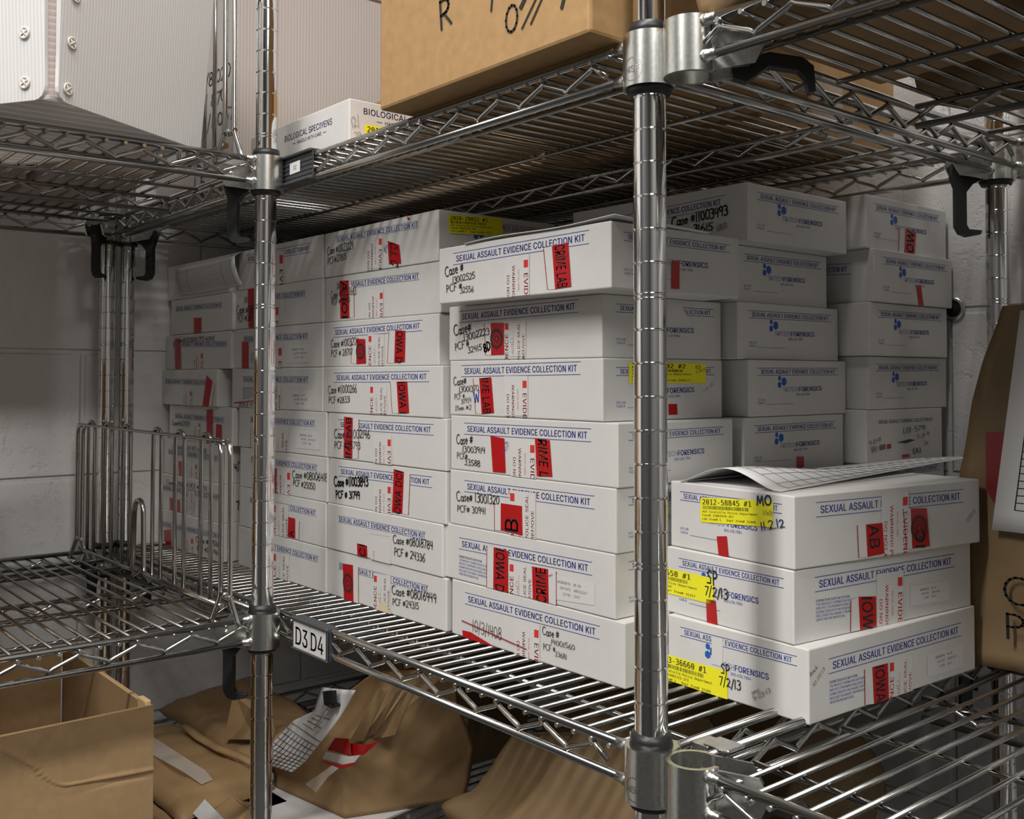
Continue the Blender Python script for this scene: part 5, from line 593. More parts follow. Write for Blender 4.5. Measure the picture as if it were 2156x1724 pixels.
  [('T',1.28,1.89,9.12,1.84,'L'),('S','D',(4.47,2.22),(6.02,2.29),(5.98,0.07),(4.44,0.05)),('R',((3.6,1.21),(4.48,1.2),(3.68,0.09),(4.58,0.12)),'AB','D',((3.16,1.22),(3.22,0.1)),0),('R',((6.11,1.59),(7.04,1.53),(6.18,0.15),(7.19,0.14)),'IC','U',((5.69,1.6),(5.87,0.15)),1),('H','10/20/10',9.56,0.81,10.1,1.19,0.16,'g',1)]),
 'fs_2': ((-4.85,1.08,5.65,15.9,-8.24,-5.82,0.0879),
  [('Y',((-1.69,1.61),(2.39,1.61),(2.37,0.73),(-1.69,0.68)),('2013-36658 #1','Case# 13001964-356','Lab Item# 1   Dept Item# 32357')),('H','SP',2.07,1.37,2.62,1.38,0.49,'k',1.2),('H','7/2/13',1.96,0.96,3.1,0.98,0.34,'k',1.2),('r',((2.02,0.82),(2.49,0.84),(2.59,-0.14),(2.07,-0.2)),None)],
  [('T',1.28,1.85,8.95,1.84,'L'),('X',((1.11,1.38),(3.72,1.3),(3.71,0.5),(1.1,0.6)),None),('R',((3.34,1.18),(4.3,1.08),(3.42,0.03),(4.31,0.04)),'IOW','D',((2.94,1.1),(2.91,0.03)),0),('S','D',(4.38,1.84),(5.95,1.81),(5.92,-0.2),(4.35,-0.11)),('E',((6.35,1.17),(8.77,1.14),(8.76,0.38),(6.34,0.46)),('RE-3IA','JUN 30,2016','11783'))]),
 'fs_3': ((-4.54,1.63,5.65,16.05,-10.67,-8.25,0.0385),
  [('Y',((-0.64,0.93),(2.84,0.96),(2.8,0.07),(-0.65,-0.09)),('2013-36660 #1','Case# 13001723-373','Lab Item# 1   Dept Item# 32309')),('H','SP',2.54,0.83,2.96,0.84,0.36,'k',1.2),('H','7/2/13',2.46,0.43,3.44,0.46,0.31,'k',1.2),('H','sms',3.9,0.43,4.24,0.63,0.16,'g',1),('H','8-23-13',3.99,0.25,4.71,0.72,0.16,'g',1),('W',((2.12,2.02),(2.62,2.07),(2.61,1.06),(2.11,1.07)),None)],
  [('T',1.28,1.7,9.16,1.67,'L'),('H','Back',0.07,1.55,0.48,1.78,0.15,'g',1),('H','10.22.13',0.25,1.19,0.85,1.66,0.13,'g',1),('X',((1.1,1.25),(3.4,1.19),(3.39,0.35),(1.09,0.43)),None),('R',((3.51,1.26),(4.43,1.24),(3.59,-0.0),(4.47,-0.03)),'IOWA','D',((3.07,1.27),(3.08,0.07)),0),('S','U',(4.54,1.31),(6.05,1.24),(6.02,-0.39),(4.51,-0.27)),('E',((7.01,1.11),(9.52,1.12),(9.5,0.22),(6.99,0.29)),('RE-3IA','APR 30,2017','12457'))]),
}
# ------------------------------------------------------------------ the room
def plane_wall(name, u0, u1, v0, v1, z0, z1, m):
    b = MB(); b.box(u0, u1, v0, v1, z0, z1); o = b.build(name, m, None, ((u0+u1)/2, (v0+v1)/2, z0)); return structure(o)
WALL_L = mat('painted_block_left', (0.78, 0.77, 0.76), 0.5, build=wall_nodes(1, 60.0+6.0, -50.0-2.1+8.08*12))  # lightened against the back wall's paint to make up for lost bounce light
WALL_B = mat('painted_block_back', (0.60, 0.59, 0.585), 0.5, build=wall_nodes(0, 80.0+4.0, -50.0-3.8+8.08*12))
WALL_P = mat('painted_wall', (0.06, 0.06, 0.062), 0.6)
FLOOR = mat('grey_floor', (0.04, 0.04, 0.04), 0.45, build=noisy(20, (0.035, 0.035, 0.035), (0.055, 0.053, 0.05)))
CEIL = mat('white_ceiling', (0.55, 0.54, 0.53), 0.8)
plane_wall('floor', -54, 102, -102, 33, -56, -50, FLOOR)
plane_wall('ceiling', -54, 102, -102, 33, 54.5, 60, CEIL)
wl = plane_wall('wall_left', -54, -47.6, -102, 33, -50, 54.5, WALL_L)
wb = plane_wall('wall_back', -47.6, 102, 26.2, 33, -50, 54.5, WALL_B)
plane_wall('wall_right', 96, 102, -102, 26.2, -50, 54.5, mat('pale_wall', (0.16, 0.157, 0.15), 0.6))
plane_wall('wall_front', -47.6, 96, -102, -96, -50, 54.5, WALL_P)
m = MB(); m.lathe(0, 0, [(0.0, 0), (.62, 0), (.62, .12), (.42, .16), (.40, .06), (.0, .06)], 18)
for v in m.bm.verts: v.co = Vector((-3.75+v.co.x, 26.2-v.co.z, 3.9+v.co.y))
h = m.build('wall_anchor', [ZINC], None, (-3.75, 26.2, 3.9)); tag(h, 'round washer with a dark hole set in the back block wall', 'wall anchor')
m = MB(); m.lathe(0, 0, [(0, .07), (.36, .07), (.36, .09), (0, .09)], 14)
for v in m.bm.verts: v.co = Vector((-3.75+v.co.x, 26.2-v.co.z, 3.9+v.co.y))
m.build('hole', GAP, h)
m = MB(); m.box(-3.35, -2.75, 26.1, 26.2, -14.6, -13.8); h = m.build('wall_bracket', GAP, None, (-3.0, 26.2, -14.2)); tag(h, 'small black square fitting on the back wall below the lower shelf', 'bracket')

# ------------------------------------------------------------------ wire shelving
def post_mesh(u, v, z0, z1, zg, zdouble):
    """chrome post, a groove every inch, a double groove every eight"""
    m = MB(); k = math.ceil(z0-zg); z = zg+k; cuts = []
    while z < z1-.1:
        if z > z0+.1:
            for d in ((-.07, .07) if abs(((z-zdouble+.3) % 8)-.3) < .2 else (0,)): cuts.append(z+d)
        z += 1
    lo = z0
    for c in cuts:
        m.lathe(u, v, [(.5, lo), (.5, c-.04)], 32, caps=False); lo = c+.04
        m.lathe(u, v, [(.5, c-.04), (.455, c-.012), (.455, c+.012), (.5, c+.04)], 32, smooth=False, caps=False)
    m.lathe(u, v, [(.5, lo), (.5, z1-.05)], 32, caps=False); m.lathe(u, v, [(.5, z1-.05), (.4, z1), (0, z1)], 32, caps=False)
    return m
ZT = {'upper': 10.6, 'lower': -10.6, 'bottom': -22.3}
def shelf(unit, a0, a1, b0, b1, zr, swap, phase, front, corners, collar_c=()):
    """long direction a, depth b; wires run along b.  corners: (a, b, da, db, lever, open)"""
    S = (lambda a, b, z: Vector((b, a, z))) if swap else (lambda a, b, z: Vector((a, b, z)))
    zl = zr-1.02; zw = zr-.15; fa, ba = (b0-.25, b1+.25)
    deck = MB()
    a = phase
    while a > a0+1.2: a -= .79
    a += .79; k = 0
    wires = []
    while a < a1-1.2: wires.append(a); a += .79
    for a in wires: deck.tube([S(a, fa-.16, zw), S(a, ba+.16, zw)], .085, 6)
    d = b1-b0
    for fr in (.10, .31, .79, .92):
        b = b0+d*fr if not front else b1-d*fr
        deck.tube([S(a0+.4, b, zw-.17), S(a1-.4, b, zw-.17)], .10, 6)
    deck_o = deck.build('wire_deck', WIRE, unit)
    def zig(fixed, lo, hi, ph, along_a, z_hi, z_lo, name='zigzag_wire'):
        m = MB(); per = 2.37; p = ph
        while p-per > lo+1.0: p -= per
        pts = []; x = p
        while x < hi-.9:
            for dx, z in ((-.14, z_hi-.10), (0, z_hi), (.14, z_hi-.10)): pts.append((x+dx, z))
            xm = x+per/2
            if xm < hi-1.0:
                for dx, z in ((-.14, z_lo+.10), (0, z_lo), (.14, z_lo+.10)): pts.append((xm+dx, z))
            x += per
        pts = [(pts[0][0]-.55, z_hi-.45)]+pts
        l = pts[-1]; pts.append((l[0]+.45, z_hi-.42) if l[1] > (z_hi+z_lo)/2 else (l[0]+.55, z_lo+.45))
        q = [S(x, fixed, z) if along_a else S(fixed, x, z) for x, z in pts]
        m.tube(q, .095, 7); return m.build(name, WIRE, deck_o)
    # long edges and the middle truss
    for b, ph in ((fa, phase), (ba, phase), (b0+d*.53, phase)):
        mid = abs(b-(b0+d*.53)) < .01
        m = MB(); e = .5 if mid else .75
        if mid:
            m.tube([S(a0+e, b, zw-.17), S(a1-e, b, zw-.17)], .12, 8); m.tube([S(a0+e, b, zl), S(a1-e, b, zl)], .13, 8)
        else:
            m.tube([S(a0+e, b, zr), S(a1-e, b, zr)], .145, 10); m.tube([S(a0+e, b, zl), S(a1-e, b, zl)], .14, 10)
        m.build('edge_rail' if not mid else 'middle_rail', WIRE, deck_o)
        zig(b, a0, a1, ph, True, zr-.27, zl+.20)
    for a in (a0-.25, a1+.25):
        m = MB(); m.tube([S(a, b0+.75, zr), S(a, b1-.75, zr)], .145, 10); m.tube([S(a, b0+.75, zl), S(a, b1-.75, zl)], .14, 10)
        m.build('side_rail', WIRE, deck_o); zig(a, b0, b1, (b0+b1)/2, False, zr-.2, zl+.2)
    # corner collars with weld beads, plate, rivet and black release lever
    zt, zb = zr+.20, zr-1.42
    for ca, cb, da, db, lev, op, *rr in corners:
        ro = rr[0] if rr else .80
        c = S(ca, cb, 0); dd = (S(ca+da, cb+db, 0)-c).normalized(); th = math.atan2(dd.y, dd.x)
        m = MB()
        if op: m.ring(c.x, c.y, .80, .66, zb, zt, 26, th+.62, th+2*math.pi-.62)
        else: m.ring(c.x, c.y, ro, .54, zb, zt, 32)
        per = Vector((-dd.y, dd.x, 0))
        for sg in (-1, 1):
            base = c+per*(.52*sg if op else .5*sg)
            out = [base+dd*.55+Vector((0, 0, zt-.05)), base+dd*1.75+Vector((0, 0, zt-.25)), base+dd*2.05+Vector((0, 0, zr-.6)), base+dd*1.75+Vector((0, 0, zb+.2)), base+dd*.55+Vector((0, 0, zb+.02))]
            m.slab(out, per*sg, .1)
            m.ball(base+dd*1.5+per*sg*.1+Vector((0, 0, zr-.65)), .14)
        # weld beads where the rails meet the collar
        s1 = 1 if da > 0 else -1; s2 = 1 if db > 0 else -1
        for z in (zr, zl):
            m.ball(S(ca+s1*.80, fa if cb < (b0+b1)/2 else ba, z), .2); m.tube([S(ca+s1*.5, fa if cb < (b0+b1)/2 else ba, z), S(ca+s1*1.15, fa if cb < (b0+b1)/2 else ba, z)], [.2, .15], 9)
            m.ball(S(a0-.25 if ca < (a0+a1)/2 else a1+.25, cb+s2*.80, z), .2)
        if unit is MU and ca == 0 and cb == 0 and zr > -20:
            m.mi = 1; a0_ = math.radians(-88); rr_ = ro+.006
            def cyl(x, y): return (c.x+rr_*math.cos(a0_+x/ro), c.y+rr_*math.sin(a0_+x/ro), zr-.95+y)
            fs, tw = text_polys('NSF', .03)
            for P in fs: m.face([cyl((x-tw/2)*.2, (y-.5)*.2) for x, y in P])
            for k in range(24):
                a, b_ = 2*math.pi*k/24, 2*math.pi*(k+1)/24
                m.face([cyl(q*math.cos(t), q*math.sin(t)) for q, t in ((.33, a), (.36, a), (.36, b_), (.33, b_))])
        m.build('corner_collar', [ZINC, ENGRAVE], deck_o)
        if lev:
            m = MB(); p0 = c+dd*1.35; zc = zr-.95
            if lev == 1:
                prof = [(-.65, .3), (.1, .55), (.55, .35), (.62, -.25), (.45, -.75), (.45, -2.45), (.28, -2.78), (-.05, -2.92), (-.62, -2.82), (-.66, -2.66), (-.12, -2.60), (-.02, -2.4), (-.02, -.95), (-.3, -.6), (-.75, -.35)]
            else:
                prof = [(x*.56, z*.8) for x, z in [(-.4, -.35), (.5, -.3), (.9, .05), (1.5, .2), (3.2, -.02), (3.75, -.35), (3.85, -1.25), (3.5, -1.3), (3.35, -.75), (3.0, -.5), (1.5, -.3), (.9, -.6), (.4, -.85), (-.3, -.7)]]
            m.slab([p0-per*.2+dd*x+Vector((0, 0, zc+z)) for x, z in prof], per, .4)
            if lev == 1: pass
            m.build('release_lever', BLACK, deck_o)
        if not op:
            q = min(1, ro/.8)
            m = MB(); m.lathe(c.x, c.y, [(.505, zt+.36), (.505+.095*q, zt+.34), (.505+.15*q, zt-.02), (.505, zt-.02)], 24, caps=False); m.build('split_sleeve', BLACK, deck_o)
            m = MB(); m.lathe(c.x, c.y, [(.505, zb-.22), (.505+.115*q, zb-.2), (.505+.235*q, zb+.03), (.505, zb+.03)], 24, caps=False); m.build('split_sleeve', BLACK, deck_o)
    return deck_o
MU = thing('wire_shelving_unit', 'chrome wire shelving unit carrying the stacks of white kit boxes', 'shelving', (-23, 11, -50), 'chrome wire shelving units')
LU = thing('wire_shelving_unit', 'chrome wire shelving unit along the side wall with the open carton', 'shelving', (-34.5, -24, -50), 'chrome wire shelving units')
RU = thing('wire_shelving_unit', 'chrome wire shelving unit continuing beyond the thick front post, kraft bag on it', 'shelving', (25, 11, -50), 'chrome wire shelving units')
AU, AV = -23.1, -1.23; LV = -48.0
for unit, u, v, zg, zd in ((MU, 0, 0, 8.896, 2.9), (MU, -45.95, 0.2, 7.61, 2.6), (MU, 0.2, 22.4, 8.84, 3.84), (MU, -45.9, 22.4, 8.6, 2.6),
                           (LU, AU, AV, 8.76, 3.76), (LU, -45.9, AV+.2, 6.6, 2.6), (LU, AU, LV, 8.76, 3.76), (LU, -45.93, LV, 6.6, 2.6), (RU, 47.5, 0, 8.9, 2.9), (RU, 47.5, 22.4, 8.9, 2.9)):
    post_mesh(u, v, -50, 36, zg, zd).build('chrome_post', CHROME, unit)
for tier, zr in ZT.items():
    shelf(MU, -45.95, 0, 0, 22.4, zr, False, -2.18, False, [(0, 0, -1, 1, 1, False), (-45.95, 0.2, 1, 1, 1, False, .58), (0.15, 22.4, -1, -1, 1, False), (-45.9, 22.4, 1, -1, 1, False)])
    shelf(LU, LV, AV, -45.93, AU, zr, True, -4.72, True, [(AV, AU, -1, -1, 1, False), (AV+.2, -45.9, -1, 1, 1, False, .58), (LV, AU, 1, -1, 1, False), (LV, -45.93, 1, 1, 1, False)])
    shelf(RU, 1.62, 47.5, 0, 22.4, zr, False, 2.9, False, [(1.62, 0, 1, 1, 2, True), (1.75, 22.4, 1, -1, 0, True), (47.5, 0, -1, 1, 1, False), (47.5, 22.4, -1, -1, 1, False)])

# shelf markers clipped on the front rails
m = MB()
m.slab([(-22.95, -.48, 10.78), (-20.0, -.48, 10.78), (-20.0, -.48, 9.52), (-22.95, -.48, 9.52)], (0, 1, 0), .07)
for z0, z1 in ((10.7, 10.85), (9.44, 9.6)): m.box(-22.95, -20.0, -.62, -.02, z0, z1, .04, 1)
for k in range(5): m.box(-22.95, -20.0, -.515, -.47, 9.72+k*.21, 9.76+k*.21)
r = m.build('shelf_marker', DGREY, None, (-21.5, -.5, 10.1)); tag(r, 'dark grey shelf marker with small D2 label on the upper front rail', 'shelf label', 'shelf markers')
f = FaceMesh((Vector((-22.1, -.52, 9.92)), Vector((1, 0, 0)), Vector((0, 0, 1)), Vector((0, -1, 0))), 3, 3)
f.poly([(0, 0), (1.0, .03), (1.0, .55), (0, .52)], LABELW, 0.0); f.text('D2', (.38, .17), (.66, .18), .2, INK_BLACK, .006, .0); f.build('paper_label', r)
m = MB()
m.box(-21.5, -18.25, -.62, -.0, -10.58, -10.40, .05, 1); m.box(-18.42, -18.25, -.56, -.0, -11.85, -10.5, .03, 1); m.box(-21.5, -18.25, -.50, -.47, -11.8, -10.55); m.box(-21.5, -18.25, -.6, -.3, -11.88, -11.78, .03, 1)
r = m.build('shelf_marker', DGREY, None, (-20, -.5, -11.1)); tag(r, 'grey shelf marker holding the D3 D4 card on the lower front rail', 'shelf label', 'shelf markers')
f = FaceMesh((Vector((-21.42, -.51, -11.78)), Vector((1, 0, 0)), Vector((0, 0, 1)), Vector((0, -1, 0))), 3.1, 1.2)
f.poly([(0, 0), (3.0, 0), (3.0, 1.2), (0, 1.2)], LABELW, 0.0); f.line((1.45, 0), (1.5, 1.2), .02, PENCIL, .003)
for t, x in (('D3', .2), ('D4', 1.62)):
    f.text(t, (x, .15), (x+1.12, .15), .78, INK_BLACK, .006, .03)
    for sx, sy in ((x-.03, .15), (x-.03, .88)): f.poly([(sx, sy), (sx+.3, sy), (sx+.3, sy+.06), (sx, sy+.06)], INK_BLACK, .006)
f.build('paper_label', r)
# S-hook clip tying the next unit's shelf to the thick post
for zr, lb in ((10.6, 'bent metal clip joining the upper shelf rails behind the thick post'), (-10.6, 'bent metal clip on the lower shelf rail behind the thick front post')):
    m = MB(); m.box(.55, 1.15, 1.2, 2.0, zr-.1, zr+.16, .03, 1); m.box(.95, 1.9, 1.2, 2.0, zr+.14, zr+.24, .03, 1)
    tag(m.build('hook_clip', ZINC, None, (.8, 1.6, zr)), lb, 'clip', 'shelf joining clips')

# ------------------------------------------------------------------ wire dividers
def divider(zs, label):
    V = -3.0; zb, zt = zs+.62, zs+8.25
    r = thing('wire_divider', label, 'shelf divider', (-34, V, zs), 'wire shelf dividers')
    m = MB(); m.box(-44.6, -23.3, V-.2, V+.2, zt-.14, zt, .05, 1); m.build('top_bar', WIRE, r)
    # bottom rod, rising into a hairpin handle at the middle
    P = [(-44.3, zb), (-35.5, zb), (-35.25, zb+.1), (-35.12, zb+.4), (-35.0, zb+3.2)]
    for k in range(7):
        a = math.pi-math.pi*k/6; P.append((-34.3+.66*math.cos(a), zb+3.2+.66*math.sin(a)))
    P += [(-33.55, zb+.4), (-33.45, zb+.1), (-33.2, zb), (-23.6, zb)]
    m = MB(); m.tube([(u, V, z) for u, z in P], .14, 8); m.build('bottom_rod', WIRE, r)
    for c in (-42.45, -39.4, -36.32, -31.75, -28.7, -25.5):
        m = MB(); Q = [(c-.58, V-.0, zb)]+[(c+.58*math.cos(math.pi-math.pi*k/6), V, zt-.25+.42*math.sin(math.pi*k/6)) for k in range(7)]+[(c+.58, V, zb)]
        m.tube(Q, .105, 7); m.build('hairpin_wire', WIRE, r)
    for c, sg in ((-44.6, -1), (-23.25, 1)):
        for o in (-.5, .5):
            m = MB(); x = c+o
            Q = [(x-sg*1.0, V, zt-.10), (x-sg*.45, V, zt-.13), (x-sg*.12, V, zt-.32), (x, V, zt-.75), (x, V, zb+.55), (x+o*.1, V+o*.1, zb+.3), (x+o*.55, V+o*.5, zs+.05), (x+o*.8, V+o*.6, zs-.12)]
            m.tube(Q, .13, 8); m.build('end_wire', WIRE, r)
        m = MB(); m.tube([(c-.62, V, zb+.55), (c+.62, V, zb+.55)], .12, 7); m.ball((c, V, zb+.55), .2); m.build('rivet_bar', WIRE, r)
divider(-10.62, 'chrome wire divider with hairpin loops standing on the lower shelf by the wall')
divider(10.58, 'chrome wire divider on the upper shelf beside the white plastic tote')
# ------------------------------------------------------------------ the white kit boxes
LOGO_THIN = mat('pale_blue_print', (0.22, 0.24, 0.42), 0.5)
TITLE = 'SEXUAL ASSAULT EVIDENCE COLLECTION KIT'
PENS = {'k': MARKER, 'b': PEN, 'n': NAVY, 'g': PENCIL}
LP, LS, LT, LH = 0.008, 0.014, 0.021, 0.028        # print, seals, tape, writing
def lerp2(a, b, t): return (a[0]+(b[0]-a[0])*t, a[1]+(b[1]-a[1])*t)
def sub_rect(q, x0, x1):
    return
def seal(fm, kind, q):
    TL, TR, BR, BL = q; w = math.hypot(TR[0]-TL[0], TR[1]-TL[1]); ht = math.hypot(BL[0]-TL[0], BL[1]-TL[1])
    fm.poly([BL, BR, TR, TL], SEAL, LS)
    ex = ((TR[0]-TL[0])/w, (TR[1]-TL[1])/w); dn = ((BL[0]-TL[0])/ht, (BL[1]-TL[1])/ht)
    def at(x, y): return (TL[0]+ex[0]*x*w+dn[0]*y, TL[1]+ex[1]*x*w+dn[1]*y)
    Lz = LS+.003
    sq = w*.17
    if kind == 'N':
        for i in range(int(w/.09)): fm.line(at(i*.09/w, .03), at((i*.09+.045)/w, .03), .018, INK_BLACK, Lz)
        fm.text('DO NOT', at(.12, ht*.62), at(.12, ht), .13, INK_RED, Lz, 0, 1.1); return
    def col(txt, x, y, cap, bold, wf, up):
        fs, tw = text_polys(txt, bold)
        if not up:      # reads downwards, letter tops towards +s
            fm.polys(fs, at(x, y), (dn[0]*cap*wf, dn[1]*cap*wf), (ex[0]*cap, ex[1]*cap), INK_RED, Lz)
        else:           # reads upwards, the line ends at y
            L = tw*cap*wf; o = at(x, y+L)
            fm.polys(fs, o, (-dn[0]*cap*wf, -dn[1]*cap*wf), (-ex[0]*cap, -ex[1]*cap), INK_RED, Lz)
    if kind == 'D':
        y0 = ht*.12
        a, b = at(.78, y0), at(.95, y0); c, d = at(.95, y0+sq*1.15), at(.78, y0+sq*1.15); fm.poly([d, c, b, a], INK_RED, Lz)
        col('EVIDENCE', .79, y0+sq*2.0, w*.155, .02, 1.15, False)
        col('INITIAL HERE', .55, ht*.34, w*.055, 0, 1.2, False)
        col('WARNING!! POLICE SEAL', .32, ht*.22, w*.105, .01, 1.2, False)
        col('DO NOT REMOVE', .10, ht*.46, w*.105, .01, 1.2, False)
        n = int(ht/.09)
        for i in range(n): fm.line(at(1.0, i*.09), at(1.0, i*.09+.045), .016, INK_BLACK, Lz)
    else:
        y0 = ht*.06
        a, b = at(.03, y0), at(.20, y0); c, d = at(.20, y0+sq*1.15), at(.03, y0+sq*1.15); fm.poly([d, c, b, a], INK_RED, Lz)
        col('EVIDENCE', .19, y0+sq*1.9, w*.155, .02, 1.15, True)
        fm.line(at(.43, ht*.3), at(.43, ht), .012, INK_RED, Lz)
        fm.hand('eaD', at(.42, ht*.92), at(.42, ht*.45), .2, PENCIL, Lz, .5)
        col('WARNING!! POLICE SEAL', .72, y0, w*.105, .01, 1.2, True)
        col('DO NOT REMOVE', .93, ht*.36, w*.105, .01, 1.2, True)
        n = int(ht/.09)
        for i in range(n): fm.line(at(.99, i*.09), at(.99, i*.09+.045), .016, INK_RED, Lz)
def tape(fm, pts, txt, d, zig, stamp):
    TL, TR, BL, BR = pts
    fm.poly([BL, BR, TR, TL], REDTAPE, LT)
    w = math.hypot(TR[0]-TL[0], TR[1]-TL[1]); h = math.hypot(BL[0]-TL[0], BL[1]-TL[1])
    ex = ((TR[0]-TL[0])/w, (TR[1]-TL[1])/w)
    n = max(3, int(h/.085))
    zl = zig is not None and zig[0][0] > TR[0]
    for i in range(n):      # pinked edge
        A, B_, sg = (TL, BL, -1) if (zl or zig is None) else (TR, BR, 1)
        a, b = lerp2(A, B_, i/n), lerp2(A, B_, (i+1)/n); c = ((a[0]+b[0])/2+sg*.05*ex[0], (a[1]+b[1])/2+sg*.05*ex[1])
        fm.poly([a, b, c], REDTAPE, LT)
    if zig is not None:
        a0, b0 = zig; hh = math.hypot(b0[0]-a0[0], b0[1]-a0[1]); n = max(3, int(hh/.085)); sg = 1 if zl else -1
        e = [(TL, BL), (TR, BR)][1 if zl else 0]
        fm.poly([b0, e[1], e[0], a0] if zl is False else [e[1], b0, a0, e[0]], SEAL, LT-.004)
        for i in range(n):
            a, b = lerp2(a0, b0, i/n), lerp2(a0, b0, (i+1)/n); c = ((a[0]+b[0])/2+sg*.05, (a[1]+b[1])/2)
            fm.poly([a, b, c], REDTAPE, LT)
        fm.line(a0, b0, .022, REDTAPE, LT)
    if txt:
        cap = w*.62; fs, tw = text_polys(txt, .03); k = min(h*.98/tw, cap*.85) if len(txt) < 3 else h*.98/tw
        dn = ((BL[0]-TL[0])/h, (BL[1]-TL[1])/h)
        if d == 'D': fm.polys(fs, (TL[0]+ex[0]*w*.17+dn[0]*.02, TL[1]+ex[1]*w*.17+dn[1]*.02), (dn[0]*k, dn[1]*k), (ex[0]*cap, ex[1]*cap), INK_BLACK, LT+.004)
        else: fm.polys(fs, (BL[0]+ex[0]*w*.83-dn[0]*.02, BL[1]+ex[1]*w*.83-dn[1]*.02), (-dn[0]*k, -dn[1]*k), (-ex[0]*cap, -ex[1]*cap), INK_BLACK, LT+.004)
    if stamp:
        c = lerp2(lerp2(TL, BL, .5), lerp2(TR, BR, .5), .45); r = w*.5
        for k, ww in ((1.0, .03), (.82, .09), (.55, .025), (.3, .06)): fm.circle(c, r*k, ww, INK_BLACK, LT+.004)
def expiry(fm, q, vals):
    TL, TR, BR, BL = q; w = math.hypot(TR[0]-TL[0], TR[1]-TL[1]); h = math.hypot(BL[0]-TL[0], BL[1]-TL[1])
    fm.poly([BL, BR, TR, TL], LABELW, LS)
    ex = ((TR[0]-TL[0])/w, (TR[1]-TL[1])/w); dn = ((BL[0]-TL[0])/h, (BL[1]-TL[1])/h)
    for i, (k, v) in enumerate(zip(('REORDER NO:', 'EXP. DATE:', 'LOT NO:'), vals)):
        y = h*(.30+.22*i); cap = h*.105
        fs, tw = text_polys(k); kx = cap*.82
        for txt, x in ((k, w*.47-tw*kx), (v, w*.54)):
            f2, _ = text_polys(txt); o = (TL[0]+ex[0]*x+dn[0]*y, TL[1]+ex[1]*x+dn[1]*y)
            fm.polys(f2, o, (ex[0]*kx, ex[1]*kx), (-dn[0]*cap, -dn[1]*cap), INK_BLACK, LS+.003)
NOTICE = ('EXPIRATION DATE NOTATION:', 'THE PRODUCT EXPIRATION DATE APPLIES TO', 'SPECIFIC COMPONENTS ENCLOSED. IF THE', 'EXPIRATION DATE HAS PASSED, PLEASE SEE', 'ENCLOSED FDA INSERT FOR PRODUCT', 'UPDATING INFORMATION.')
def notice(fm, q):
    TL, TR, BR, BL = q; w = math.hypot(TR[0]-TL[0], TR[1]-TL[1]); h = math.hypot(BL[0]-TL[0], BL[1]-TL[1])
    ex = ((TR[0]-TL[0])/w, (TR[1]-TL[1])/w); dn = (0, -1)
    ref = text_polys(NOTICE[3])[1]; k = w/ref
    for i, t in enumerate(NOTICE):
        fs, tw = text_polys(t, .015 if i == 0 else 0); y = h*(i+.9)/6.2
        fm.polys(fs, (TL[0]+dn[0]*y, TL[1]+dn[1]*y), (ex[0]*k, ex[1]*k), (0, h*.105), INK_BLUE, LP)
def barcode(fm, q, lines):
    TL, TR, BR, BL = q; w = math.hypot(TR[0]-TL[0], TR[1]-TL[1]); h = math.hypot(BL[0]-TL[0], BL[1]-TL[1])
    ex = ((TR[0]-TL[0])/w, (TR[1]-TL[1])/w); dn = ((BL[0]-TL[0])/h, (BL[1]-TL[1])/h)
    def at(x, y): return (TL[0]+ex[0]*x+dn[0]*y, TL[1]+ex[1]*x+dn[1]*y)
    r = .09; P = []
    for cx, cy, a0 in ((r, h-r, 180), (w-r, h-r, 270), (w-r, r, 0), (r, r, 90)):
        for k in range(4):
            a = math.radians(a0+30*k); P.append(at(cx+r*math.cos(a), cy-r*math.sin(a)))
    fm.poly(P, YELLOW, LT)
    Lz = LT+.004
    fm.text(lines[0], at(w*.035, h*.27), at(w*.72, h*.27), h*.21, INK_BLACK, Lz, .03, None, 'mono')
    rnd = random.Random(len(lines[1])*3+int(w*100)); x = w*.04
    while x < w*.68:
        bw = rnd.choice((.012, .02, .03)); fm.poly([at(x, h*.46), at(x+bw, h*.46), at(x+bw, h*.32), at(x, h*.32)], INK_BLACK, Lz); x += bw+rnd.choice((.015, .022, .035))
    fm.text('AGY Coralville Police Department', at(w*.035, h*.60), at(w*.80, h*.60), h*.085, INK_BLACK, Lz, .02, None, 'mono')
    fm.text(lines[1], at(w*.035, h*.745), at(w*.48, h*.745), h*.085, INK_BLACK, Lz, .02, None, 'mono')
    fm.text(lines[2], at(w*.035, h*.90), at(w*.78, h*.90), h*.085, INK_BLACK, Lz, .02, None, 'mono')
def end_print(fm, L, Hh, shift=0.0):
    kx, ky = L/7.21, Hh/2.37
    def p(x, y): return (x*kx+shift, y*ky)
    fm.line(p(.69, 2.02), p(6.65, 2.06), .022, INK_BLUE, LP); fm.line(p(.69, 1.72), p(6.65, 1.76), .022, INK_BLUE, LP)
    fm.text(TITLE, p(.92, 1.79), p(6.42, 1.82), .175*ky, INK_BLUE, LP, .04)
    for x, y, r in ((2.22, 1.60, .125), (2.21, 1.32, .155), (2.53, 1.46, .21)): fm.disc(p(x, y), r*.92, LOGO_BLUE, LP, 6, math.pi/6)
    fm.text('TRITECH', p(2.45, 1.02), p(3.60, 1.03), .2*ky, LOGO_THIN, LP)
    fm.text('FORENSICS', p(3.64, 1.03), p(5.33, 1.06), .2*ky, INK_BLUE, LP, .05)
    fm.text('800.438.7884', p(3.43, .85), p(4.45, .87), .1*ky, INK_BLUE, LP)
    fm.text('DCI LAB', p(.71, .66), p(1.22, .66), .085*ky, INK_BLUE, LP); fm.text('CASE #', p(.71, .52), p(1.18, .52), .085*ky, INK_BLUE, LP)
    fm.line(p(1.32, .5), p(3.2, .5), .014, INK_BLUE, LP)
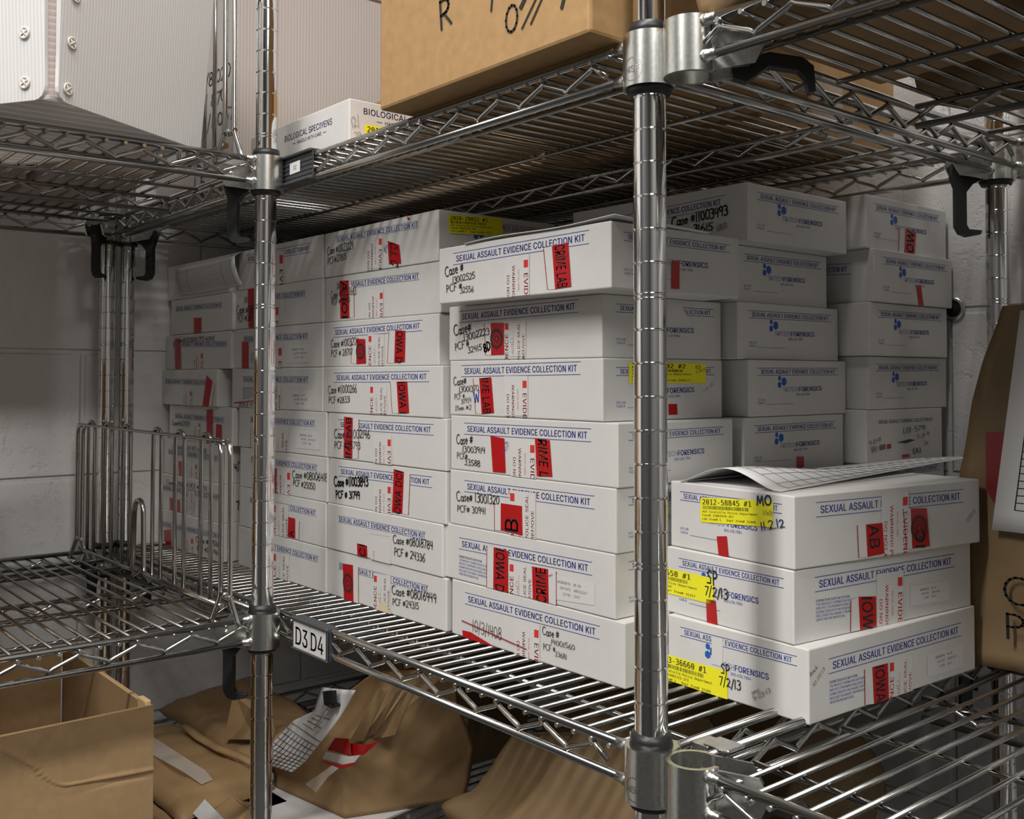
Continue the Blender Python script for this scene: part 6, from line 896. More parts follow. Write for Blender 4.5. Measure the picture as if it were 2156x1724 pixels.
def title(fm, e):
    _, s0, t0, s1, t1, st = e; cap = .25 if st == 'L' else .235
    d = ((s1-s0), (t1-t0)); L = math.hypot(*d); n = (-d[1]/L, d[0]/L)
    if st == 'L': n = (0, 1)
    a = (s0-n[0]*cap/2, t0-n[1]*cap/2); b = (s1-n[0]*cap/2, t1-n[1]*cap/2)
    fm.text(TITLE, a, b, cap, INK_BLUE, LP, .045)
    ext, off, wd_ = (.22, .24, .024) if st == 'L' else (.05, .165, .016)
    u = (d[0]/L, d[1]/L)
    for sg in (1, -1):
        fm.line((s0-u[0]*ext+n[0]*off*sg, t0-u[1]*ext+n[1]*off*sg), (s1+u[0]*ext+n[0]*off*sg, t1+u[1]*ext+n[1]*off*sg), wd_, INK_BLUE, LP)
KIT_LABEL = {
 'c3_1': 'white kit box marked Case # 13002525 with a red CRIME LAB tape strip',
 'c3_2': 'white kit box marked PCF # 32415 beside a stamped red tape strip',
 'c3_3': 'white kit box marked PCF # 30954 Item # 2 with blue initials on red tape',
 'c3_4': 'white kit box marked Case # 13003914 with two red tape strips',
 'c3_5': 'white kit box marked Case # 13001320, PCF # 30941',
 'c3_6': 'white kit box with small blue notice, lot 12457 and two red strips reading IOWA, CRIME',
 'c3_7': 'white kit box marked Case # 14001560 lying on the lower wire shelf',
 'c2_1': 'white kit box marked Case # 10023229, topmost of its stack',
 'c2_2': 'white kit box directly under the Case # 10023229 box, red tape crossing its title',
 'c2_3': 'white kit box marked PCF # 28707 with a stamped and an IOWA tape strip',
 'c2_4': 'white kit box marked Case # 11000266',
 'c2_5': 'white kit box directly under the Case # 11000266 box, red tape over its title',
 'c2_6': 'white kit box marked Case # 11003843 in thick black marker',
 'c2_7': 'white kit box marked Case # 08018784 with a small red corner of tape',
 'c2_8': 'white kit box marked Case # 08016949 with a peeled beige tape corner at the bottom',
 'c1_1': 'topmost white kit box of the stack behind the slim chrome front post',
 'c1_2': 'white kit box second from the top behind the slim chrome front post',
 'c1_3': 'white kit box third from the top behind the slim chrome front post',
 'c1_4': 'white kit box fourth from the top behind the slim post, red line and notice',
 'c1_5': 'white kit box behind the slim post, directly on the Case # 08006418 box',
 'c1_6': 'white kit box marked Case # 08006418 behind the slim chrome post',
 'c1_7': 'white kit box directly under the Case # 08006418 box, short red tape strip',
 'c1_8': 'lowest white kit box of the stack behind the slim chrome front post',
 'c0_1': 'kit box topmost in the shaded stack near the block wall, paper form draped over it',
 'c0_2': 'kit box second from the top in the shaded stack near the wire divider',
 'c0_3': 'kit box marked Case # 07038093 above its title, in the shaded stack',
 'c0_4': 'kit box jutting out sideways from the shaded stack, slanted red tape on its front',
 'c0_5': 'kit box marked Case # 06029134 behind the top bar of the wire divider',
 'c0_6': 'kit box with 4/28 written on its bright end, behind the wire divider',
 'c0_7': 'kit box with 7/19 written on its bright end, behind the wire divider',
 'c0_8': 'lowest kit box of the shaded stack behind the wire divider',
 'r2_1': 'white kit box marked Case # 11003493 in large marker, topmost of the deep middle stack',
 'r2_2': 'white kit box directly under the Case # 11003493 box, plain logo end',
 'r2_3': 'white kit box third from the top under the Case # 11003493 box',
 'r2_4': 'white kit box fourth from the top under the Case # 11003493 box',
 'r2_5': 'white kit box with a red tape square, fifth under the Case # 11003493 box',
 'r3_1': 'topmost kit box of the dark stack against the back wall, IOW tape on its end',
 'r3_2': 'kit box second in the dark stack against the back wall, thin slanted red tape',
 'r3_3': 'kit box third from the top in the dark stack against the back wall',
 'r3_4': 'kit box fourth in the dark stack against the back wall, torn lower edge',
 'r3_5': 'kit box with scribbled dates and L01-5791 on its end, deep in the dark stack',
 'fs_1': 'white kit box with yellow label 2012-58845 #1, a curled form lying on it',
 'fs_2': 'white kit box in the middle of the front stack, yellow label ending 36658 #1',
 'fs_3': 'lowest white kit box of the front stack, yellow label ending 36660 #1',
}
HIDDEN = 'white kit box buried under the stacks behind the front stack of three'
ENDS = {'c3', 'r2', 'r3', 'fs', 'c2', 'c0'}
def kit(idn, dims, ff, rf):
    u0, u1, v0, v1, z0, z1, rot = dims; H = z1-z0; piv = Vector((u1, v0, 0)); RM = Matrix.Rotation(-rot, 3, 'Z')
    def turn(p): return piv+RM @ (Vector(p)-piv)
    o = turn(((u0+u1)/2, (v0+v1)/2, z0))
    m = MB(); m.box(u0, u1, v0, v1, z0, z1, .05, 2)
    for w_ in m.bm.verts: w_.co = turn(w_.co)
    r = m.build('evidence_kit_box', BOARD, None, o)
    tag(r, KIT_LABEL.get(idn, HIDDEN), 'box', 'white evidence kit boxes')
    X, Y, Z = Vector((1, 0, 0)), Vector((0, 1, 0)), Vector((0, 0, 1))
    X, Y = RM @ X, RM @ Y
    frames = {'F': ((turn((u0, v0, z0)), X, Z, -Y), u1-u0), 'R': ((turn((u1, v0, z0)), Y, Z, X), v1-v0)}
    pf = {}
    for face, evs in (('F', ff), ('R', rf)):
        fr, L = frames[face]
        def FM(): return FaceMesh(fr, L, H)
        # printing: title on long faces, logo print on short ends
        pr = FM(); short = 'F' if idn[:2] == 'fs' else 'R'
        if face == short and idn != 'r3_5' and not (idn[:2] in ('c1', 'c0') and face == 'R'): end_print(pr, L, H, .08*math.sin(len(idn)+ord(idn[-1])*1.7))
        for e in evs:
            if e[0] == 'T': title(pr, e)
            elif e[0] == 'X': notice(pr, e[1])
        if idn == 'r3_5' and face == 'R': pr.text(TITLE, (1.0, 1.78), (5.9, 1.8), .16, INK_BLUE, LP, .01)
        pr.build('printed_lettering', r)
        wr = FM()
        for e in evs:
            k = e[0]
            if k == 'H': wr.hand(e[1], e[2:4], e[4:6], e[6], PENS[e[7]], LH, e[8])
            elif k == 'S':
                f = FM(); seal(f, e[1], e[2:6]); f.build('seal_label', r)
            elif k == 'R':
                f = FM(); tape(f, *e[1:]); f.build('evidence_tape', r)
            elif k == 'E':
                f = FM(); expiry(f, e[1], e[2]); f.build('expiry_label', r)
            elif k == 'Y':
                f = FM(); barcode(f, e[1], e[2]); f.build('barcode_label', r)
            elif k == 'r' or k == 'P':
                f = FM(); f.poly(list(reversed(e[1])), REDTAPE, LT); f.build('evidence_tape', r)
            elif k == 'W':
                f = FM(); f.poly(list(reversed(e[1])), SEAL, LS); f.build('blank_label', r)
            elif k == 'C':
                f = FM(); f.poly(list(reversed(e[1])), BEIGE, LH); f.build('peeled_tape', r)
            elif k in 'kg': wr.poly(list(reversed(e[1])), MARKER if k == 'k' else PENCIL, LH)
            elif k == 'L': wr.line(e[1][0], e[1][1], .06, REDTAPE, LH)
            elif k == 'Z':
                a, b = e[1]; n = max(4, int(math.hypot(b[0]-a[0], b[1]-a[1])/.085)); d = (b[0]-a[0], b[1]-a[1]); q = math.hypot(*d); nn = (-d[1]/q*.07, d[0]/q*.07)
                for i in range(n):
                    c0, c1 = lerp2(a, b, i/n), lerp2(a, b, (i+1)/n); wr.poly([c0, ((c0[0]+c1[0])/2-nn[0], (c0[1]+c1[1])/2-nn[1]), c1], REDTAPE, LH)
                wr.line(a, b, .022, REDTAPE, LH)
        wr.build('marker_lettering', r)
    return r
for idn, (dims, ff, rf) in BOXES.items(): kit(idn, dims, ff, rf)
# ------------------------------------------------------------------ plastic totes on the upper shelf
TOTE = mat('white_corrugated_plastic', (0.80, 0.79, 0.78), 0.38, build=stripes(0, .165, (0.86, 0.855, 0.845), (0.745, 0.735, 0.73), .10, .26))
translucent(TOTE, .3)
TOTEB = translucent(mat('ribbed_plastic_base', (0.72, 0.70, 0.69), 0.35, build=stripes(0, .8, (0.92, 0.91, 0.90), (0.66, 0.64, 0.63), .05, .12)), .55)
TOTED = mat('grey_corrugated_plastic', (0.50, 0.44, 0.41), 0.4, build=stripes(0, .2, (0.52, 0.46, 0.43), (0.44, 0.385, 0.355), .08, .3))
def panel(name, parent, p0, ex, up, w0, w1, h, th, m, r0=.5, nrm=None):
    """upright board: bottom-edge start p0, direction ex, leaning 'up'; local x runs along the board"""
    ex = Vector(ex).normalized(); up = Vector(up).normalized(); nz = ex.cross(up).normalized()
    M = Matrix((ex, up, nz)).transposed().to_4x4(); M.translation = (Vector(p0)-Vector(parent['_o']))*I
    b = MB(); P = []
    for k in range(5):
        a = math.radians(180+90*k/4); P.append((r0+r0*math.cos(a), r0+r0*math.sin(a), 0))
    P += [(w0, 0, 0), (w0+(w1-w0), h, 0), (-(w1-w0)*.5, h, 0)]
    b.slab(P, (0, 0, 1), th)
    bmesh.ops.recalc_face_normals(b.bm, faces=b.bm.faces)
    for v in b.bm.verts: v.co *= I
    me = bpy.data.meshes.new(name); b.bm.to_mesh(me); b.bm.free(); me.materials.append(m)
    o = bpy.data.objects.new(name, me); COL.objects.link(o); o.parent = parent; o.matrix_local = M; o['_o'] = list(p0); return o
zd = 10.82
t1 = thing('plastic_tote', 'white corrugated plastic tote with rivets, its corner overhanging the upper shelf', 'tote', (-23, -12, zd), 'corrugated plastic totes')
C0 = Vector((-19.0, -11.95, zd)); d1 = Vector((-.532, .847, 0)); d2 = Vector((-.847, -.532, 0))
up1 = Vector((0, 0, 1))+d2.cross(Vector((0, 0, 1))).normalized()*0.0
n1 = Vector((.847, .532, 0)); n2 = Vector((.532, -.847, 0))
panel('side_panel', t1, C0+d1*.22, d1, Vector((0, 0, 1))+n1*.05, 8.85, 9.5, 11.5, .16, TOTE)
# the other face runs away from the corner; build it from its far end so local x ends at the corner
w2 = 14.0
pf = MB()
ex = d2; up = (Vector((0, 0, 1))+n2*.05).normalized(); nz = ex.cross(up).normalized()
panel('side_panel', t1, C0+d2*.22, d2, up, w2, w2+.7, 11.5, .16, TOTE)
panel('side_panel', t1, C0+d1*9.0+d2*.2, d2, Vector((0, 0, 1))+Vector((-.532, .847, 0))*.05, w2, w2, 11.5, .16, TOTE, .1)
panel('side_panel', t1, C0+d2*14.1+d1*.2, d1, Vector((0, 0, 1))+Vector((-.847, -.532, 0))*.05, 8.8, 8.8, 11.5, .16, TOTE, .1)
# corner fold seen through the slit, ribs across it
panel('corner_fold', t1, C0+d1*.55-n1*.25, (d2-d1).normalized(), (0, 0, 1), .75, .75, 11.2, .06, mat('pinkish_fold', (.62, .52, .49), .5, build=stripes(1, .25, (.72, .63, .60), (.58, .48, .45), .1, .22)), .05)
b = MB(); b.slab([C0+d1*x+d2*y+Vector((0, 0, .02)) for x, y in ((.1, .1), (9.0, .1), (9.0, 14), (.1, 14))], (0, 0, 1), .16); b.build('base_panel', TOTEB, t1)
RIVET = mat('rivet_plastic', (.62, .58, .53), .45)
def rivet(face_d, n, s, z):
    p = C0+face_d*s+n*((.19 if n is n1 else .03)+.05*(z-zd))+Vector((0, 0, z-zd)); b = MB()
    b.lathe(0, 0, [(0, .0), (.24, .0), (.24, .04), (.18, .05), (.165, .02), (0, .02)], 18, caps=False); R_ = n.to_track_quat('Z', 'Y').to_matrix()
    for k in range(2):
        a = math.radians(35+90*k); b.tube([(-.16*math.cos(a), -.16*math.sin(a), .03), (.16*math.cos(a), .16*math.sin(a), .03)], .035, 5)
    for v in b.bm.verts: v.co = p+R_ @ v.co
    b.build('rivet', RIVET, t1)
for s, z in ((.68, 11.33), (.76, 13.1), (.83, 14.9)): rivet(d1, n1, s, z)
for s, z in ((1.11, 11.49), (1.07, 13.34), (1.04, 15.2)): rivet(d2, n2, s, z)

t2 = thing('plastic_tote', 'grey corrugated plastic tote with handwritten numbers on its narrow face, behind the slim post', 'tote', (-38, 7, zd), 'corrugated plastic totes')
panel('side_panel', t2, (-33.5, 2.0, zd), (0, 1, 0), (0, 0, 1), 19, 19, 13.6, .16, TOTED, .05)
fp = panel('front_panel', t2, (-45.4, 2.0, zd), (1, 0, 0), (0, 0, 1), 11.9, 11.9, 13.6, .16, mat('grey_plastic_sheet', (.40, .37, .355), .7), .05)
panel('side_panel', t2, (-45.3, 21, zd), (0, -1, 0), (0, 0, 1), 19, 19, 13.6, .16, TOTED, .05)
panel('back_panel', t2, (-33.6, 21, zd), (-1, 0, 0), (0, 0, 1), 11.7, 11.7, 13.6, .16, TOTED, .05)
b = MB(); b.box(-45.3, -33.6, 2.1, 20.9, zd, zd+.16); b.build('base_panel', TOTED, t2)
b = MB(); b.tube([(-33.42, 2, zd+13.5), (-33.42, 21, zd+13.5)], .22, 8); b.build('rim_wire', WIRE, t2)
f = FaceMesh((Vector((-45.4, 1.82, zd)), Vector((1, 0, 0)), Vector((0, 0, 1)), Vector((0, -1, 0))), 11.9, 10.4)
for s, t, w in ((6.6, 9.3, '1 5'), (6.6, 8.3, '16'), (6.2, 7.0, '5 5/8 020'), (6.2, 5.7, '1 5/ 870'), (6.0, 4.4, '8 11/1 057/1'), (6.2, 3.2, '3 7'), (6.2, 2.1, '16.8'), (6.3, 1.0, '1 5'), (6.3, .1, '6 0')):
    f.hand(w, (s, t), (s+.62*len(w)*.95, t), .8, MARKER, .01)
f.build('marker_lettering', t2)

# ------------------------------------------------------------------ boxes and paper on the upper main shelf
def box_thing(name, label, cat, u0, u1, v0, v1, z0, z1, m, bev=.06, group=None):
    b = MB(); b.box(u0, u1, v0, v1, z0, z1, bev, 2); r = b.build(name, m, None, ((u0+u1)/2, (v0+v1)/2, z0)); return tag(r, label, cat, group)
X, Y, Z = Vector((1, 0, 0)), Vector((0, 1, 0)), Vector((0, 0, 1))
sb = box_thing('specimen_box', 'low white BIOLOGICAL SPECIMENS box with a yellow label on the upper shelf', 'box', -29.2, -19.05, .85, 7.6, zd, 13.15, BOARD)
f = FaceMesh((Vector((-29.2, .85, zd)), X, Z, -Y), 10.15, 2.33)
f.text('BIOLOGICAL SPECIMENS', (3.9, 1.42), (8.6, 1.42), .30, INK_BLUE, LP, .02); f.text('HANDLE WITH CARE', (5.2, 1.1), (7.6, 1.1), .17, INK_BLUE, LP, .015)
for a in (4.75, 7.75): f.line((a, 1.18), (a+.3, 1.18), .03, INK_BLUE, LP)
f.build('printed_lettering', sb)
f = FaceMesh((Vector((-19.05, .85, zd)), Y, Z, X), 6.75, 2.33)
f.text('BIOLOGICAL SPECIMENS', (.75, 1.72), (5.6, 1.72), .28, INK_BLUE, LP, .02); f.text('HANDLE WITH CARE', (1.9, 1.4), (4.4, 1.4), .15, INK_BLUE, LP, .01)
for a in (1.45, 4.5): f.line((a, 1.47), (a+.3, 1.47), .03, INK_BLUE, LP)
f.build('printed_lettering', sb)
f = FaceMesh((Vector((-19.05, .85, zd)), Y, Z, X), 6.75, 2.33); barcode(f, ((.8, 1.25), (4.9, 1.3), (4.9, .05), (.8, .0)), ('2014-20531 #2', 'Case# 14003301-364', 'Lab Item# 2   Dept Item# 34021')); f.build('barcode_label', sb)
f = FaceMesh((Vector((-19.05, .85, zd)), Y, Z, X), 6.75, 2.33); f.hand('12/', (.15, 1.0), (.6, 1.15), .45, PENCIL, LH, .6); f.hand('29-', (.3, .45), (.8, .55), .35, PENCIL, LH, .6); f.build('marker_lettering', sb)

bb = box_thing('cardboard_box', 'large brown cardboard box with marker scrawl overhanging the upper front rail', 'box', -12.6, -.92, -1.62, 9.8, zd, 22.5, CARD, .12, 'cardboard boxes')
f = FaceMesh((Vector((-12.6, -1.62, zd)), X, Z, -Y), 11.68, 11.7)
f.hand('O', (7.7, 1.0), (8.42, 1.0), .95, MARKER, LH, .9); f.hand('1', (8.3, 1.75), (8.8, 1.35), .7, MARKER, LH, .9)
for a, b_ in (((8.55, .92), (9.6, 2.1)), ((8.99, .95), (10.0, 2.2))): f.line(a, b_, .075, MARKER, LH)
f.hand('P', (10.35, 1.15), (11.1, .9), .95, MARKER, LH, 1.1); f.hand('R', (4.0, 2.1), (4.8, 2.2), 1.0, MARKER, LH); f.hand('9', (6.6, 2.0), (7.2, 2.0), 1.0, MARKER, LH)
f.build('marker_lettering', bb)
b = MB(); b.box(-9.0, -4.5, -1.66, 9.84, 22.46, 22.54); b.build('packing_tape', mat('tan_packing_tape', (.52, .36, .18), .25), bb)
box_thing('cardboard_box', 'brown box with a pale label deep on the upper shelf above the dark kits', 'box', -14.5, -4.2, 11.2, 21.6, zd, 19.5, CARD, .1, 'cardboard boxes')
b = bpy.data.objects[-1] if False else None
def last(): return COL.objects[-1]
bx = [o for o in COL.objects if o.get('label', '').startswith('brown box with a pale')][0]
f = FaceMesh((Vector((-4.2, 11.2, zd)), Y, Z, X), 10.4, 8.6); f.poly([(3.6, .9), (6.0, .9), (6.0, 2.6), (3.6, 2.6)], CLEAR, .01); f.build('tape_patch', bx)
box_thing('cardboard_box', 'brown carton on the upper shelf behind the low specimen box', 'box', -31.5, -15.6, 9.6, 21.5, zd, 17, CARD, .1, 'cardboard boxes')
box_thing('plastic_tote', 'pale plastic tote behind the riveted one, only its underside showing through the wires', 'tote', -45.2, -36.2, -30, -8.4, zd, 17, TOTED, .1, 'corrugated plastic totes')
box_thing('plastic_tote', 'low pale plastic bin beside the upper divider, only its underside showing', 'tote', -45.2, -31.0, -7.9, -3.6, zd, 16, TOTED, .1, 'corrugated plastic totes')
# a sheaf of envelopes lying under the big box
for i, (m_, l, du, dv) in enumerate(((MANILA, 'manila envelope at the bottom of the sheaf beside the big brown box', 0, 0), (PAPER, 'white envelope lying on the manila envelope beside the big brown box', -.7, -.8), (MANILA, 'top manila envelope of the sheaf beside the big brown box', -1.3, -1.2))):
    b = MB(); z = zd+.015+i*.07
    b.slab([(-18.6+du, 1.4+dv+.8, z), (-13.1+du, .9+dv+.8, z), (-13.0+du, 8.1+dv, z), (-18.5+du, 8.5+dv, z)], (0, 0, 1), .05)
    tag(b.build('envelope', m_, None, (-16, 5, z)), l, 'envelope', 'envelopes on the upper shelf')
# ------------------------------------------------------------------ paper bags
def bag_mesh(base, ridge, z0, zr_, seed, bulge=.5, crumple=.35, nu=26, nv=26, shoulder=.45, puff=.18):
    """closed kraft bag: base quad (4 plan points), closed top line ridge (2 points with z)"""
    m = MB(); B = [Vector((*p, 0)) for p in base]; R0, R1 = Vector(ridge[0]), Vector(ridge[1])
    ring = []
    for k in range(4):
        a, c = B[k], B[(k+1) % 4]
        for i in range(nu): ring.append((a.lerp(c, i/nu), k+i/nu))
    n = len(ring); cen = sum(B, Vector())/4; rows = []
    for j in range(nv+1):
        t = j/nv; row = []
        for p, kk in ring:
            side = kk
            if side < 1: q = R0.lerp(R1, side)
            elif side < 2: q = R1.copy()
            elif side < 3: q = R1.lerp(R0, side-2)
            else: q = R0.copy()
            s = 0 if t < 1e-6 else max(0.0, (t-shoulder)/(1-shoulder))**1.15
            base_p = p+(p-cen)*puff*math.sin(math.pi*min(t/max(shoulder, .01)*.5, 1))*(1-s)
            co = base_p.lerp(Vector((q.x, q.y, 0)), s); top = q.z
            co.z = z0+(top-z0)*t
            if 0 < j:
                w = crumple*min(1, t*4)*(1-.75*s)
                h1 = fbm((co.x, co.y, co.z), .22, seed); dd_, _q = voronoi(Vector((co.x, co.y, co.z*.8))*.27+Vector((seed, 0, 0))); e_, _q = voronoi(Vector((co.x, co.y*1.3, co.z))*.62+Vector((0, seed, 0)))
                nrm = (p-cen).normalized(); co += nrm*(h1*1.5-1.5*min(dd_[1]-dd_[0], .5)-.45*min(e_[1]-e_[0], .4))*w; co.z += fbm((co.x, co.y, co.z), .5, seed+11)*w*.4
                co.z = max(co.z, z0+.02)
            row.append(m.bm.verts.new(co))
        rows.append(row)
    for j in range(nv):
        for i in range(n):
            f = m.bm.faces.new((rows[j][i], rows[j][(i+1) % n], rows[j+1][(i+1) % n], rows[j+1][i])); f.smooth = True
    m.bm.faces.new(list(reversed(rows[0])))
    bmesh.ops.remove_doubles(m.bm, verts=m.bm.verts, dist=.004)
    return m
def bag(label, base, ridge, z0, seed, cat='paper bag', mt=None, **kw):
    m = bag_mesh(base, ridge, z0, 0, seed, **kw); c = sum((Vector((*p, 0)) for p in base), Vector())/4
    return tag(m.build('paper_bag', mt or KRAFT, None, (c.x, c.y, z0)), label, cat, 'kraft paper evidence bags')
def sheet(name, pts2, m_, parent=None, label=None, cat=None, th=.015, origin=None, group=None):
    b = MB()
    n = Vector(pts2[1])-Vector(pts2[0]); n = n.cross(Vector(pts2[-1])-Vector(pts2[0]))
    if n.length < 1e-6: n = Vector((0, 0, 1))
    b.slab(pts2, n, th); o = b.build(name, m_, parent, origin)
    if label: tag(o, label, cat, group)
    return o
zb_ = -22.2
bag('kraft bag on the upper shelf directly beside the top of the thick post', [(1.8, .3), (7.8, -2.0), (7.8, 9.6), (1.8, 10.0)], [(1.9, 5.0, 22), (7.6, 4.6, 22.4)], zd, 31, crumple=.35, shoulder=.6)
bag('wide kraft bag on the upper shelf, second from the thick post', [(9.4, -1.2), (24, -1.2), (24, 17), (9.4, 16.5)], [(9.4, 8, 20), (23, 8, 21)], zd, 32, mt=KRAFT_SHADED, crumple=.3, shoulder=.5)
bag('kraft bag deep on the upper shelf over the leaning bag', [(2.2, 11.8), (7.6, 11.8), (7.6, 16.6), (2.4, 16.8)], [(2.4, 14, 19), (7.5, 14, 19)], zd, 33, mt=KRAFT_SHADED, crumple=.3, shoulder=.5)
box_thing('cardboard_box', 'slim upright brown carton near the back wall on the upper shelf', 'box', 4.6, 6.4, 18.2, 21.2, zd, 24, CARD, .06, 'cardboard boxes')

# the sealed bag in the middle of the bottom shelf
cb = bag('bulging kraft bag sealed with red tape, grid form clipped to it, bottom shelf', [(-31.2, 3.6), (-25.3, 4.5), (-23.2, 10.6), (-30.3, 11.5)], [(-25.2, 6.4, -15.0), (-22.6, 9.4, -14.9)], zb_, 5, crumple=.42, shoulder=.36, puff=.14)
for q, z in (([(-25.6, 5.0, -18.4), (-23.0, 5.0, -15.2), (-22.3, 5.1, -15.1), (-24.5, 5.1, -18.2)], 0), ([(-24.9, 5.3, -18.2), (-22.0, 5.4, -15.2), (-21.6, 5.6, -14.9), (-23.9, 5.5, -17.7)], 0), ([(-24.4, 5.6, -18.1), (-21.8, 5.8, -15.2), (-21.5, 6.0, -15.1), (-23.4, 5.9, -17.8)], 0), ([(-23.6, 5.6, -17.9), (-21.5, 5.9, -15.1), (-21.2, 6.1, -14.8), (-22.6, 5.8, -17.5)], 0)):
    sheet('gusset_fold', q, KRAFT, cb, th=.05)
def push(P, dv): return [(u, v+dv, z) for u, v, z in P]
sheet('evidence_tape', push([(-25.54, 5.3, -18.06), (-24.15, 5.3, -17.73), (-24.0, 5.3, -18.51), (-26.3, 5.3, -18.88)], -1.25), REDTAPE, cb)
sheet('evidence_tape', push([(-24.47, 5.5, -18.11), (-22.77, 5.5, -17.69), (-21.74, 5.6, -17.21), (-23.12, 5.5, -18.28), (-24.32, 5.5, -18.69)], -1.2), REDTAPE, cb)
sheet('evidence_tape', push([(-26.47, 5.15, -19.41), (-24.44, 5.15, -19.08), (-23.22, 5.15, -18.6), (-23.31, 5.15, -18.75), (-24.44, 5.15, -19.27), (-26.23, 5.15, -19.52)], -1.32), REDTAPE, cb)
sheet('tape_label', push([(-26.22, 5.2, -18.91), (-23.89, 5.2, -18.5), (-22.82, 5.2, -18.13), (-23.35, 5.2, -18.64), (-24.52, 5.2, -19.09), (-26.56, 5.2, -19.38)], -1.3), LABELW, cb)
sheet('clear_tape_strip', push([(-27.15, 3.6, -20.69), (-25.48, 3.6, -19.63), (-24.44, 3.6, -18.95), (-23.79, 3.6, -18.9), (-24.81, 3.6, -19.62), (-26.05, 3.6, -20.79)], -.35), CLEAR, cb)
# the form clipped to it
TG = [[(-25.54, 3.3, -15.33), (-23.9, 3.2, -15.0), (-22.11, 3.2, -14.66)], [(-25.91, 3.1, -16.57), (-24.6, 3.0, -16.4), (-23.32, 3.0, -16.22)], [(-27.98, 2.9, -17.58), (-26.2, 2.8, -17.55), (-24.58, 2.85, -17.64)], [(-30.06, 2.8, -19.3), (-28.0, 2.7, -19.2), (-26.17, 2.7, -19.1)], [(-32.27, 2.6, -20.86), (-29.7, 2.6, -20.4), (-27.3, 2.5, -19.96)]]
def tagp(s, t, off=0.0):
    y = t*4; j = min(int(y), 3); f_ = y-j; x = s*2; i = min(int(x), 1); g = x-i
    a = Vector(TG[j][i]).lerp(Vector(TG[j][i+1]), g); c = Vector(TG[j+1][i]).lerp(Vector(TG[j+1][i+1]), g); return a.lerp(c, f_)+Vector((0, -off-.06*math.sin(t*9+s*3), 0))
b = MB(); b.grid(lambda x, y: tagp(x, y), 10, 20); fo = b.build('form_sheet', PAPER, None, (-27, 2.9, -18), solid=.012)
tag(fo, 'creased white grid form clipped to the sealed kraft bag', 'form', 'paper forms')
b = MB()
for k in range(9):
    t = .52+k*.053; b.tube([tagp(s/8, t, .03) for s in range(9)], .016, 4)
for k in range(1, 9): b.tube([tagp(k/9, t/12, .03) for t in range(7, 13)], .014, 4)
for k in range(4): b.tube([tagp(s/8, .3+k*.055, .03) for s in range(2, 7-k % 2)], .012, 4)
b.build('printed_grid', INK_BLACK, fo)
b = MB(); b.slab(push([(-24.27, 4.9, -15.12), (-23.35, 4.9, -14.88), (-23.26, 4.9, -15.43), (-24.11, 4.9, -15.72)], -2.05), (0, -1, 0), .25); b.box(-24.1, -23.4, 2.6, 3.3, -15.75, -15.6, .03, 1)
cl = b.build('binder_clip', BLACK, None, (-23.8, 2.8, -15.3)); tag(cl, 'black binder clip holding the grid form on the kraft bag', 'clip')
b = MB(); b.tube(push([(-23.58, 4.85, -15.56), (-24.35, 4.85, -16.3), (-24.9, 4.85, -16.82), (-25.27, 4.85, -17.06), (-25.2, 4.85, -17.2), (-24.71, 4.85, -16.75), (-24.25, 4.85, -16.23), (-23.5, 4.85, -15.6)], -2.15), .035, 6); b.build('wire_loop', CHROME, cl)

# more bags round it
bag('tall shaded kraft bag standing behind the sealed bag on the bottom shelf', [(-35.0, 13.2), (-26.8, 13.4), (-26.8, 18.0), (-35.0, 18)], [(-34, 15.5, -12.4), (-28.3, 15.5, -12.2)], zb_, 6, mt=KRAFT_SHADED, crumple=.5, shoulder=.7)
bag('low kraft bag with a long rolled edge lying against the sealed bag', [(-20.8, 8.3), (-15.2, 7.5), (-15.0, 12.6), (-20.5, 13.0)], [(-19.0, 10.5, -17.5), (-14.5, 10.5, -16.3)], zb_, 9, mt=KRAFT_SHADED, crumple=.5, shoulder=.2)
bag('wide crumpled kraft bag on the bottom shelf nearest the thick post', [(-13.0, 5.2), (-4.2, 5.0), (-4.0, 12.5), (-12.6, 12.5)], [(-11.6, 9.0, -13.6), (-5.0, 9.0, -12.9)], zb_, 12, mt=KRAFT_SHADED, crumple=.5, shoulder=.3)
bag('shaded kraft bag at the back of the bottom shelf behind the crumpled one', [(-20, 15), (-6, 15), (-6, 21), (-20, 21)], [(-18, 18, -13.6), (-7, 18, -13.2)], zb_, 13, mt=KRAFT_SHADED, crumple=.4, shoulder=.5)
# flat bags at the foot of the block wall
def flat(label, P, z, th, seed, lift=.4, name='paper_bag'):
    b = MB(); C_ = sum((Vector((*p, 0)) for p in P), Vector())/4
    def top(x, y):
        a = Vector((*P[0], 0)).lerp(Vector((*P[1], 0)), x); c = Vector((*P[3], 0)).lerp(Vector((*P[2], 0)), x); q = a.lerp(c, y)
        e = min(x, 1-x, y, 1-y); q.z = z+th*min(1, e*9+.15)+lift*fbm((q.x, q.y, 0), .22, seed)*min(1, e*6+.5)+.2*abs(fbm((q.x, q.y, 1), .6, seed+5)); return q
    b.grid(top, 26, 20)
    o = b.build(name, KRAFT, None, (C_.x, C_.y, z), solid=.06); return tag(o, label, cat='paper bag', group='kraft paper evidence bags')
fb = flat('flat kraft bag with a long clear tape strip, lying beside the open carton', [(-42.0, -2.8), (-28.4, -2.9), (-29.5, 2.7), (-42.5, 2.2)], -21.6, .7, 3)
b = MB(); T_ = [(-39.2, -.4), (-35.5, -.25), (-32.0, -.1), (-30.6, -.3), (-30.4, -1.0), (-32.3, -1.05), (-35.8, -1.4), (-39.3, -1.5)]
sheet('clear_tape_strip', [(u, v, -20.62) for u, v in T_], CLEAR, fb)
flat('flat kraft bag lying under the one with the clear tape strip', [(-36.5, -3.6), (-28.5, -3.3), (-30.0, 1.4), (-40.0, .6)], -22.1, .4, 4, .2)
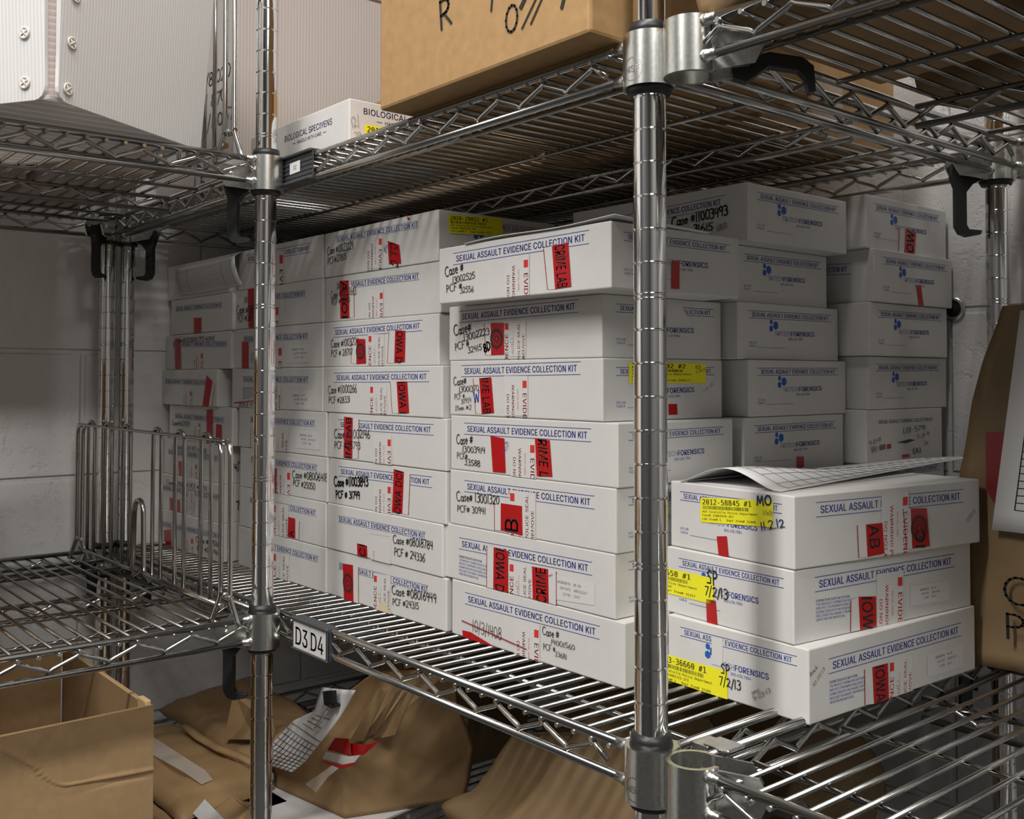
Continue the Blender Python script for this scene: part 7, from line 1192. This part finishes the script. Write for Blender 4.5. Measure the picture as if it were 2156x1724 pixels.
flat('kraft bag with a raised folded edge at the foot of the block wall', [(-46.0, 2.6), (-33.0, 2.4), (-32.0, 9.5), (-46.0, 9.0)], -21.7, 1.2, 8, 1.2)
b = MB(); RL = [(-38.6, 1.4, -20.3), (-36.7, 1.5, -20.5), (-34.45, 1.7, -20.55), (-32.16, 2.1, -20.5), (-30.5, 2.4, -20.6)]
b.tube(RL, .28, 8, flat=.6); b.build('rolled_edge', KRAFT, fb)
b = MB(); b.slab([(-35.8, 2.6, -20.6), (-33.6, 3.4, -20.2), (-31.0, 3.0, -20.8), (-31.2, 3.5, -19.0), (-33.7, 4.0, -18.3), (-35.9, 3.2, -18.2)], (0, 1, 0), .06)
tag(b.build('paper_bag', KRAFT, None, (-33.5, 3.3, -20.5)), 'upright kraft bag flap standing behind the flat bags by the wall', 'paper bag', 'kraft paper evidence bags')
wb_ = bag('small crumpled kraft bag with a white strip at the foot of the slim post', [(-28.9, -2.3), (-25.6, -2.2), (-25.5, 1.2), (-29.0, .9)], [(-28.0, -.4, -20.6), (-26.2, -.3, -20.7)], zb_, 17, crumple=.35, shoulder=.2)
sheet('white_strip', [(-28.8, -1.5, -20.75), (-26.0, -1.6, -20.9), (-26.0, -2.2, -21.35), (-28.6, -2.2, -21.2)], PAPER, wb_)
def pile(label, u0, u1, v0, v1, z0, z1, rot):
    b = MB(); n = 6; c, s = math.cos(rot), math.sin(rot); um, vm = (u0+u1)/2, (v0+v1)/2
    for k in range(n):
        j = random.Random(k+int(u0)).uniform(-.25, .25)
        P = [(um+c*(x-um+j)-s*(y-vm), vm+s*(x-um)+c*(y-vm+j)) for x, y in ((u0, v0), (u1, v0), (u1, v1), (u0, v1))]
        b.slab([(x, y, z0+(z1-z0)*k/n) for x, y in P], (0, 0, 1), (z1-z0)/n*.8)
    return tag(b.build('paper_stack', PAPER, None, (um, vm, z0)), label, 'papers', 'paper piles on the bottom shelf')
pile('white paper pile under the sealed kraft bag on the bottom shelf', -35, -23.5, -4.5, 9.5, zb_-.12, zb_-.02, .15)
pile('white papers under the flat kraft bags beside the open carton', -38.0, -29.0, -5.2, 3.0, zb_-.12, zb_-.02, .05)

# ------------------------------------------------------------------ open cardboard carton on the bottom shelf
oc = thing('open_carton', 'open brown cardboard carton with a creased front on the bottom shelf', 'box', (-30.5, -13, zb_), 'cardboard boxes')
U0, U1, V0, V1, ZT_ = -37.0, -24.2, -20.5, -5.85, -14.05
def crease(s): return -17.9+.55*math.sin((s+13.2)*.42)+.12*math.sin(s*1.9) if s < -7.6 else -17.55
def frontp(x, y):
    v = V0+(V1-V0)*x; z = zb_+(ZT_-zb_)*y; c_ = -16.65-.06*(v+9.3) if v > -9.3 else -16.65+.75*(-9.3-v)*min(1, (-9.3-v)/1.5)
    d = z-c_; a = .06*math.exp(-(d/.09)**2)-.05*math.exp(-((d+.18)/.12)**2)
    return (U1+a+.06*fbm((0, v, z), .4, 2), v, z)
b = MB(); b.grid(frontp, 90, 120); b.build('front_wall', CARD_SHADED, oc, solid=.0)
b = MB(); b.box(U1-.2, U1-.02, V0, V1, zb_, ZT_-.02); b.build('front_wall_lining', CARD_SHADED, oc)
b = MB(); b.box(U0, U1-.2, V1-.2, V1, zb_, ZT_-.06); b.build('side_wall', CARD_SHADED, oc)
b = MB(); b.box(U0, U1-.2, V0, V0+.2, zb_, ZT_-.06); b.build('side_wall', CARD_SHADED, oc)
b = MB(); b.box(U0, U0+.2, V0+.2, V1-.32, zb_, ZT_-.1); b.build('back_wall', CARD_SHADED, oc)
b = MB(); b.box(U0, U1, V0, V1, zb_-.0, zb_+.15); b.build('base', CARD_SHADED, oc)
def flute(a, c, name='fluted_edge'):
    b = MB(); a, c = Vector(a), Vector(c); L = (c-a).length; n = int(L/.08); d = (c-a)/L; s = Vector((-d.y, d.x, 0))
    b.tube([a+d*L*k/n+s*.055*(1 if k % 2 else -1) for k in range(n+1)], .022, 4)
    for o in (-.09, .09): b.tube([a+s*o, c+s*o], .02, 4)
    b.build(name, CARDIN, oc)
flute((U1-.1, V0, ZT_), (U1-.1, V1, ZT_)); flute((U0, V1-.1, ZT_-.05), (U1-.2, V1-.1, ZT_-.05)); flute((U0+.1, V0, ZT_-.09), (U0+.1, V1-.5, ZT_-.09))
b = MB(); b.box(U1-1.4, U1-.45, V1-.24, V1+.05, ZT_-.5, ZT_+.12, .06, 2); b.build('torn_tab', CARDIN, oc)
box_thing('cardboard_box', 'brown carton at the far end of the lower shelf, only its edge showing', 'box', -40.5, -28.2, -23.5, -11.55, -10.6, 1.65, CARD, .08, 'cardboard boxes')

# ------------------------------------------------------------------ forms lying on the kits
def lines_on(fn, n, m_, parent, s0=.06, s1=.94, t0=.1, t1=.92, cols=(), r=.008):
    b = MB()
    for k in range(n):
        t = t0+(t1-t0)*k/(n-1); b.tube([fn(s0+(s1-s0)*i/10, t) for i in range(11)], r, 4)
    for c_ in cols: b.tube([fn(c_, t0+(t1-t0)*i/10) for i in range(11)], r, 4)
    b.build('printed_lines', m_, parent)
k0 = BOXES['c0_1'][0]
def drape(s, t, off=0.0):
    u = -45.6+9.6*s+.9*t*(1-.3*s); y = k0[2]-.06-off-.35*math.sin(math.pi*t)*.5-.25*s*(1-t); z = k0[5]-.02-2.05*t-.12*math.sin(s*3)*(1-t)
    if t < .12: y += (0.12-t)/.12*1.0; z = k0[5]+.04+off
    return (u, y, z)
b = MB(); b.grid(drape, 16, 16); fm_ = b.build('form_sheet', PAPER, None, (-41, 2.6, 6.6), solid=.015)
tag(fm_, 'ruled white form draped over the topmost kit of the shaded stack', 'form', 'paper forms')
lines_on(lambda s, t: drape(s, t, .02), 11, PENCIL, fm_, .06, .93, .2, .9, (.06, .93, .2, .78))
kf = BOXES['fs_1'][0]; zt_ = kf[5]
def curl(s, t, off=0.0):   # t along the box, s across
    v = 6.2+15.6*t; u = -4.2+4.4*s-1.1*t*s+.25*(1-s)*t
    z = zt_+.03+off+.75*max(0, s-.25)*math.exp(-((t-.12)/.35)**2)*.0+.62*math.sin(math.pi*min(1, s*1.05))**1.4*math.exp(-((t)/.33)**2)+.5*t*s*(1-.4*s)+.02*t
    return (u, v, z)
b = MB(); b.grid(curl, 16, 26); fm2 = b.build('form_sheet', PAPER, None, (-2, 12, zt_), solid=.02)
tag(fm2, 'long curled white form lying on the 2012-58845 kit', 'form', 'paper forms')
lines_on(lambda s, t: curl(s, t, .025), 18, PENCIL, fm2, .45, .97, .05, .95, (.55, .7, .85, .95))
b = MB(); b.box(-4.1, -.1, 6.5, 16, zt_+.004, zt_+.03); tag(b.build('envelope', PAPER, None, (-2, 11, zt_)), 'flat white sheet under the curled form on the front stack', 'envelope')
b = MB(); k1 = BOXES['c3_1'][0]
b.grid(lambda x, y: (k1[0]+1.9+8.6*x, k1[2]-.1+5.2*y, k1[5]+.02+.12*x*(1-y)+.05*math.sin(x*7)*(1-y)), 14, 8)
fm3 = b.build('form_sheet', PAPER, None, (-8, 4, k1[5]), solid=.03); tag(fm3, 'thin white form lying flat on the Case # 13002525 kit', 'form', 'paper forms')
lines_on(lambda s, t: (k1[0]+1.9+8.6*s, k1[2]-.1+5.2*t, k1[5]+.045+.12*s*(1-t)+.05*math.sin(s*7)*(1-t)), 5, PENCIL, fm3, .03, .97, .03, .9, (.2, .6))

# ------------------------------------------------------------------ leaning evidence bag on the next unit's lower shelf
dz = -10.62
eb = thing('evidence_bag', 'tall leaning kraft evidence bag with a form on its front, beside the front stack', 'paper bag', (8, 18, dz), 'kraft paper evidence bags')
LEFT = [(1.55, dz), (1.25, -8.0), (1.15, -5.0), (1.22, -3.3), (1.6, -.5), (2.1, 1.3), (2.85, 3.25)]
def left_u(z):
    for (a, za), (c_, zc) in zip(LEFT, LEFT[1:]):
        if z <= zc: return a+(c_-a)*(z-za)/(zc-za)
    return LEFT[-1][0]
def bagfront(x, y, v=16.6, off=0.0):
    z = dz+(3.25+.15*x-dz)*y; w = 12.0-2.5*y
    return Vector((left_u(z)+w*x, v+.35*y-off+.28*fbm((x*12, z, 0), .35, 21)-.22*abs(fbm((x*12, z, 3), .6, 22)), z))
b = MB(); b.grid(bagfront, 22, 26); b.grid(lambda x, y: bagfront(x, y, 20.8-1.6*y), 22, 26)
b.grid(lambda x, y: bagfront(0, y).lerp(bagfront(0, y, 20.8-1.6*y), x)+Vector((.7*math.sin(math.pi*x)*(1-.2*y), 0, 0)), 8, 26); b.grid(lambda x, y: bagfront(1, y).lerp(bagfront(1, y, 20.8-1.6*y), x), 6, 26)
b.grid(lambda x, y: bagfront(x, 0).lerp(bagfront(x, 0, 21.2), y), 22, 6)
bmesh.ops.remove_doubles(b.bm, verts=b.bm.verts, dist=.01)
b.build('bag_body', KRAFT_SHADED, eb)
b = MB(); b.slab([(2.42, 16.28, -1.6), (3.7, 16.28, -1.6), (3.5, 16.28, -4.4), (2.75, 16.28, -4.35), (2.42, 16.28, -3.8)], (0, -1, 0), .02); b.build('dark_red_strip', mat('dark_red_tape', (.20, .012, .015), .4), eb)
def efp(s, t, off=0.0):
    z = 3.0-8.3*t; u = 3.84-1.17*t+7.5*s; return (u, 16.15-off, z)
b = MB(); b.grid(efp, 6, 12); ef = b.build('paper_form', PAPER, eb, solid=.015)
b = MB()
for k in range(19):
    t = .30+.6*k/18; b.tube([efp(.1, t, .02), efp(.95, t, .02)], .016, 4)
b.tube([efp(.1, .2, .02), efp(.1, .9, .02)], .02, 4); b.build('printed_lines', INK_BLACK, ef)
f = FaceMesh((Vector((2.0, 16.2, dz)), X, Z, -Y), 9, 9); f.hand('Case', (1.05, 2.6), (4.2, 2.6), 1.0, MARKER, 0, .9); f.hand('PCF', (1.05, 1.3), (4.0, 1.3), .9, MARKER, 0, .9); f.build('marker_lettering', eb)
for o in COL.objects:
    if '_o' in o: del o['_o']
